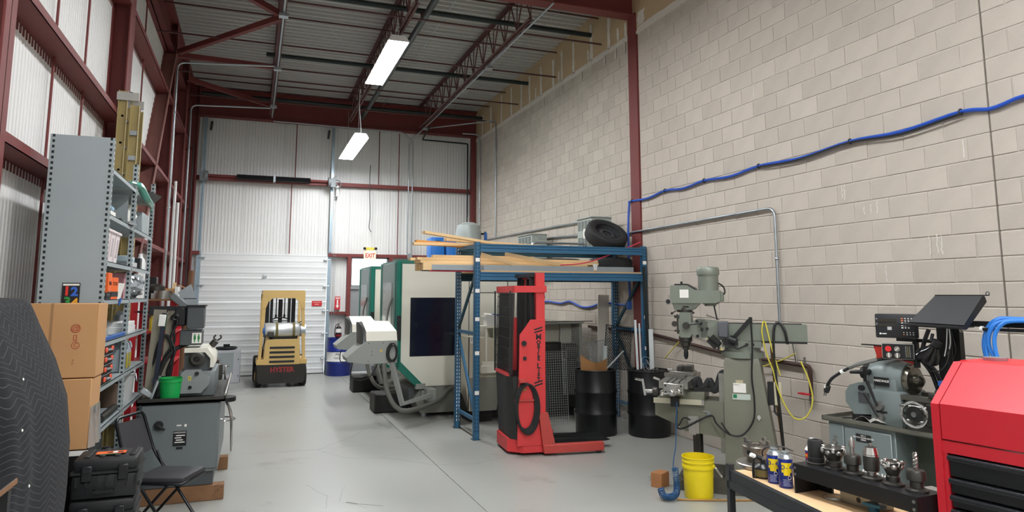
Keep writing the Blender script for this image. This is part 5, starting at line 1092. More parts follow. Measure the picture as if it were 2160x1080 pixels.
t = T('storage_bin', 'white plastic bin with papers on the turning machine', 'bin', (3.53, 10.38, 1.43), 0); P('bin_body', MB().hull([(sx*.15*(1 if z else .88), sy*.1*(1 if z else .88), .14*z) for sx in (-1, 1) for sy in (-1, 1) for z in (0, 1)]), m_white, t); P('rim', MB().box(-.16, .16, -.11, .11, .135, .15), m_white, t); P('papers', MB().bx((-.03, 0, .16), (.22, .15, .02), (.1, .12, 0)), m_paper, t); P('blue_folder', MB().bx((.05, -.03, .165), (.16, .06, .012), (.1, .1, .1)), m_blueb, t)
t = T('yellow_bottle', 'small yellow-capped bottle on the beige cover', 'bottle', (3.24, 10.4, 1.265)); P('bottle', MB().lathe([(0, 0), (.03, 0), (.03, .06), (.015, .09), (0, .09)], 12), m_vdark, t); P('nozzle', MB().cyl((0, 0, .08), (0, 0, .16), .015, 8).bx((.03, 0, .15), (.06, .02, .02), (0, -.3, 0)), mat('spray yellow', '#e2d52a', .5), t)
t = T('machine_lamp', 'black work lamp standing on the turning machine ledge', 'lamp', (4.35, 10.40, 1.466)); P('base', MB().cyl((0, 0, 0), (0, 0, .02), .06, 16).box(-.03, .9, -.01, .01, 0, .012), m_black, t); P('stem', MB().cyl((0, 0, .02), (0, 0, .22), .025, 10).tube(cr([(0, 0, .22), (.0, -.01, .32), (-.03, -.03, .38)], 5), .012, 8), m_black, t); P('shade', MB().lathe([(0, -.05), (.04, -.05), (.06, .06), (.05, .06), (0, .0)], 16, (-.05, -.05, .41), (0, 2.0, .4)), m_black, t); P('red_switch', MB().box(-.02, .02, -.03, -.02, .14, .19), m_signred, t); P('cord', MB().tube(cr([(.2, -.02, .01), (.26, -.11, -.05), (.25, -.12, -.25), (.26, -.12, -.42)], 6), .006, 6), m_black, t)
ONE('crumpled_hat', MB().sph((4.02, 10.42, 1.466), .085, 12, (1.2, 1, .75)) if False else MB().lathe([(0, .08), (.04, .075), (.075, .05), (.085, .0), (0, 0)], 18, (4.02, 10.42, 1.466)), mat('dark red cloth', '#7f2228', .9), 'dark red cap lying on the turning machine ledge', 'cap')
# ---------------------------------------------------------------- wire mesh panels
def wire_panel(loc, rot, w, h, s, label, r=.002, m=None, dia=False):
    t = T('mesh_screen', label, 'mesh screen', loc, 0, 'wire mesh panels'); t.rotation_euler = rot
    b = MB(); nx, nz = int(w/s), int(h/s)
    if dia:
        for k in range(-nz, nx):
            x0, x1 = k*s, k*s+h; za, zb = 0, h
            if x0 < 0: za = -x0; x0 = 0
            if x1 > w: zb = h-(x1-w); x1 = w
            if zb > za: b.cyl((x0, 0, za), (x1, 0, zb), r, 4); b.cyl((w-x0, .002, za), (w-x1, .002, zb), r, 4)
    else:
        for k in range(nx+1): b.cyl((k*s, 0, 0), (k*s, 0, h), r, 4)
        for k in range(nz+1): b.cyl((0, .003, k*s), (w, .003, k*s), r, 4)
    o = P('wire_grid', b, m or mat('mesh zinc', '#a3a7a4', .5, .2), t); o['kind'] = 'stuff'
    P('edge_wire', MB().tube([(0, 0, 0), (w, 0, 0), (w, 0, h), (0, 0, h)], r*2, 5, closed=True), m or mat('mesh zinc', '#a3a7a4'), t)
    return t
wire_panel((3.62, 9.55, .02), (-.10, 0, .05), .46, 1.22, .035, 'left wire grid panel leaning behind the lift')
wire_panel((4.02, 9.62, .02), (-.08, 0, -.04), .42, 1.05, .035, 'low wire grid panel behind the left drum')
wire_panel((4.45, 9.78, .42), (-.1, 0, 0), .48, .98, .03, 'upper wire grid panel against the turning machine')
wire_panel((4.88, 9.32, .85), (-.05, .15, .25), .52, .62, .045, 'black diamond mesh sheet tilted by the rack leg', .004, m_blkmetal, True)
wire_panel((4.72, 9.36, .75), (-.1, -.15, .1), .42, .45, .035, 'small diamond mesh sheet in front of the tilted one', .003, m_galv, True)
wire_panel((5.02, 9.50, .02), (-.06, 0, .1), .35, .85, .035, 'narrow wire grid panel between the two drums')
ONE('display_board', MB().bx((5.36, 10.25, .95), (.2, .02, 1.9), (-.02, .03, 0)), mat('off-white board', '#cfcabc', .6), 'tall off-white board standing behind the rack leg', 'board')
# ---------------------------------------------------------------- transformers, conduits and hoses on the block wall
m_xf = mat('transformer grey', '#a3aaa4', .45, 0, .04)
def transformer(loc, w, d, h, label):
    t = T('transformer', label, 'transformer', loc, 0, 'wall transformers')   # louvred face looks to -X ; origin at front lower near corner
    P('case', MB().box(0, d, 0, w, 0, h, .004), m_xf, t); P('lid', MB().box(-.02, d, -.02, w+.02, h, h+.015), m_xf, t); P('wall_bracket', MB().box(d, XR-loc[0], .05, w-.05, .05, .12), m_xf, t)
    P('nameplate', MB().box(-.004, 0, w*.42, w*.58, h*.35, h*.66), m_paper, t); P('lifting_eye', MB().box(d*.45, d*.65, -.008, 0, h*.80, h*.92).cyl((d*.55, -.012, h*.86), (d*.55, 0, h*.86), .012, 8), m_shelf, t)
    for r in range(7):
        for zb in (h*.08, h*.62):
            for c in range(4): P('louvre_slot', MB().box(-.003, .001, w*(.06+.235*c), w*(.06+.235*c+.18), zb+r*h*.045, zb+r*h*.045+h*.02), m_hole, t)
    return t
transformer((5.02, 9.92, 2.64), .52, .36, .49, 'larger grey louvred transformer behind the leaning tire')
transformer((5.05, 12.55, 2.60), .75, .32, .47, 'smaller grey louvred transformer farther along the wall')
def conduit(pts, r, label, m=m_galv, rb=.12, cat='conduit', grp=None, clips=()):
    t = T('conduit', label, cat, (0, 0, 0), 0, grp); P('pipe', MB().tube(bend(pts, rb), r, 10), m, t)
    for c in clips: P('coupling', MB().sph(c, r*1.5, 8), m, t)
    return t
XW = XR-.035
conduit([(XW, 17.3, 3.29), (XW, 14.0, 3.25), (XW, 10.75, 3.19), (5.3, 10.55, 3.17)], .016, 'long conduit running level along the block wall to the large transformer', clips=[(XW, 14, 3.25)])
conduit([(XW, 13.3, 3.05), (XW, 10.46, 2.93)], .016, 'second conduit just below, between the two transformers')
conduit([(XW, 10.0, 2.86), (XW, 6.30, 2.88), (XW, 6.30, 1.55)], .016, 'conduit running right from the tire and turning down behind the mill', clips=[(XW, 6.3, 2.3), (XW, 8.0, 2.87)])
t = conduit([(4.10, 10.2, 2.50), (4.10, 10.2, 2.72), (5.02, 10.2, 2.72)], .018, 'bright bent conduit into the louvred transformer above the rack', rb=.08)
conduit([(5.05, 17.45, 6.15), (XW, 17.3, 6.12), (XW, 17.3, 3.29)], .016, 'vertical conduit nearest the back corner on the block wall')
conduit([(3.98, 17.5, 6.2), (XW, 16.0, 6.2), (XW, 16.0, 3.3)], .016, 'second vertical conduit on the block wall near the corner')
conduit([(5.30, 17.8, 3.5), (5.30, 17.8, 5.96), (4.05, 17.8, 5.98), (4.05, 17.0, 6.15)], .02, 'black pipe dropping down the back wall at right', m_pipeblk, .03)
conduit([(3.70, 17.8, 2.95), (3.70, 17.8, 5.9), (3.98, 17.4, 6.17), (3.98, 9.0, 6.17)], .016, 'conduit rising up the back wall and along the right joist', clips=[(3.98, 14.5, 6.17), (3.98, 12.0, 6.17)])
conduit([(3.80, 17.8, 2.95), (3.80, 17.8, 5.9), (3.5, 17.58, 6.08), (0.3, 17.58, 6.1)], .016, 'conduit from the back wall along the rear beam to the left')
conduit([(-1.43, 13.35, .9), (-1.43, 13.35, 6.02), (.20, 13.35, 6.14)], .018, 'left wall conduit, nearer of the two bending under the roof', clips=[(-1.43, 13.35, 5.1), (-1.43, 13.35, 3.4)])
conduit([(-1.43, 16.35, .9), (-1.43, 16.35, 6.02), (.20, 16.5, 6.14)], .018, 'left wall conduit, farther of the two bending under the roof', clips=[(-1.43, 16.35, 4.3)])
conduit([(.26, 17.4, 6.15), (.26, 2.0, 6.15)], .02, 'long conduit along the left roof joist', clips=[(.26, y, 6.15) for y in (10.7, 13.4, 16.2)])
conduit([(-1.40, 17.1, .5), (-1.40, 17.1, 5.3)], .012, 'thin dark pipe in the back left corner', m_pipeblk)
for k, (x, y, z) in enumerate(((.26, 10.7, 6.13), (.26, 13.4, 6.13), (.26, 16.2, 6.13), (3.98, 12.0, 6.15), (3.98, 17.2, 6.15))):
    ONE('junction_box', MB().box(x-.07, x+.07, y-.06, y+.06, z-.05, z+.0, .004), m_galv, ['junction box on the left joist nearest the viewer', 'middle junction box on the left joist', 'rear junction box on the left joist', 'junction box on the right joist', 'junction box at the rear end of the right joist'][k], 'junction box', 'roof junction boxes')
ONE('dangling_cable', MB().tube(cr([(2.70, 17.78, 5.2), (2.69, 17.75, 4.6), (2.72, 17.75, 3.9), (2.70, 17.75, 3.6), (2.76, 17.75, 3.48)], 8), .009, 6), m_black, 'black cable end dangling on the back wall above the exit sign', 'cable')
ONE('outlet_box', MB().box(1.86, 1.92, 17.75, 17.82, 4.35, 4.62, .004), m_white, 'white narrow box on the back girt by the door track', 'outlet')
ONE('push_button_box', MB().box(3.70, 3.82, 17.76, 17.83, 2.80, 2.95, .004), m_galv, 'small electrical box on the back wall at the conduit ends', 'box')
t = T('air_hose', 'blue air hose swagged high along the block wall', 'hose'); XH = XR-.03
pts = [(XH, -2.0, 3.42), (XH, -.8, 3.38), (XH, .4, 3.42), (XH, 1.2, 3.38), (XH, 2.0, 3.42), (XH, 2.5, 3.39)]
for a, c in zip([(3.0, 3.42), (3.52, 3.415), (4.03, 3.419), (5.19, 3.41), (6.53, 3.396), (7.59, 3.387), (8.52, 3.385)], [(3.52, 3.415), (4.03, 3.419), (5.19, 3.41), (6.53, 3.396), (7.59, 3.387), (8.52, 3.385), (9.45, 3.355)]):
    pts += [(XH, a[0], a[1]), (XH, (a[0]+c[0])/2, (a[1]+c[1])/2-.035)]
pts += [(XH, 9.5, 3.35), (XH, 9.55, 3.30), (XH-.02, 9.56, 2.9), (XH-.02, 9.56, 2.2), (XH-.02, 9.56, 1.75)]
P('hose', MB().tube(cr(pts, 5), .017, 8), m_blue, t); P('hose', MB().tube(cr([(XH-.02, 4.0, 3.40), (XH-.02, 4.6, 3.35), (XH-.02, 5.19, 3.395), (XH-.02, 5.9, 3.35), (XH-.02, 6.5, 3.38)], 6), .009, 6), m_black, t)
for y, z in ((4.03, 3.419), (5.19, 3.41), (6.53, 3.396), (7.59, 3.387), (8.52, 3.385), (9.45, 3.35)): P('clip', MB().torus((XH, y, z), .024, .006, 14, 5, (PI/2, 0, 0)), m_black, t)
ONE('air_hose', MB().tube(cr([(XH, 13.2, 1.75), (XH, 12.8, 1.77), (XH, 12.2, 1.74), (XH, 11.8, 1.78), (XH, 11.3, 1.69), (XH, 10.9, 1.70), (XH, 10.5, 1.77), (XH, 10.0, 1.75), (XH, 9.6, 1.75)], 6), .017, 8), m_blue, 'blue air hose on the wall behind the turning machine', 'hose')
ONE('hose_coupler', MB().box(XH-.05, XH+.01, 9.55, 9.62, 1.68, 1.80, .005), m_blueb, 'blue coupler where the wall hoses meet', 'coupler')
t = T('air_pipe', 'dark iron air pipe along the block wall behind the mill', 'pipe'); P('pipe', MB().tube(bend([(XH-.01, 11, 1.36), (XH-.01, 9.0, 1.34), (XH-.01, 7.3, 1.19), (XH-.01, 5.88, 1.16), (XH-.01, 5.88, .86)], .05), .022, 10), mat('rusty pipe', '#4b3630', .6, .5, .2), t)
P('drop_valve', MB().cyl((XH-.01, 5.88, .86), (XH-.01, 5.88, .78), .022, 10), m_steel, t); P('valve_lever', MB().box(XH-.08, XH-.02, 5.87, 6.0, .87, .885), m_signred, t); P('upper_valve', MB().cyl((XH-.01, 6.06, 1.16), (XH-.01, 6.12, 1.45), .014, 8).cyl((XH-.01, 5.95, 1.16), (XH-.01, 5.95, 1.25), .012, 8), m_steel, t)
# ================================================================== RIGHT SIDE: MILL
m_mill = mat('olive grey mill paint', '#6e6f60', .42, .1, .12, 4, wear='#4b4a3f', wamt=.2, wscale=7)
m_millh = mat('hammered mill grey', '#7d8378', .38, .25, .1, 6)
m_bright = mat('scraped bright iron', '#8f8e88', .34, .8, .2, 16)
ml = T('milling_machine', 'olive grey vertical milling machine by the block wall', 'milling machine', (4.234, 6.378, 0), math.radians(-42))
P('base', MB().prism([(-.05, .0), (1.12, .0), (1.12, .11), (.95, .13), (.12, .13), (-.05, .06)], -.33, .33, 'y').box(.02, .42, -.27, .27, .12, .135), mat('grimy base', '#4d4b41', .6, .2, .25, 5, wear='#2c2b26', wamt=.35), ml)
cl = P('column', MB().hull([(.44, -.22, .1), (.96, -.22, .1), (.44, .25, .1), (.96, .25, .1), (.455, -.19, 1.22), (.80, -.19, 1.22), (.455, .2, 1.22), (.80, .2, 1.22), (.47, -.17, 1.275), (.785, -.17, 1.275), (.47, .18, 1.275), (.785, .18, 1.275)]), m_mill, ml)
P('sticker', MB().bx((.60, -.2005, .99), (.12, .003, .09), (.03, 0, 0)), m_paper, cl); P('sticker', MB().bx((.615, -.204, .905), (.17, .003, .055), (.03, 0, 0)), mat('pale green sticker', '#b9c4ba', .6), cl)
P('sticker_logo', MB().bx((.555, -.2065, .91), (.035, .002, .035), (.03, 0, 0)), mat('logo green', '#1f7a4c', .6), cl); TXT('sticker_text', 'FIRST', .028, mat('maroon ink', '#5c2a2a', .6), cl, (.575, -.2025, 1.022), FACE_NY, .0006)
P('tape_scrap', MB().bx((.60, -.1975, 1.05), (.07, .004, .03), (.03, 0, 0)), mat('beige tape', '#b9ae8c', .7), cl); P('door_latch', MB().cyl((.77, -.22, .72), (.77, -.2, .72), .018, 10).bx((.77, -.225, .72), (.012, .012, .05)), m_chrome, cl)
P('turret_ring', MB().lathe([(0, 1.275), (.21, 1.275), (.21, 1.33), (.175, 1.345), (.175, 1.38), (0, 1.38)], 36, (.63, 0, 0)), m_millh, ml)
P('ram_saddle', MB().prism([(.44, 1.38), (.82, 1.38), (.82, 1.44), (.47, 1.45), (.44, 1.42)], -.15, .15, 'y'), m_millh, ml)
for x in (.68, .74): P('clamp_bolt', MB().cyl((x, -.165, 1.41), (x, -.15, 1.41), .014, 8), m_black, ml)
P('ram', MB().prism([(.30, 1.445), (1.235, 1.43), (1.245, 1.44), (1.245, 1.60), (1.235, 1.61), (.30, 1.61)], -.10, .10, 'y'), m_millh, ml); P('ram_way', MB().box(.44, 1.24, -.115, .115, 1.425, 1.445).box(.5, 1.2, -.09, .09, 1.605, 1.615), m_vdark, ml)
kn = P('ram_adapter', MB().lathe([(0, -.09), (.10, -.09), (.102, .09), (0, .09)], 30, (.23, 0, 1.555), (PI/2, 0, 0)).prism([(.2, 1.46), (.42, 1.47), (.42, 1.63), (.2, 1.655)], -.09, .09, 'y'), m_millh, ml)
P('tilt_scale', MB().lathe([(.075, -.096), (.098, -.096), (.098, -.088), (.075, -.088)], 30, (.21, 0, 1.555), (PI/2, 0, 0)), m_paper if False else m_steel, kn)
for x, z in ((.2, 1.63), (.2, 1.48), (.3, 1.555), (.245, 1.55)): P('bolt_head', MB().cyl((x, -.105, z), (x, -.09, z), .016, 8), m_black, kn)
P('quill_housing', MB().hull([(x, y, z) for y in (-.085, .085) for x, z in ((.0, 1.50), (.0, 1.68), (.03, 1.72), (.135, 1.72), (.145, 1.50), (.12, 1.46), (.03, 1.46))]), m_millh, ml)
P('quill_ring', MB().lathe([(0, 1.72), (.082, 1.72), (.088, 1.77), (.07, 1.80), (0, 1.80)], 28, (.065, 0, 0)), m_dsteel, ml)
P('quill_feed_box', MB().cyl((.09, -.085, 1.585), (.09, -.14, 1.585), .035, 18).cyl((.09, -.14, 1.585), (.09, -.15, 1.585), .024, 14), m_dsteel, ml)
P('quill_lever', MB().cyl((.09, -.13, 1.59), (.24, -.16, 1.61), .007, 6).sph((.245, -.16, 1.612), .018, 10), m_black, ml); P('depth_stop', MB().cyl((.0, -.09, 1.5), (.0, -.09, 1.7), .008, 8).box(-.03, .02, -.11, -.07, 1.66, 1.69).box(-.03, .02, -.11, -.07, 1.52, 1.54).cyl((-.03, -.1, 1.6), (-.03, -.08, 1.6), .03, 12), m_dsteel, ml)
P('quill', MB().lathe([(0, 1.33), (.03, 1.33), (.034, 1.36), (.048, 1.37), (.055, 1.41), (.07, 1.42), (.07, 1.47), (0, 1.47)], 24, (.065, 0, 0)), m_dsteel, ml); P('drill_chuck', MB().lathe([(0, 1.235), (.012, 1.235), (.024, 1.265), (.024, 1.31), (.018, 1.33), (0, 1.34)], 18, (.065, 0, 0)), mat('dark chuck', '#33373a', .3, .8), ml)
P('belt_housing', MB().prism([(-.065, 1.815), (-.065, 1.965), (-.055, 2.0), (.11, 2.0), (.20, 1.945), (.43, 1.945), (.44, 1.93), (.44, 1.84), (.40, 1.815)], -.115, .115, 'y'), m_millh, ml)
P('housing_lid', MB().prism([(-.02, 2.0), (.10, 2.0), (.19, 1.95), (.19, 1.965), (.105, 2.015), (-.02, 2.015)], -.1, .1, 'y').cyl((.04, 0, 2.015), (.04, 0, 2.04), .012, 8), m_blkmetal, ml)
P('housing_skirt', MB().hull([(x, y, 1.815) for x in (-.05, .23) for y in (-.1, .1)]+[(x, y, 1.745) for x in (-.03, .16) for y in (-.08, .08)]), m_millh, ml)
P('spec_label', MB().box(.035, .125, -.118, -.115, 1.87, 1.955), m_paper, ml); P('name_strip', MB().box(.06, .12, -.092, -.088, 1.77, 1.785), m_black, ml)
P('speed_dial', MB().cyl((-.085, -.09, 1.83), (-.085, -.12, 1.83), .034, 18).box(-.09, -.05, -.1, -.06, 1.83, 1.9), m_steel, ml); P('dial_face', MB().cyl((-.085, -.121, 1.83), (-.085, -.124, 1.83), .024, 16), m_black, ml)
P('shift_lever', MB().cyl((.13, -.09, 1.745), (.165, -.11, 1.72), .006, 6).sph((.168, -.112, 1.717), .012, 8).cyl((-.01, -.1, 1.735), (-.05, -.12, 1.71), .006, 6).sph((-.05, -.12, 1.71), .014, 8), m_black, ml)
P('motor', MB().lathe([(0, 1.945), (.105, 1.945), (.105, 2.11), (0, 2.11)], 32, (.315, 0, 0)), m_millh, ml); P('motor_flange', MB().lathe([(0, 1.785), (.06, 1.785), (.06, 1.80), (.10, 1.815), (0, 1.82)], 28, (.33, 0, 0)), m_millh, ml)
P('motor_cap', MB().lathe([(0, 2.105), (.114, 2.105), (.116, 2.12), (.116, 2.165), (.105, 2.185), (.07, 2.192), (0, 2.192)], 32, (.315, 0, 0)), m_millh, ml); P('motor_box', MB().box(.43, .465, -.05, .05, 1.83, 1.93, .006), m_millh, ml)
P('motor_cable', MB().tube(cr([(.42, -.03, 2.02), (.47, -.03, 1.98), (.48, -.03, 1.92), (.45, -.03, 1.90)], 6), .008, 6).cyl((.37, -.05, 1.79), (.40, -.1, 1.65), .008, 6), m_black, ml)
P('clamp_handle', MB().cyl((.30, -.05, 1.69), (.42, -.1, 1.65), .006, 6).sph((.3, -.05, 1.69), .012, 8), m_steel, ml)
# readout stand and work light on the ram
P('readout_back', MB().box(.415, .515, -.22, -.12, 1.475, 1.635, .012), mat('readout slate', '#55585c', .5), ml)
P('monitor_arm', MB().bx((.63, -.17, 1.55), (.27, .035, .04), (0, -.85, 0)).box(.71, .745, -.19, -.15, 1.62, 1.68).cyl((.52, -.17, 1.46), (.58, -.17, 1.44), .045, 12).box(.46, .6, -.19, -.15, 1.40, 1.46), m_blkmetal, ml)
P('finned_light', MB().bx((.37, -.18, 1.43), (.11, .09, .09), (0, .8, 0)).bx((.36, -.23, 1.44), (.12, .01, .015), (0, .8, 0)).bx((.375, -.23, 1.425), (.12, .01, .015), (0, .8, 0)).bx((.39, -.23, 1.41), (.12, .01, .015), (0, .8, 0)), m_vdark, ml)
P('arm_cable', MB().tube(cr([(.73, -.19, 1.64), (.735, -.2, 1.4), (.72, -.23, 1.1), (.735, -.25, .9), (.72, -.26, .7), (.62, -.27, .56), (.5, -.27, .55), (.38, -.27, .64), (.33, -.27, .72), (.2, -.28, .66), (.05, -.28, .58), (-.01, -.28, .6), (.0, -.29, .75)], 8), .009, 6).tube(cr([(.42, -.27, .66), (.46, -.28, .6), (.5, -.28, .555)], 4), .009, 6).tube(cr([(.44, -.2, 1.42), (.41, -.21, 1.36), (.46, -.21, 1.34), (.52, -.2, 1.39), (.6, -.2, 1.37), (.7, -.2, 1.42)], 6), .007, 6), m_black, ml)
# knee, saddle, table
P('knee', MB().prism([(-.235, .845), (.44, .845), (.44, .50), (.06, .545), (-.02, .60), (-.235, .685)], -.20, .20, 'y'), m_mill, ml)
P('knee_post', MB().cyl((.16, 0, .13), (.16, 0, .56), .05, 18), m_dsteel, ml); P('knee_way', MB().box(.40, .47, -.17, .17, .35, 1.12), m_bright, ml)
P('rail_cover', MB().bx((.01, -.235, .835), (.50, .03, .05)), mat('aluminium scale', '#c0bba6', .4, .5), ml); P('scale_end', MB().box(.235, .262, -.252, -.22, .81, .86), m_steel, ml); P('scale_bracket', MB().box(-.06, .02, -.31, -.25, .79, .88), m_blkmetal, ml)
P('saddle', MB().box(-.18, .26, -.22, .22, .845, .93, .008), m_mill, ml)
tb = P('work_table', MB().box(-.145, .135, -.46, .60, .985, 1.02).box(-.145, -.07, -.46, .60, 1.02, 1.05).box(-.055, -.015, -.46, .60, 1.02, 1.05).box(.0, .045, -.46, .6, 1.02, 1.05).box(.06, .135, -.46, .6, 1.02, 1.05).box(-.10, .10, -.44, .58, .92, .985), m_bright, ml)
P('table_bracket', MB().box(-.10, .10, -.49, -.46, .93, 1.04, .01), m_steel, tb)
for x, z in ((-.075, 1.015), (.075, 1.015), (-.075, .955), (.075, .955)): P('bracket_bolt', MB().cyl((x, -.495, z), (x, -.488, z), .010, 8), m_black, tb)
P('crank_dial', MB().cyl((0, -.49, .97), (0, -.56, .97), .045, 20), m_steel, tb); P('ball_crank', MB().cyl((-.09, -.57, .945), (.07, -.57, .98), .010, 8).sph((-.09, -.57, .945), .02, 10).sph((.07, -.57, .98), .02, 10).sph((0, -.57, .965), .026, 10).cyl((-.09, -.57, .945), (-.09, -.63, .945), .013, 8), m_chrome, tb)
P('cross_crank', MB().cyl((-.235, -.05, .90), (-.36, -.05, .90), .02, 10).bx((-.37, -.08, .94), (.02, .02, .17), (0, -.15, 0)).cyl((-.385, -.08, 1.01), (-.46, -.08, 1.02), .012, 8), m_chrome, ml); P('lock_lever', MB().cyl((-.235, .1, 1.0), (-.3, .1, 1.02), .012, 8), m_chrome, ml); P('crank_boss', MB().cyl((-.235, -.05, .90), (-.28, -.05, .90), .045, 14), m_dsteel, ml)
P('way_bellows', MB().tube(cr([(.14, -.12, .98), (.19, -.12, 1.05), (.22, -.12, .96), (.27, -.12, .99), (.31, -.12, 1.04), (.34, -.12, .95), (.38, -.12, .98), (.42, -.12, 1.10), (.46, -.12, 1.12)], 5), .035, 8).box(.15, .46, -.15, .15, .93, .97), m_rubber, ml)
P('motor_scale', MB().box(.10, .20, -.235, -.20, .53, .70).box(.13, .17, -.25, -.23, .52, .66), m_steel, ml); P('limit_cable', MB().tube(cr([(.12, -.24, .66), (.06, -.26, .68), (.02, -.27, .62), (.0, -.27, .6)], 5), .007, 6), m_black, ml)
P('stop_bolt', MB().box(.24, .30, -.21, -.2, .74, .75).cyl((.3, -.22, .72), (.3, -.2, .72), .02, 10), m_galv, ml)
vi = T('machine_vise', 'grey machine vise clamped on the mill table', 'vise', (4.234, 6.378, 1.0505), math.radians(-42))
P('vise_body', MB().box(-.12, .12, .12, .38, 0, .04, .004).box(-.1, .1, .2, .3, .04, .05), m_bright, vi); P('jaw', MB().box(.02, .10, .15, .34, .04, .10, .004), m_dsteel, vi); P('jaw', MB().box(-.06, .0, .15, .34, .04, .095, .004), m_dsteel, vi); P('screw', MB().cyl((-.12, .245, .045), (-.17, .245, .045), .014, 10), m_steel, vi)
ONE('parallel_bar', MB().bx((-.04, -.1, .02), (.025, .3, .04), (0, 0, .9)), m_bright, 'steel bar laid across the mill table', 'bar', loc=(4.234, 6.378, 1.0505), rot=(0, 0, math.radians(-42)))
# yellow bucket, coil hose, wood block, air line
t = T('yellow_bucket', 'dirty yellow plastic pail on the floor before the mill', 'bucket', (4.06, 5.865, 0), .4)
P('bucket_body', MB().lathe([(0, 0), (.128, 0), (.132, .01), (.141, .27), (.150, .272), (.152, .285), (.150, .30), (.143, .302), (.146, .325), (.152, .327), (.152, .335), (.146, .338), (.147, .365), (.153, .367), (.153, .376), (.144, .376), (.126, .012), (0, .012)], 40), m_yel, t)
P('bail', MB().tube(cr([(.03, -.15, .30), (.10, -.16, .24), (.20, -.13, .17)], 6), .004, 6), m_galv, t); P('bail_grip', MB().cyl((.05, -.155, .285), (.19, -.135, .175), .009, 10), m_paper, t); P('bail_ear', MB().cyl((.028, -.146, .30), (.03, -.158, .30), .016, 10), m_yel, t)
t = T('coil_air_hose', 'dark blue coiled air hose dropping to the floor beside the bucket', 'hose')
m_coil = mat('dark blue coil', '#1d4c78', .35, 0, .08)
ax = cr([(3.845, 5.93, .27), (3.85, 5.92, .18), (3.83, 5.88, .10), (3.78, 5.84, .05), (3.71, 5.83, .04), (3.665, 5.86, .05), (3.665, 5.90, .10)], 10); pts = []; turns = 36; n = len(ax)-1
for i in range(turns*12+1):
    u = i/(turns*12)*n; k = min(int(u), n-1); f = u-k; p = ax[k].lerp(ax[k+1], f); d = (ax[k+1]-ax[k]).normalized(); s_ = Vector((.75, -.66, 0)); s_ = (s_-d*s_.dot(d)).normalized(); w_ = d.cross(s_); an = i/12*2*PI
    pts.append(p+(s_*math.cos(an)+w_*math.sin(an))*.029)
P('coil', MB().tube(pts, .0042, 6), m_coil, t); P('straight_hose', MB().tube(cr([(3.845, 5.96, .27), (3.86, 5.97, .34), (3.90, 5.99, .46), (3.93, 6.01, .7), (3.945, 6.02, .86)], 8), .0052, 6), m_coil, t)
ONE('wood_block', MB().bx((3.92, 6.32, .07), (.16, .12, .14), (0, 0, .5), .004), mat('brown timber', '#9c6a42', .8, 0, .15, 6), 'brown wood block on the floor behind the coiled hose', 'wood block')
ONE('air_line', MB().tube(cr([(3.80, 5.84, .012), (3.92, 5.77, .010), (4.15, 5.68, .010), (4.5, 5.55, .010), (4.9, 5.42, .010), (5.3, 5.4, .01)], 8), .009, 6), mat('brown hose', '#a1783f', .5), 'brown hose lying along the floor past the yellow bucket', 'hose')
# yellow cord looped over the ram, switch box, black cable
m_ycord = mat('yellow cord', '#c9bd4a', .5)
t = T('yellow_cord', 'yellow cord looped over the mill ram', 'air line')
def mp(x, y, z): c, s = math.cos(math.radians(-42)), math.sin(math.radians(-42)); return (4.234+c*x-s*y, 6.378+s*x+c*y, z)
P('cord', MB().tube(cr([mp(.98, -.14, 1.12), mp(.92, -.14, 1.35), mp(.87, -.13, 1.6), mp(.855, -.1, 1.635), mp(.84, -.13, 1.62), mp(.83, -.135, 1.5), mp(.87, -.14, 1.3), mp(.92, -.14, 1.15), mp(.95, -.15, 1.0), mp(1.02, -.16, .82), mp(1.10, -.16, .72), mp(1.20, -.15, .75), mp(1.26, -.14, .9), mp(1.23, -.13, 1.1), mp(1.17, -.12, 1.26)], 8), .008, 6), m_ycord, t)
P('cord', MB().tube(cr([(XR-.06, 8.6, 1.02), (XR-.07, 8.0, 1.42), (XR-.07, 7.9, 1.43), (XR-.07, 7.6, 1.36), (XR-.07, 7.1, 1.15), (XR-.07, 6.7, 1.08), (XR-.07, 6.3, 1.18), (XR-.07, 6.05, 1.28)], 8), .008, 6), m_ycord, t)
P('cord_hook', MB().cyl(mp(.855, -.1, 1.615), mp(.855, .1, 1.615), .01, 6), m_black, t)
t = T('switch_box', 'beige and black switch box on the mill column back', 'switch', mp(.895, -.10, .83), math.radians(-42)); P('switch_body', MB().box(-.04, .02, -.03, .05, 0, .22, .005), m_black, t); P('switch_cover', MB().box(.02, .09, -.03, .05, 0, .22, .005), mat('beige cover', '#c9c2a4', .5), t); P('switch_cable', MB().tube(cr([(.02, 0, 0), (.02, -.02, -.06), (.05, -.03, -.09), (.07, -.03, -.05)], 5), .01, 6), m_black, t)
t = T('power_cable', 'black power cable hanging off the ram to the floor', 'cable'); P('cable', MB().tube(cr([mp(1.06, -.12, 1.42), mp(1.04, -.13, 1.55), mp(1.0, -.12, 1.62), mp(.95, -.13, 1.60), mp(.93, -.14, 1.4), mp(.94, -.14, 1.1), mp(.96, -.14, .8), mp(.98, -.14, .4), mp(.99, -.15, .18)], 8), .013, 8), m_black, t)
t = T('brown_cable', 'brown pipe dropping behind the mill column', 'pipe'); P('pipe', MB().tube([mp(.90, .12, 1.38), mp(.92, .12, .9), mp(.99, .12, .2)], .011, 8), mat('copper brown', '#7a5a34', .5, .4), t)
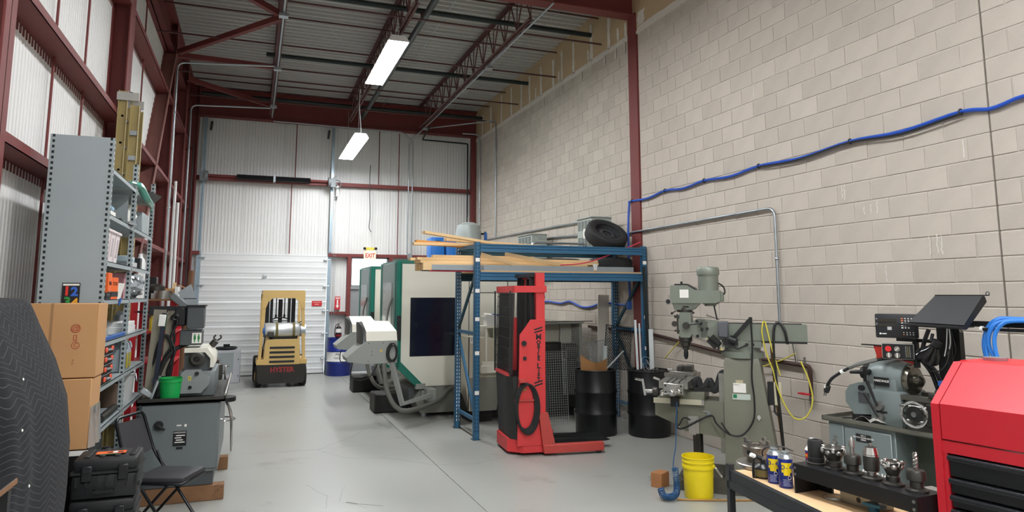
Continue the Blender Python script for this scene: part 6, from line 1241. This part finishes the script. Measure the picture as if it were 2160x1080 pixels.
# ================================================================== RIGHT LATHE
m_lgrey = mat('lathe blue grey', '#76807f', .38, .15, .08, 5, wear='#54595a', wamt=.15, wscale=8)
RZ = math.radians(-81)
lt = T('toolroom_lathe', 'blue-grey toolroom lathe on a cabinet by the block wall', 'lathe', (4.534, 4.760, 0), RZ)
P('chip_pan', MB().box(0, 1.75, 0, .62, .862, .872).box(0, 1.75, 0, .012, .862, .90).box(0, .012, 0, .62, .862, .90).box(0, 1.75, .608, .62, .862, .90), m_dsteel if False else mat('worn pan steel', '#7b7a70', .42, .6, .2, 8), lt, smooth=False)
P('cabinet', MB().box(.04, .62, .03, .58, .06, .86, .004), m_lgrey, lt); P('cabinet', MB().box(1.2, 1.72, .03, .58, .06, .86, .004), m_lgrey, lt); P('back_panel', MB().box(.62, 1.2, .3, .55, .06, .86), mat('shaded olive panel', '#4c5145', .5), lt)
P('cabinet_base', MB().box(.06, 1.7, .06, .56, 0, .06), m_vdark, lt)
dr = P('cabinet_door', MB().box(.195, .595, .012, .03, .12, .835, .006), m_lgrey, lt); P('door_stile', MB().box(.055, .185, .016, .03, .1, .845, .004), m_lgrey, lt)
P('door_plate', MB().box(.30, .43, .009, .012, .74, .80), m_black, dr)
TXT('plate_text', 'NO. 5\nWATCH OILING BEFORE\nUSING', .016, m_paper, dr, (.365, .0085, .772), FACE_NY, .0006)
TXT('cabinet_letters', 'HARDINGE', .075, m_paper, dr, (.42, .0085, .50), FACE_NY, .001, bold=.002)
P('push_button', MB().cyl((.11, .016, .70), (.11, -.01, .70), .02, 14).box(.095, .125, .012, .016, .735, .75), m_steel, lt)
hs = P('headstock', MB().box(.375, .64, .10, .45, .872, 1.15, .02, 2), m_lgrey, lt)
P('headstock_barrel', MB().lathe([(0, .33), (.12, .33), (.15, .37), (.155, .43), (.15, .54), (.135, .59), (.128, .62), (0, .62)], 36, (0, .27, 1.235), Matrix(((0, 0, 1), (0, 1, 0), (-1, 0, 0))).to_3x3()).box(.38, .60, .12, .42, 1.05, 1.25, .03, 2), m_lgrey, lt)
P('spindle_cover', MB().lathe([(0, .62), (.118, .62), (.118, .64), (.108, .66), (.05, .67), (.046, .71), (.02, .73), (0, .73)], 36, (0, .27, 1.235), Matrix(((0, 0, 1), (0, 1, 0), (-1, 0, 0))).to_3x3()), mat('dark oiled chrome', '#7b776d', .22, .9, .2), lt)
hp = P('maker_plate', MB().box(.42, .545, .108, .114, 1.185, 1.25), m_black, lt); TXT('maker_text', 'HARDINGE', .026, m_paper, hp, (.483, .1072, 1.222), FACE_NY, .0008)
for x, z, a in ((.47, 1.03, -.35), (.47, .945, -.5)):
    lv = P('speed_lever', MB().cyl((x, .10, z), (x, .06, z), .035, 18), m_steel, lt); P('lever_arm', MB().cyl((x, .055, z), (x+math.sin(a)*.2, .045, z+math.cos(a)*.2), .008, 8, .014), m_black, lv)
P('lever_tag', MB().box(.43, .52, .096, .10, .975, .99), m_black, lt); P('sight_knob', MB().cyl((.37, .16, 1.28), (.37, .08, 1.28), .024, 12).cyl((.34, .10, 1.28), (.24, .07, 1.27), .018, 10, .012), m_black, lt)
P('collet_closer', MB().cyl((.34, .27, 1.255), (.26, .27, 1.255), .075, 20).cyl((.26, .27, 1.255), (.22, .27, 1.255), .05, 18).box(.25, .33, .2, .34, 1.17, 1.33, .02), m_vdark, lt)
P('motor_cover', MB().hull([(.15, .12, 1.02), (.15, .12, 1.10), (.19, .12, 1.16), (.28, .12, 1.19), (.42, .12, 1.19), (.42, .12, .95), (.22, .12, .93), (.15, .40, 1.02), (.15, .40, 1.10), (.19, .40, 1.16), (.28, .40, 1.19), (.42, .40, 1.19), (.42, .40, .95), (.22, .40, .93)]), m_lgrey, lt)
P('motor_plate', MB().box(.27, .36, .114, .12, 1.03, 1.11), mat('etched plate', '#55595a', .4, .4), lt); P('cover_knob', MB().cyl((.31, .12, 1.15), (.31, .09, 1.15), .022, 12), m_black, lt); P('motor_mount', MB().box(.2, .44, .12, .4, .872, .93), m_vdark, lt)
P('bed', MB().box(.642, 1.7, .14, .42, .872, 1.10, .006).box(.642, 1.7, .10, .16, 1.10, 1.135).box(.642, 1.7, .38, .44, 1.10, 1.135), mat('bed iron', '#5e5d56', .4, .5, .25, 8), lt)
P('apron', MB().box(.86, 1.15, .04, .14, .93, 1.10, .01), m_dsteel, lt); P('feed_rod', MB().cyl((.72, .07, 1.06), (1.6, .07, 1.06), .014, 10).cyl((.70, .07, .955), (1.6, .07, .955), .011, 10), m_steel, lt)
P('carriage', MB().box(.86, 1.12, .08, .46, 1.135, 1.17, .006).box(.9, 1.06, .1, .36, 1.17, 1.20, .006), m_dsteel, lt)
hw = P('hand_wheel', MB().torus((.81, -.02, 1.02), .088, .011, 30, 8, (PI/2, 0, .12)).cyl((.81, .06, 1.02), (.81, -.03, 1.02), .02, 12), m_chrome, lt); P('wheel_web', MB().cyl((.81, -.015, 1.02), (.81, -.02, 1.02), .06, 24).box(.72, .90, -.022, -.016, 1.01, 1.03), m_vdark, hw); P('wheel_grip', MB().cyl((.74, -.03, 1.08), (.74, -.07, 1.08), .01, 8), m_steel, hw)
P('cross_dial', MB().lathe([(0, 0), (.045, 0), (.05, .02), (.04, .05), (0, .05)], 20, (1.0, .07, 1.155), (PI/2, 0, 0)).cyl((1.0, .02, 1.155), (1.03, -.04, 1.165), .012, 8), m_chrome, lt)
P('tool_post', MB().box(.94, 1.02, .17, .27, 1.20, 1.255, .004).cyl((.98, .22, 1.255), (.98, .22, 1.275), .05, 8).cyl((.98, .22, 1.275), (.98, .22, 1.31), .012, 6).cyl((.94, .20, 1.275), (.94, .2, 1.30), .008, 6).cyl((1.01, .25, 1.275), (1.01, .25, 1.3), .008, 6), m_dsteel, lt); P('blue_holder', MB().box(.885, .935, .18, .24, 1.225, 1.26), m_blueb, lt); P('insert_holder', MB().box(1.0, 1.05, .15, .19, 1.225, 1.25), mat('red anodised', '#7d2320', .4, .3), lt)
pass
# readout and control pendant on the lathe post
P('post', MB().box(.835, .905, .30, .37, 1.10, 1.68), m_vdark, lt); P('post_arm', MB().box(.56, .84, .22, .26, 1.535, 1.56).box(.70, .73, .2, .24, 1.34, 1.56).box(.60, .80, .22, .24, 1.385, 1.4), m_blkmetal, lt)
ro = P('digital_readout', MB().box(.555, .85, .10, .16, 1.565, 1.752, .010, 2), mat('readout black', '#1d1f22', .5), lt, rot=None)
for z in (1.70, 1.665): P('display', MB().box(.582, .705, .097, .10, z-.012, z+.014), mat('display glass', '#2f2c26', .2), ro)
TXT('axis_letter', 'X', .016, m_paper, ro, (.568, .0985, 1.712), FACE_NY, .0006); TXT('axis_letter', 'Z', .016, m_paper, ro, (.568, .0985, 1.672), FACE_NY, .0006)
m_key = mat('key white', '#dcdcd8', .5); m_keyo = mat('key orange', '#e07a4c', .5)
for i in range(5):
    for j in range(4):
        if i == 4 and j == 3: continue
        P('key', MB().bx((.745+.0215*j, .0985, 1.717-.0178*i), (.009 if j else .014, .004, .009)), m_keyo if (j == 0 and i < 2) else m_key, ro)
for i in range(2):
    for j in range(4): P('key', MB().bx((.752+.0215*j, .0985, 1.610-.016*i), (.007, .004, .007)), m_keyo if (i == 1 and j == 0) else m_key, ro)
P('logo_plate', MB().box(.64, .67, .0985, .10, 1.627, 1.655), mat('silver tag', '#c8c8c6', .3, .4), ro); P('brand_mark', MB().box(.583, .597, .0985, .10, 1.592, 1.604).box(.602, .632, .0985, .10, 1.594, 1.601), m_paper, ro)
pivot(ro, (.70, .10, 1.658), .46, (-.06, 0, 0)); pc = P('control_panel', MB().box(.592, .815, .12, .20, 1.405, 1.528, .010, 2), mat('panel frame', '#b9b9b4', .4, .3), lt); P('panel_face', MB().box(.597, .81, .116, .121, 1.410, 1.523), m_black, pc)
P('stop_button', MB().cyl((.640, .116, 1.486), (.640, .096, 1.486), .022, 18), mat('stop red', '#d22a2a', .4), pc)
for x, z, a in ((.70, 1.486, .8), (.642, 1.437, 0), (.70, 1.437, 0)):
    k = P('selector_knob', MB().cyl((x, .116, z), (x, .104, z), .020, 16), m_steel, pc); P('knob_bar', MB().bx((x, .100, z), (.008, .012, .034), (0, a, 0)), m_paper, k)
for i in range(7): P('scale_tick', MB().box(.757, .763, .1145, .116, 1.427+.0125*i, 1.431+.0125*i).box(.783, .789, .1145, .116, 1.427+.0125*i, 1.431+.0125*i), m_key, pc)
P('meter_strip', MB().box(.77, .776, .1145, .116, 1.425, 1.507), mat('amber strip', '#7d7440', .5), pc)
pivot(pc, (.70, .12, 1.46), .46, (-.075, 0, -.005)); wl_ = P('work_light_arm', MB().tube(cr([(.86, .33, 1.1), (.84, .26, 1.3), (.80, .2, 1.40), (.79, .18, 1.48), (.83, .15, 1.56), (.86, .16, 1.64)], 8), .016, 8).tube(cr([(.83, .3, 1.12), (.80, .26, 1.3), (.75, .2, 1.42)], 6), .016, 8), m_black, lt)
P('lamp_shade', MB().lathe([(0, .07), (.03, .07), (.045, .03), (.07, .0), (.085, -.05), (.08, -.055), (.06, -.02), (0, .02)], 24, (.895, .1, 1.47), Euler((0, .75, -.3)).to_matrix()), mat('gloss black', '#0d0d0f', .15), wl_); P('lamp_neck', MB().cyl((.92, .1, 1.51), (.955, .1, 1.56), .032, 14).cyl((.905, .1, 1.56), (.91, .12, 1.61), .012, 8), m_black, wl_)
P('loose_cable', MB().tube(cr([(.82, .14, 1.53), (.83, .12, 1.42), (.84, .12, 1.36), (.9, .14, 1.33), (.96, .16, 1.38), (.98, .2, 1.5)], 6), .006, 6).tube(cr([(.95, .28, 1.66), (.985, .27, 1.5), (.96, .27, 1.43)], 5), .004, 5), m_black, lt)
P('white_cable', MB().tube(cr([(.935, .27, 1.65), (.925, .26, 1.52), (.905, .26, 1.44)], 5), .004, 5).tube(cr([(.95, .27, 1.65), (.955, .26, 1.54), (.93, .26, 1.45)], 5), .004, 5), m_tape, lt)
# tray / chip shield on an arm
tr = T('tilted_tray', 'black tilted panel on an arm above the lathe', 'panel', (4.534, 4.760, 0), RZ)
P('panel_sheet', MB().hull([(.765, .07, 1.695), (1.165, .07, 1.685), (.765, .085, 1.688), (1.165, .085, 1.678), (.875, .25, 1.895), (1.215, .25, 1.895), (.875, .265, 1.888), (1.215, .265, 1.888)]), mat('panel charcoal', '#333436', .55, .1, .1), tr)
P('panel_side', MB().hull([(1.165, .07, 1.685), (1.215, .25, 1.895), (1.17, .10, 1.655), (1.225, .28, 1.85), (1.16, .07, 1.66), (1.22, .27, 1.89)]), m_black, tr)
P('ledge', MB().hull([(.71, .02, 1.68), (1.15, .02, 1.67), (.71, .02, 1.672), (1.15, .02, 1.66), (.77, .08, 1.69), (1.17, .08, 1.68), (.77, .09, 1.66), (1.17, .09, 1.65)]), m_black, tr)
P('support_arm', MB().box(1.0, 1.75, .26, .31, 1.67, 1.71).cyl((1.2, .22, 1.655), (1.75, .22, 1.655), .012, 10).box(.86, 1.1, .26, .33, 1.66, 1.7), m_blkmetal, tr); P('arm_knob', MB().cyl((1.20, .22, 1.655), (1.215, .22, 1.655), .022, 14), m_paper, tr)
P('top_rod', MB().cyl((.875, .25, 1.897), (1.26, .25, 1.897), .004, 6).torus((1.25, .25, 1.91), .012, .003, 12, 5, (PI/2, 0, 0)), m_black, tr); P('clip', MB().torus((1.15, .06, 1.645), .010, .003, 12, 5, (PI/2, 0, 0)).box(1.14, 1.16, .05, .07, 1.65, 1.67), m_steel, tr); P('arm_post', MB().box(.90, .96, .38, .44, 1.10, 1.70), m_vdark, tr); P('arm_strut', MB().box(.91, .95, .28, .40, 1.66, 1.70), m_vdark, tr)
t = T('blue_hose_coil', 'bright blue hose coiled over the lathe arm', 'hose', (4.534+.156*.19, 4.760-.988*.19, 0), RZ); b = MB()
P('hose', MB().tube(cr([(1.03, .24, 1.40), (1.01, .24, 1.55), (1.05, .25, 1.68), (1.13, .25, 1.735), (1.2, .25, 1.72), (1.3, .25, 1.735), (1.4, .25, 1.74), (1.6, .25, 1.74)], 8), .014, 8), m_bluel, t)
P('hose', MB().tube(cr([(1.07, .20, 1.38), (1.045, .2, 1.52), (1.08, .21, 1.66), (1.15, .21, 1.73), (1.25, .22, 1.735), (1.4, .22, 1.73)], 8), .014, 8), m_bluel, t)
P('hose', MB().tube(cr([(1.17, .20, 1.38), (1.09, .19, 1.48), (1.07, .19, 1.58), (1.11, .19, 1.68), (1.19, .2, 1.72), (1.3, .2, 1.725)], 8), .014, 8), m_bluel, t)
P('hose', MB().tube(cr([(1.20, .17, 1.37), (1.13, .17, 1.46), (1.12, .17, 1.60), (1.17, .17, 1.69), (1.25, .18, 1.72), (1.45, .18, 1.72)], 8), .014, 8), m_bluel, t)
# plug and cord, red sign, rag
t = T('power_plug', 'black and white power plug hanging on its cord from the lathe', 'plug', (4.534, 4.760, 0), RZ)
P('cord', MB().tube(cr([(.56, .27, 1.41), (.46, .12, 1.385), (.36, .0, 1.345), (.26, -.03, 1.29), (.16, -.05, 1.22), (.105, -.05, 1.15)], 8), .013, 8), m_black, t); P('wrap', MB().tube(cr([(.46, .10, 1.385), (.36, .0, 1.345), (.30, -.02, 1.315)], 8), .017, 8), mat('braid grey', '#6c6c68', .5, .4), t); P('tape_band', MB().cyl((.255, -.032, 1.285), (.235, -.036, 1.272), .02, 10), m_tape, t)
P('plug_body', MB().lathe([(0, 0), (.02, 0), (.024, .025), (.024, .06), (0, .06)], 16, (.095, -.05, 1.10), (0, .35, 0)), m_black, t); P('plug_collar', MB().cyl((.105, -.05, 1.135), (.115, -.05, 1.155), .024, 14), m_paper, t)
for s in (-1, 1): P('prong', MB().bx((.085+s*.009, -.05, 1.085), (.003, .01, .03), (0, .35, 0)), m_steel, t)
t = T('red_sign', 'red warning card standing behind the lathe headstock', 'sign', (4.534, 4.760, 0), RZ); P('card', MB().prism([(.285, 1.485), (.62, 1.46), (.62, 1.33), (.30, 1.34), (.31, 1.40)], .33, .338, 'y'), mat('card red', '#b52a1c', .6), t); P('card_bar', MB().box(.18, .5, .325, .345, 1.478, 1.488), m_black, t); TXT('card_text', 'Machining\nCutting\nHazard', .026, mat('card ink', '#4c120c', .6), t, (.42, .329, 1.40), FACE_NY, .0006); P('card_post', MB().box(.45, .47, .34, .36, 1.20, 1.40), m_blkmetal, t)
b = MB().grid(lambda u, v: (.27+.24*u, .03+.12*v, .875+.02+.045*abs(math.sin(5*u+2*v))*(.4+.6*math.sin(PI*u))), 22, 10); bmesh.ops.solidify(b.bm, geom=b.bm.faces[:], thickness=.006)
ONE('white_rag', b, mat('white rag', '#dcdad4', .9), 'crumpled white rag on the lathe chip pan', 'rag', loc=(4.534, 4.760, 0), rot=(0, 0, RZ), ang=20)
ONE('chuck_key', MB().cyl((.12, .1, .885), (.2, .16, .89), .006, 6).box(.24, .32, .18, .3, .873, .90), m_black, 'small black tools lying at the left end of the chip pan', 'tools', loc=(4.534, 4.760, 0), rot=(0, 0, RZ))
# ================================================================== RED TOOL CHEST
m_cred = mat('glossy chest red', '#c01e2c', .38, 0, .04, 2)
m_cblk = mat('drawer black', '#0f1114', .32, 0, .1)
ch = T('tool_chest', 'tall red tool chest with black drawers at far right', 'tool chest', (2.631, 2.163, 0), RZ)
W_ = 1.15; DP = .5
P('side_wall', MB().prism([(0.0, 0.12), (0.0, 1.46), (.19, 1.618), (DP, 1.618), (DP, .12)], 0, .032, 'x'), m_cred, ch, smooth=False); P('side_wall', MB().prism([(0.0, 0.12), (0.0, 1.46), (.19, 1.618), (DP, 1.618), (DP, .12)], W_-.032, W_, 'x'), m_cred, ch, smooth=False)
P('lid', MB().prism([(.002, 1.325), (.002, 1.462), (.192, 1.62), (.24, 1.622), (.24, 1.60), (.2, 1.60), (.02, 1.45), (.02, 1.325)], .036, W_-.036, 'x'), m_cred, ch, smooth=False)
P('top_panel', MB().box(.0, W_, .242, DP, 1.60, 1.622), m_cred, ch); P('face_rail', MB().box(.032, W_-.032, .004, .03, 1.272, 1.318), m_cred, ch); P('carcass', MB().box(.032, W_-.032, .05, DP, .12, 1.32), m_black, ch)
P('face_stile', MB().box(.032, .05, .006, .05, .12, 1.272), m_cred, ch)
z = 1.268
for h in (.088, .064, .054, .054, .075, .075, .10, .10, .12, .12):
    d = P('drawer', MB().prism([(.012, z-h+.004), (.012, z-.02), (.018, z-.006), (.05, z-.006), (.05, z-h+.004)], .053, W_-.04, 'x'), m_cblk, ch, smooth=False); P('drawer_pull', MB().prism([(-.006, z-.022), (-.010, z-.010), (-.004, z-.003), (.014, z-.003), (.016, z-.018), (.006, z-.024)], .054, W_-.041, 'x'), mat('pull satin black', '#26282b', .25, .4), d, ang=60); z -= h
P('plinth', MB().box(.02, W_-.02, .02, DP-.02, .10, .13), m_black, ch)
for x in (.1, W_-.1):
    for y in (.08, DP-.08): P('caster', MB().cyl((x-.02, y, .05), (x+.02, y, .05), .05, 14).box(x-.03, x+.03, y-.03, y+.03, .09, .12), m_rubber, ch)
ONE('round_tin', MB().lathe([(0, 0), (.045, 0), (.047, .012), (.0, .014)], 24, (.0, .0, 0)), m_galv, 'small round tin lid on top of the red chest', 'tin', loc=(3.0, 2.14, 1.6225))
# ================================================================== FOREGROUND BENCH
m_bench = mat('bench dark grey steel', '#34363a', .45, .4, .12, 8)
bn = T('work_bench', 'dark steel-framed bench with wood top at lower right', 'bench', (2.49, 3.30, 0), math.radians(-98.6))
BL, BW = .97, .60
P('wood_top', MB().box(.0, BL, .02, BW, .925, .95), mat('bench top wood', '#d6b387', .55, 0, .1, 4, stretch=(.5, 5, 5)), bn); P('front_rail', MB().box(-.01, BL, -.012, .018, .90, .955).box(-.01, BL, -.016, -.008, .86, .90), m_bench, bn, smooth=False); P('end_rail', MB().box(-.012, .018, -.01, BW, .86, .945), m_bench, bn); P('rear_rail', MB().box(0, BL, BW, BW+.02, .86, .945), m_bench, bn)
for x in (0, BL-.04):
    for y in (0, BW-.02): P('leg', MB().box(x-.016, x+.016, y-.016, y+.016, 0, .985 if (x == 0 and y == 0) else .94), m_bench, bn)
sf = P('lower_shelf', MB().box(.05, BL-.04, .04, BW-.04, .60, .615), m_vdark, bn)
for x, y in ((.12, .08), (.2, .3), (.35, .12)): P('shelf_rivet', MB().cyl((x, y, .615), (x, y, .618), .008, 8), m_paper, sf)
rs = T('tool_holder_rack', 'black riser rack holding milling tool holders on the bench', 'tool rack', (2.505, 2.83, .95), math.radians(-86))
P('rack_top', MB().box(0, .645, 0, .16, .125, .14), m_blkmetal, rs); P('rack_face', MB().box(0, .645, -.003, .004, .075, .14), m_blkmetal, rs); P('rack_leg', MB().box(0, .01, 0, .16, 0, .125), m_blkmetal, rs); P('rack_leg', MB().box(.635, .645, 0, .16, 0, .125), m_blkmetal, rs); P('leg_gusset', MB().box(0, .09, .15, .16, 0, .125), m_blkmetal, rs)
for x in (.012, .63):
    for z in (.09, .12): P('screw', MB().cyl((x, -.006, z), (x, -.003, z), .007, 8), m_steel, rs)
def holder(xy, label, kind):
    t = T('tool_holder', label, 'tool holder', (xy[0], xy[1], 1.0905), random.uniform(0, 1), 'milling tool holders on the rack')
    P('flange', MB().lathe([(0, 0), (.044, 0), (.044, .008), (.036, .012), (.03, .016), (0, .016)], 28), m_dsteel, t); P('shank', MB().cyl((0, 0, -.075), (0, 0, 0), .010, 12), m_steel, t)
    if kind == 'cap': P('cap_body', MB().lathe([(0, .014), (.038, .014), (.038, .03), (.036, .032), (.036, .10), (.032, .112), (.015, .114), (.013, .10), (0, .10)], 28), m_rubber, t)
    elif kind == 'face' or kind == 'face2':
        s = 1.0 if kind == 'face' else .78
        P('cutter_body', MB().lathe([(0, .014), (.036*s, .014), (.036*s, .035), (.03*s, .04), (.042*s, .06), (.054*s, .095), (.05*s, .098), (.02*s, .09), (0, .09)], 28), m_dsteel, t)
        for k in range(6):
            a = 2*PI*k/6; P('insert', MB().bx((.050*s*math.cos(a), .050*s*math.sin(a), .09), (.018, .016, .022), (0, .2, a), .003), m_chrome, t)
            P('gullet', MB().sph((.044*s*math.cos(a+.5), .044*s*math.sin(a+.5), .078), .013, 8), m_steel, t)
    elif kind in ('endmill', 'probe'):
        P('collet_body', MB().lathe([(0, .014), (.026, .014), (.026, .04), (.037, .045), (.037, .075), (.032, .085), (.012, .088), (0, .088)], 26), m_dsteel, t)
        if kind == 'probe': P('drill', MB().lathe([(0, .085), (.010, .085), (.010, .115), (.014, .117), (.014, .14), (.0, .165)], 12), m_steel, t)
        else:
            pts = [(.0045*math.cos(k*.5), .0045*math.sin(k*.5), .085+.0022*k) for k in range(32)]; P('end_mill', MB().tube(pts, .006, 6).tube([(-p[0], -p[1], p[2]) for p in pts], .006, 6), m_steel, t)
    elif kind == 'chuck':
        P('chuck_body', MB().lathe([(0, .03), (.022, .03), (.032, .04), (.034, .075), (.033, .105), (.024, .135), (.012, .142), (0, .142)], 26), m_dsteel, t); P('chuck_sleeve', MB().lathe([(.0335, .10), (.034, .10), (.026, .136), (.0255, .136)], 26), m_chrome, t); P('chuck_jaw', MB().cyl((0, 0, .138), (0, 0, .152), .007, 8), m_steel, t); P('neck_ring', MB().lathe([(0, .012), (.018, .012), (.018, .032), (.03, .033), (.03, .037), (0, .037)], 24), m_steel, t)
holder((2.595, 2.775), 'black capped tool holder at the left end of the rack', 'cap'); holder((2.602, 2.670), 'large face mill holder, second on the rack', 'face'); holder((2.610, 2.566), 'tool holder with a slim pointed cutter', 'probe'); holder((2.617, 2.468), 'tool holder with a keyless drill chuck', 'chuck'); holder((2.624, 2.364), 'small face mill holder near the right of the rack', 'face2'); holder((2.632, 2.256), 'tool holder with a fluted end mill at the right end', 'endmill')
# spray cans
m_wd = mat('can blue', '#1d2f86', .3, .2, .05); m_wdy = mat('can yellow', '#f2d419', .4); m_wdr = mat('can red', '#c4232f', .4)
def spray(loc, label, rz, kind):
    t = T('spray_can', label, 'spray can', loc, rz, 'spray cans on the bench'); r = .0345
    P('can_body', MB().lathe([(0, 0), (r-.002, 0), (r, .003), (r, .135), (r-.001, .138), (0, .138)], 28), m_wd, t)
    P('dome', MB().lathe([(r, .138), (r+.001, .141), (r-.003, .147), (.026, .158), (.019, .161), (.019, .170), (.012, .174), (0, .174)] if kind < 2 else [(r, .138), (r+.001, .141), (r-.003, .150), (.022, .16), (.02, .175), (.012, .18), (.011, .20), (0, .20)], 28), m_galv if kind < 2 else m_white, t)
    def patch(name, z0, z1, a0, a1, m, dr=.0006):
        b = MB(); n = 10
        b.grid(lambda u, v: ((r+dr)*math.cos(a0+(a1-a0)*u), (r+dr)*math.sin(a0+(a1-a0)*u), z0+(z1-z0)*v), n, 1); return P(name, b, m, t)
    F = -PI/2
    if kind < 2:
        patch('yellow_shield', .075, .122, F-.75, F+.75, m_wdy); patch('yellow_shield', .062, .075, F-.45, F+.45, m_wdy)
        curved_text('brand_letter', 'WD-40', .030, r+.0012, F, .100, m_wd, t)
        for k in range(5): patch('print_line', .012+.007*k, .0155+.007*k, F-.6+.1*(k % 2), F+.6-.15*(k % 3), mat('print pale', '#8f9ccc', .5))
        P('print_emblem', MB().torus(((r+.001)*math.cos(F+.35), (r+.001)*math.sin(F+.35), .052), .008, .0012, 16, 4, (PI/2, 0, F+.35+PI/2)), m_paper, t)
    else:
        patch('red_band', .098, .128, F-1.2, F+1.2, m_wdr); patch('yellow_shield', .055, .092, F-.9, F+.9, m_wdy); curved_text('brand_letter', '31g BONUS', .016, r+.0012, F, .113, m_wdy, t)
    return t
spray((2.539, 2.925, .9505), 'front blue and yellow spray can on the bench', -.55, 0); spray((2.545, 3.012, .9505), 'blue and yellow spray can just behind the front one', -.9, 1); spray((2.80, 3.02, .9505), 'spray can with red band and white nozzle behind the rack', -.75, 2)
# oil can
t = T('oil_can', 'black pump oil can left of the spray cans', 'oil can', (2.56, 3.115, .9505), 0); P('can_body', MB().lathe([(0, 0), (.044, 0), (.046, .004), (.046, .05), (.030, .07), (.014, .075), (.014, .09), (0, .09)], 24), m_cblk, t); P('label', MB().lathe([(.0465, .01), (.0468, .01), (.0468, .045), (.0465, .045)], 24), mat('dull gold print', '#6c6136', .5), t); P('pump_cap', MB().cyl((0, 0, .088), (0, 0, .105), .012, 12), m_steel, t)
P('spout', MB().tube(cr([(.0, 0, .10), (.0, 0, .135), (.02, -.02, .155), (.08, -.05, .16), (.13, -.08, .14)], 6), .004, 6), m_black, t); P('trigger', MB().tube(cr([(-.01, 0, .10), (-.04, .01, .105), (-.055, .01, .07), (-.055, .01, .0), (-.045, .0, -.0)], 6), .007, 6).cyl((-.01, 0, .095), (-.045, .01, .11), .010, 8), m_black, t); P('trigger_tip', MB().cyl((-.045, .01, .108), (-.068, .012, .118), .011, 8), m_tape, t)
# chuck on a round plate
ONE('rotary_plate', MB().lathe([(0, 0), (.125, 0), (.13, .004), (.13, .022), (.125, .026), (.06, .026), (.058, .02), (0, .02)], 40, (2.70, 3.31, .9505)), m_steel, 'round slotted steel plate under the chuck at the bench end', 'plate')
t = T('lathe_chuck', 'four-jaw chuck sitting on the round plate', 'chuck', (2.70, 3.33, .9775), .3); P('chuck_body', MB().lathe([(0, 0), (.058, 0), (.058, .025), (.078, .028), (.08, .032), (.08, .082), (.076, .086), (.02, .086), (.018, .05), (0, .05)], 40), mat('brown steel', '#7d756c', .35, .75, .15), t)
for k in range(4):
    a = k*PI/2; P('jaw', MB().bx((.055*math.cos(a), .055*math.sin(a), .093), (.048, .018, .016), (0, 0, a)).bx((.07*math.cos(a), .07*math.sin(a), .107), (.018, .018, .022), (0, 0, a)), m_steel, t); P('key_socket', MB().cyl((.078*math.cos(a), .078*math.sin(a), .055), (.083*math.cos(a), .083*math.sin(a), .055), .012, 12), m_black, t)
# things under / behind the rack on the bench
t = T('steel_vise_block', 'grey steel block under the tool holder rack', 'block', (2.66, 2.55, .9505), .1); P('block', MB().box(-.05, .05, -.10, .10, 0, .06, .003), m_bright, t); P('bore', MB().cyl((-.051, 0, .03), (-.049, 0, .03), .012, 12), m_black, t)
ONE('wire_loop', MB().torus((2.62, 2.70, .9535), .05, .002, 24, 4).torus((2.625, 2.69, .958), .045, .002, 24, 4), m_galv, 'thin wire loop lying under the tool rack', 'wire')
ONE('ring_cutter', MB().lathe([(.018, 0), (.036, 0), (.036, .02), (.018, .02), (.018, 0)], 24, (2.585, 2.36, .9505)), m_steel, 'round steel ring on the bench below the rack', 'ring')
t = T('angle_block', 'light grey bored block behind the end mill holder', 'block', (2.78, 2.30, .9505), -.1); P('block', MB().box(-.045, .045, -.055, .055, 0, .12, .002), mat('ground steel', '#b9b7b0', .3, .5), t); P('bore', MB().cyl((-.046, .01, .07), (-.044, .01, .07), .018, 14), m_steel, t)
ONE('black_tool_bar', MB().bx((2.80, 2.62, .99), (.03, .5, .02), (.12, 0, .05)), m_black, 'long black bar lying behind the tool holders', 'bar')
ONE('dial_stand', MB().cyl((2.62, 2.47, .952), (2.62, 2.47, .975), .025, 14).bx((2.60, 2.45, .985), (.05, .08, .012), (0, .1, .2)), mat('teal tool', '#1f5f78', .4), 'small teal gauge on the bench under the rack', 'gauge')
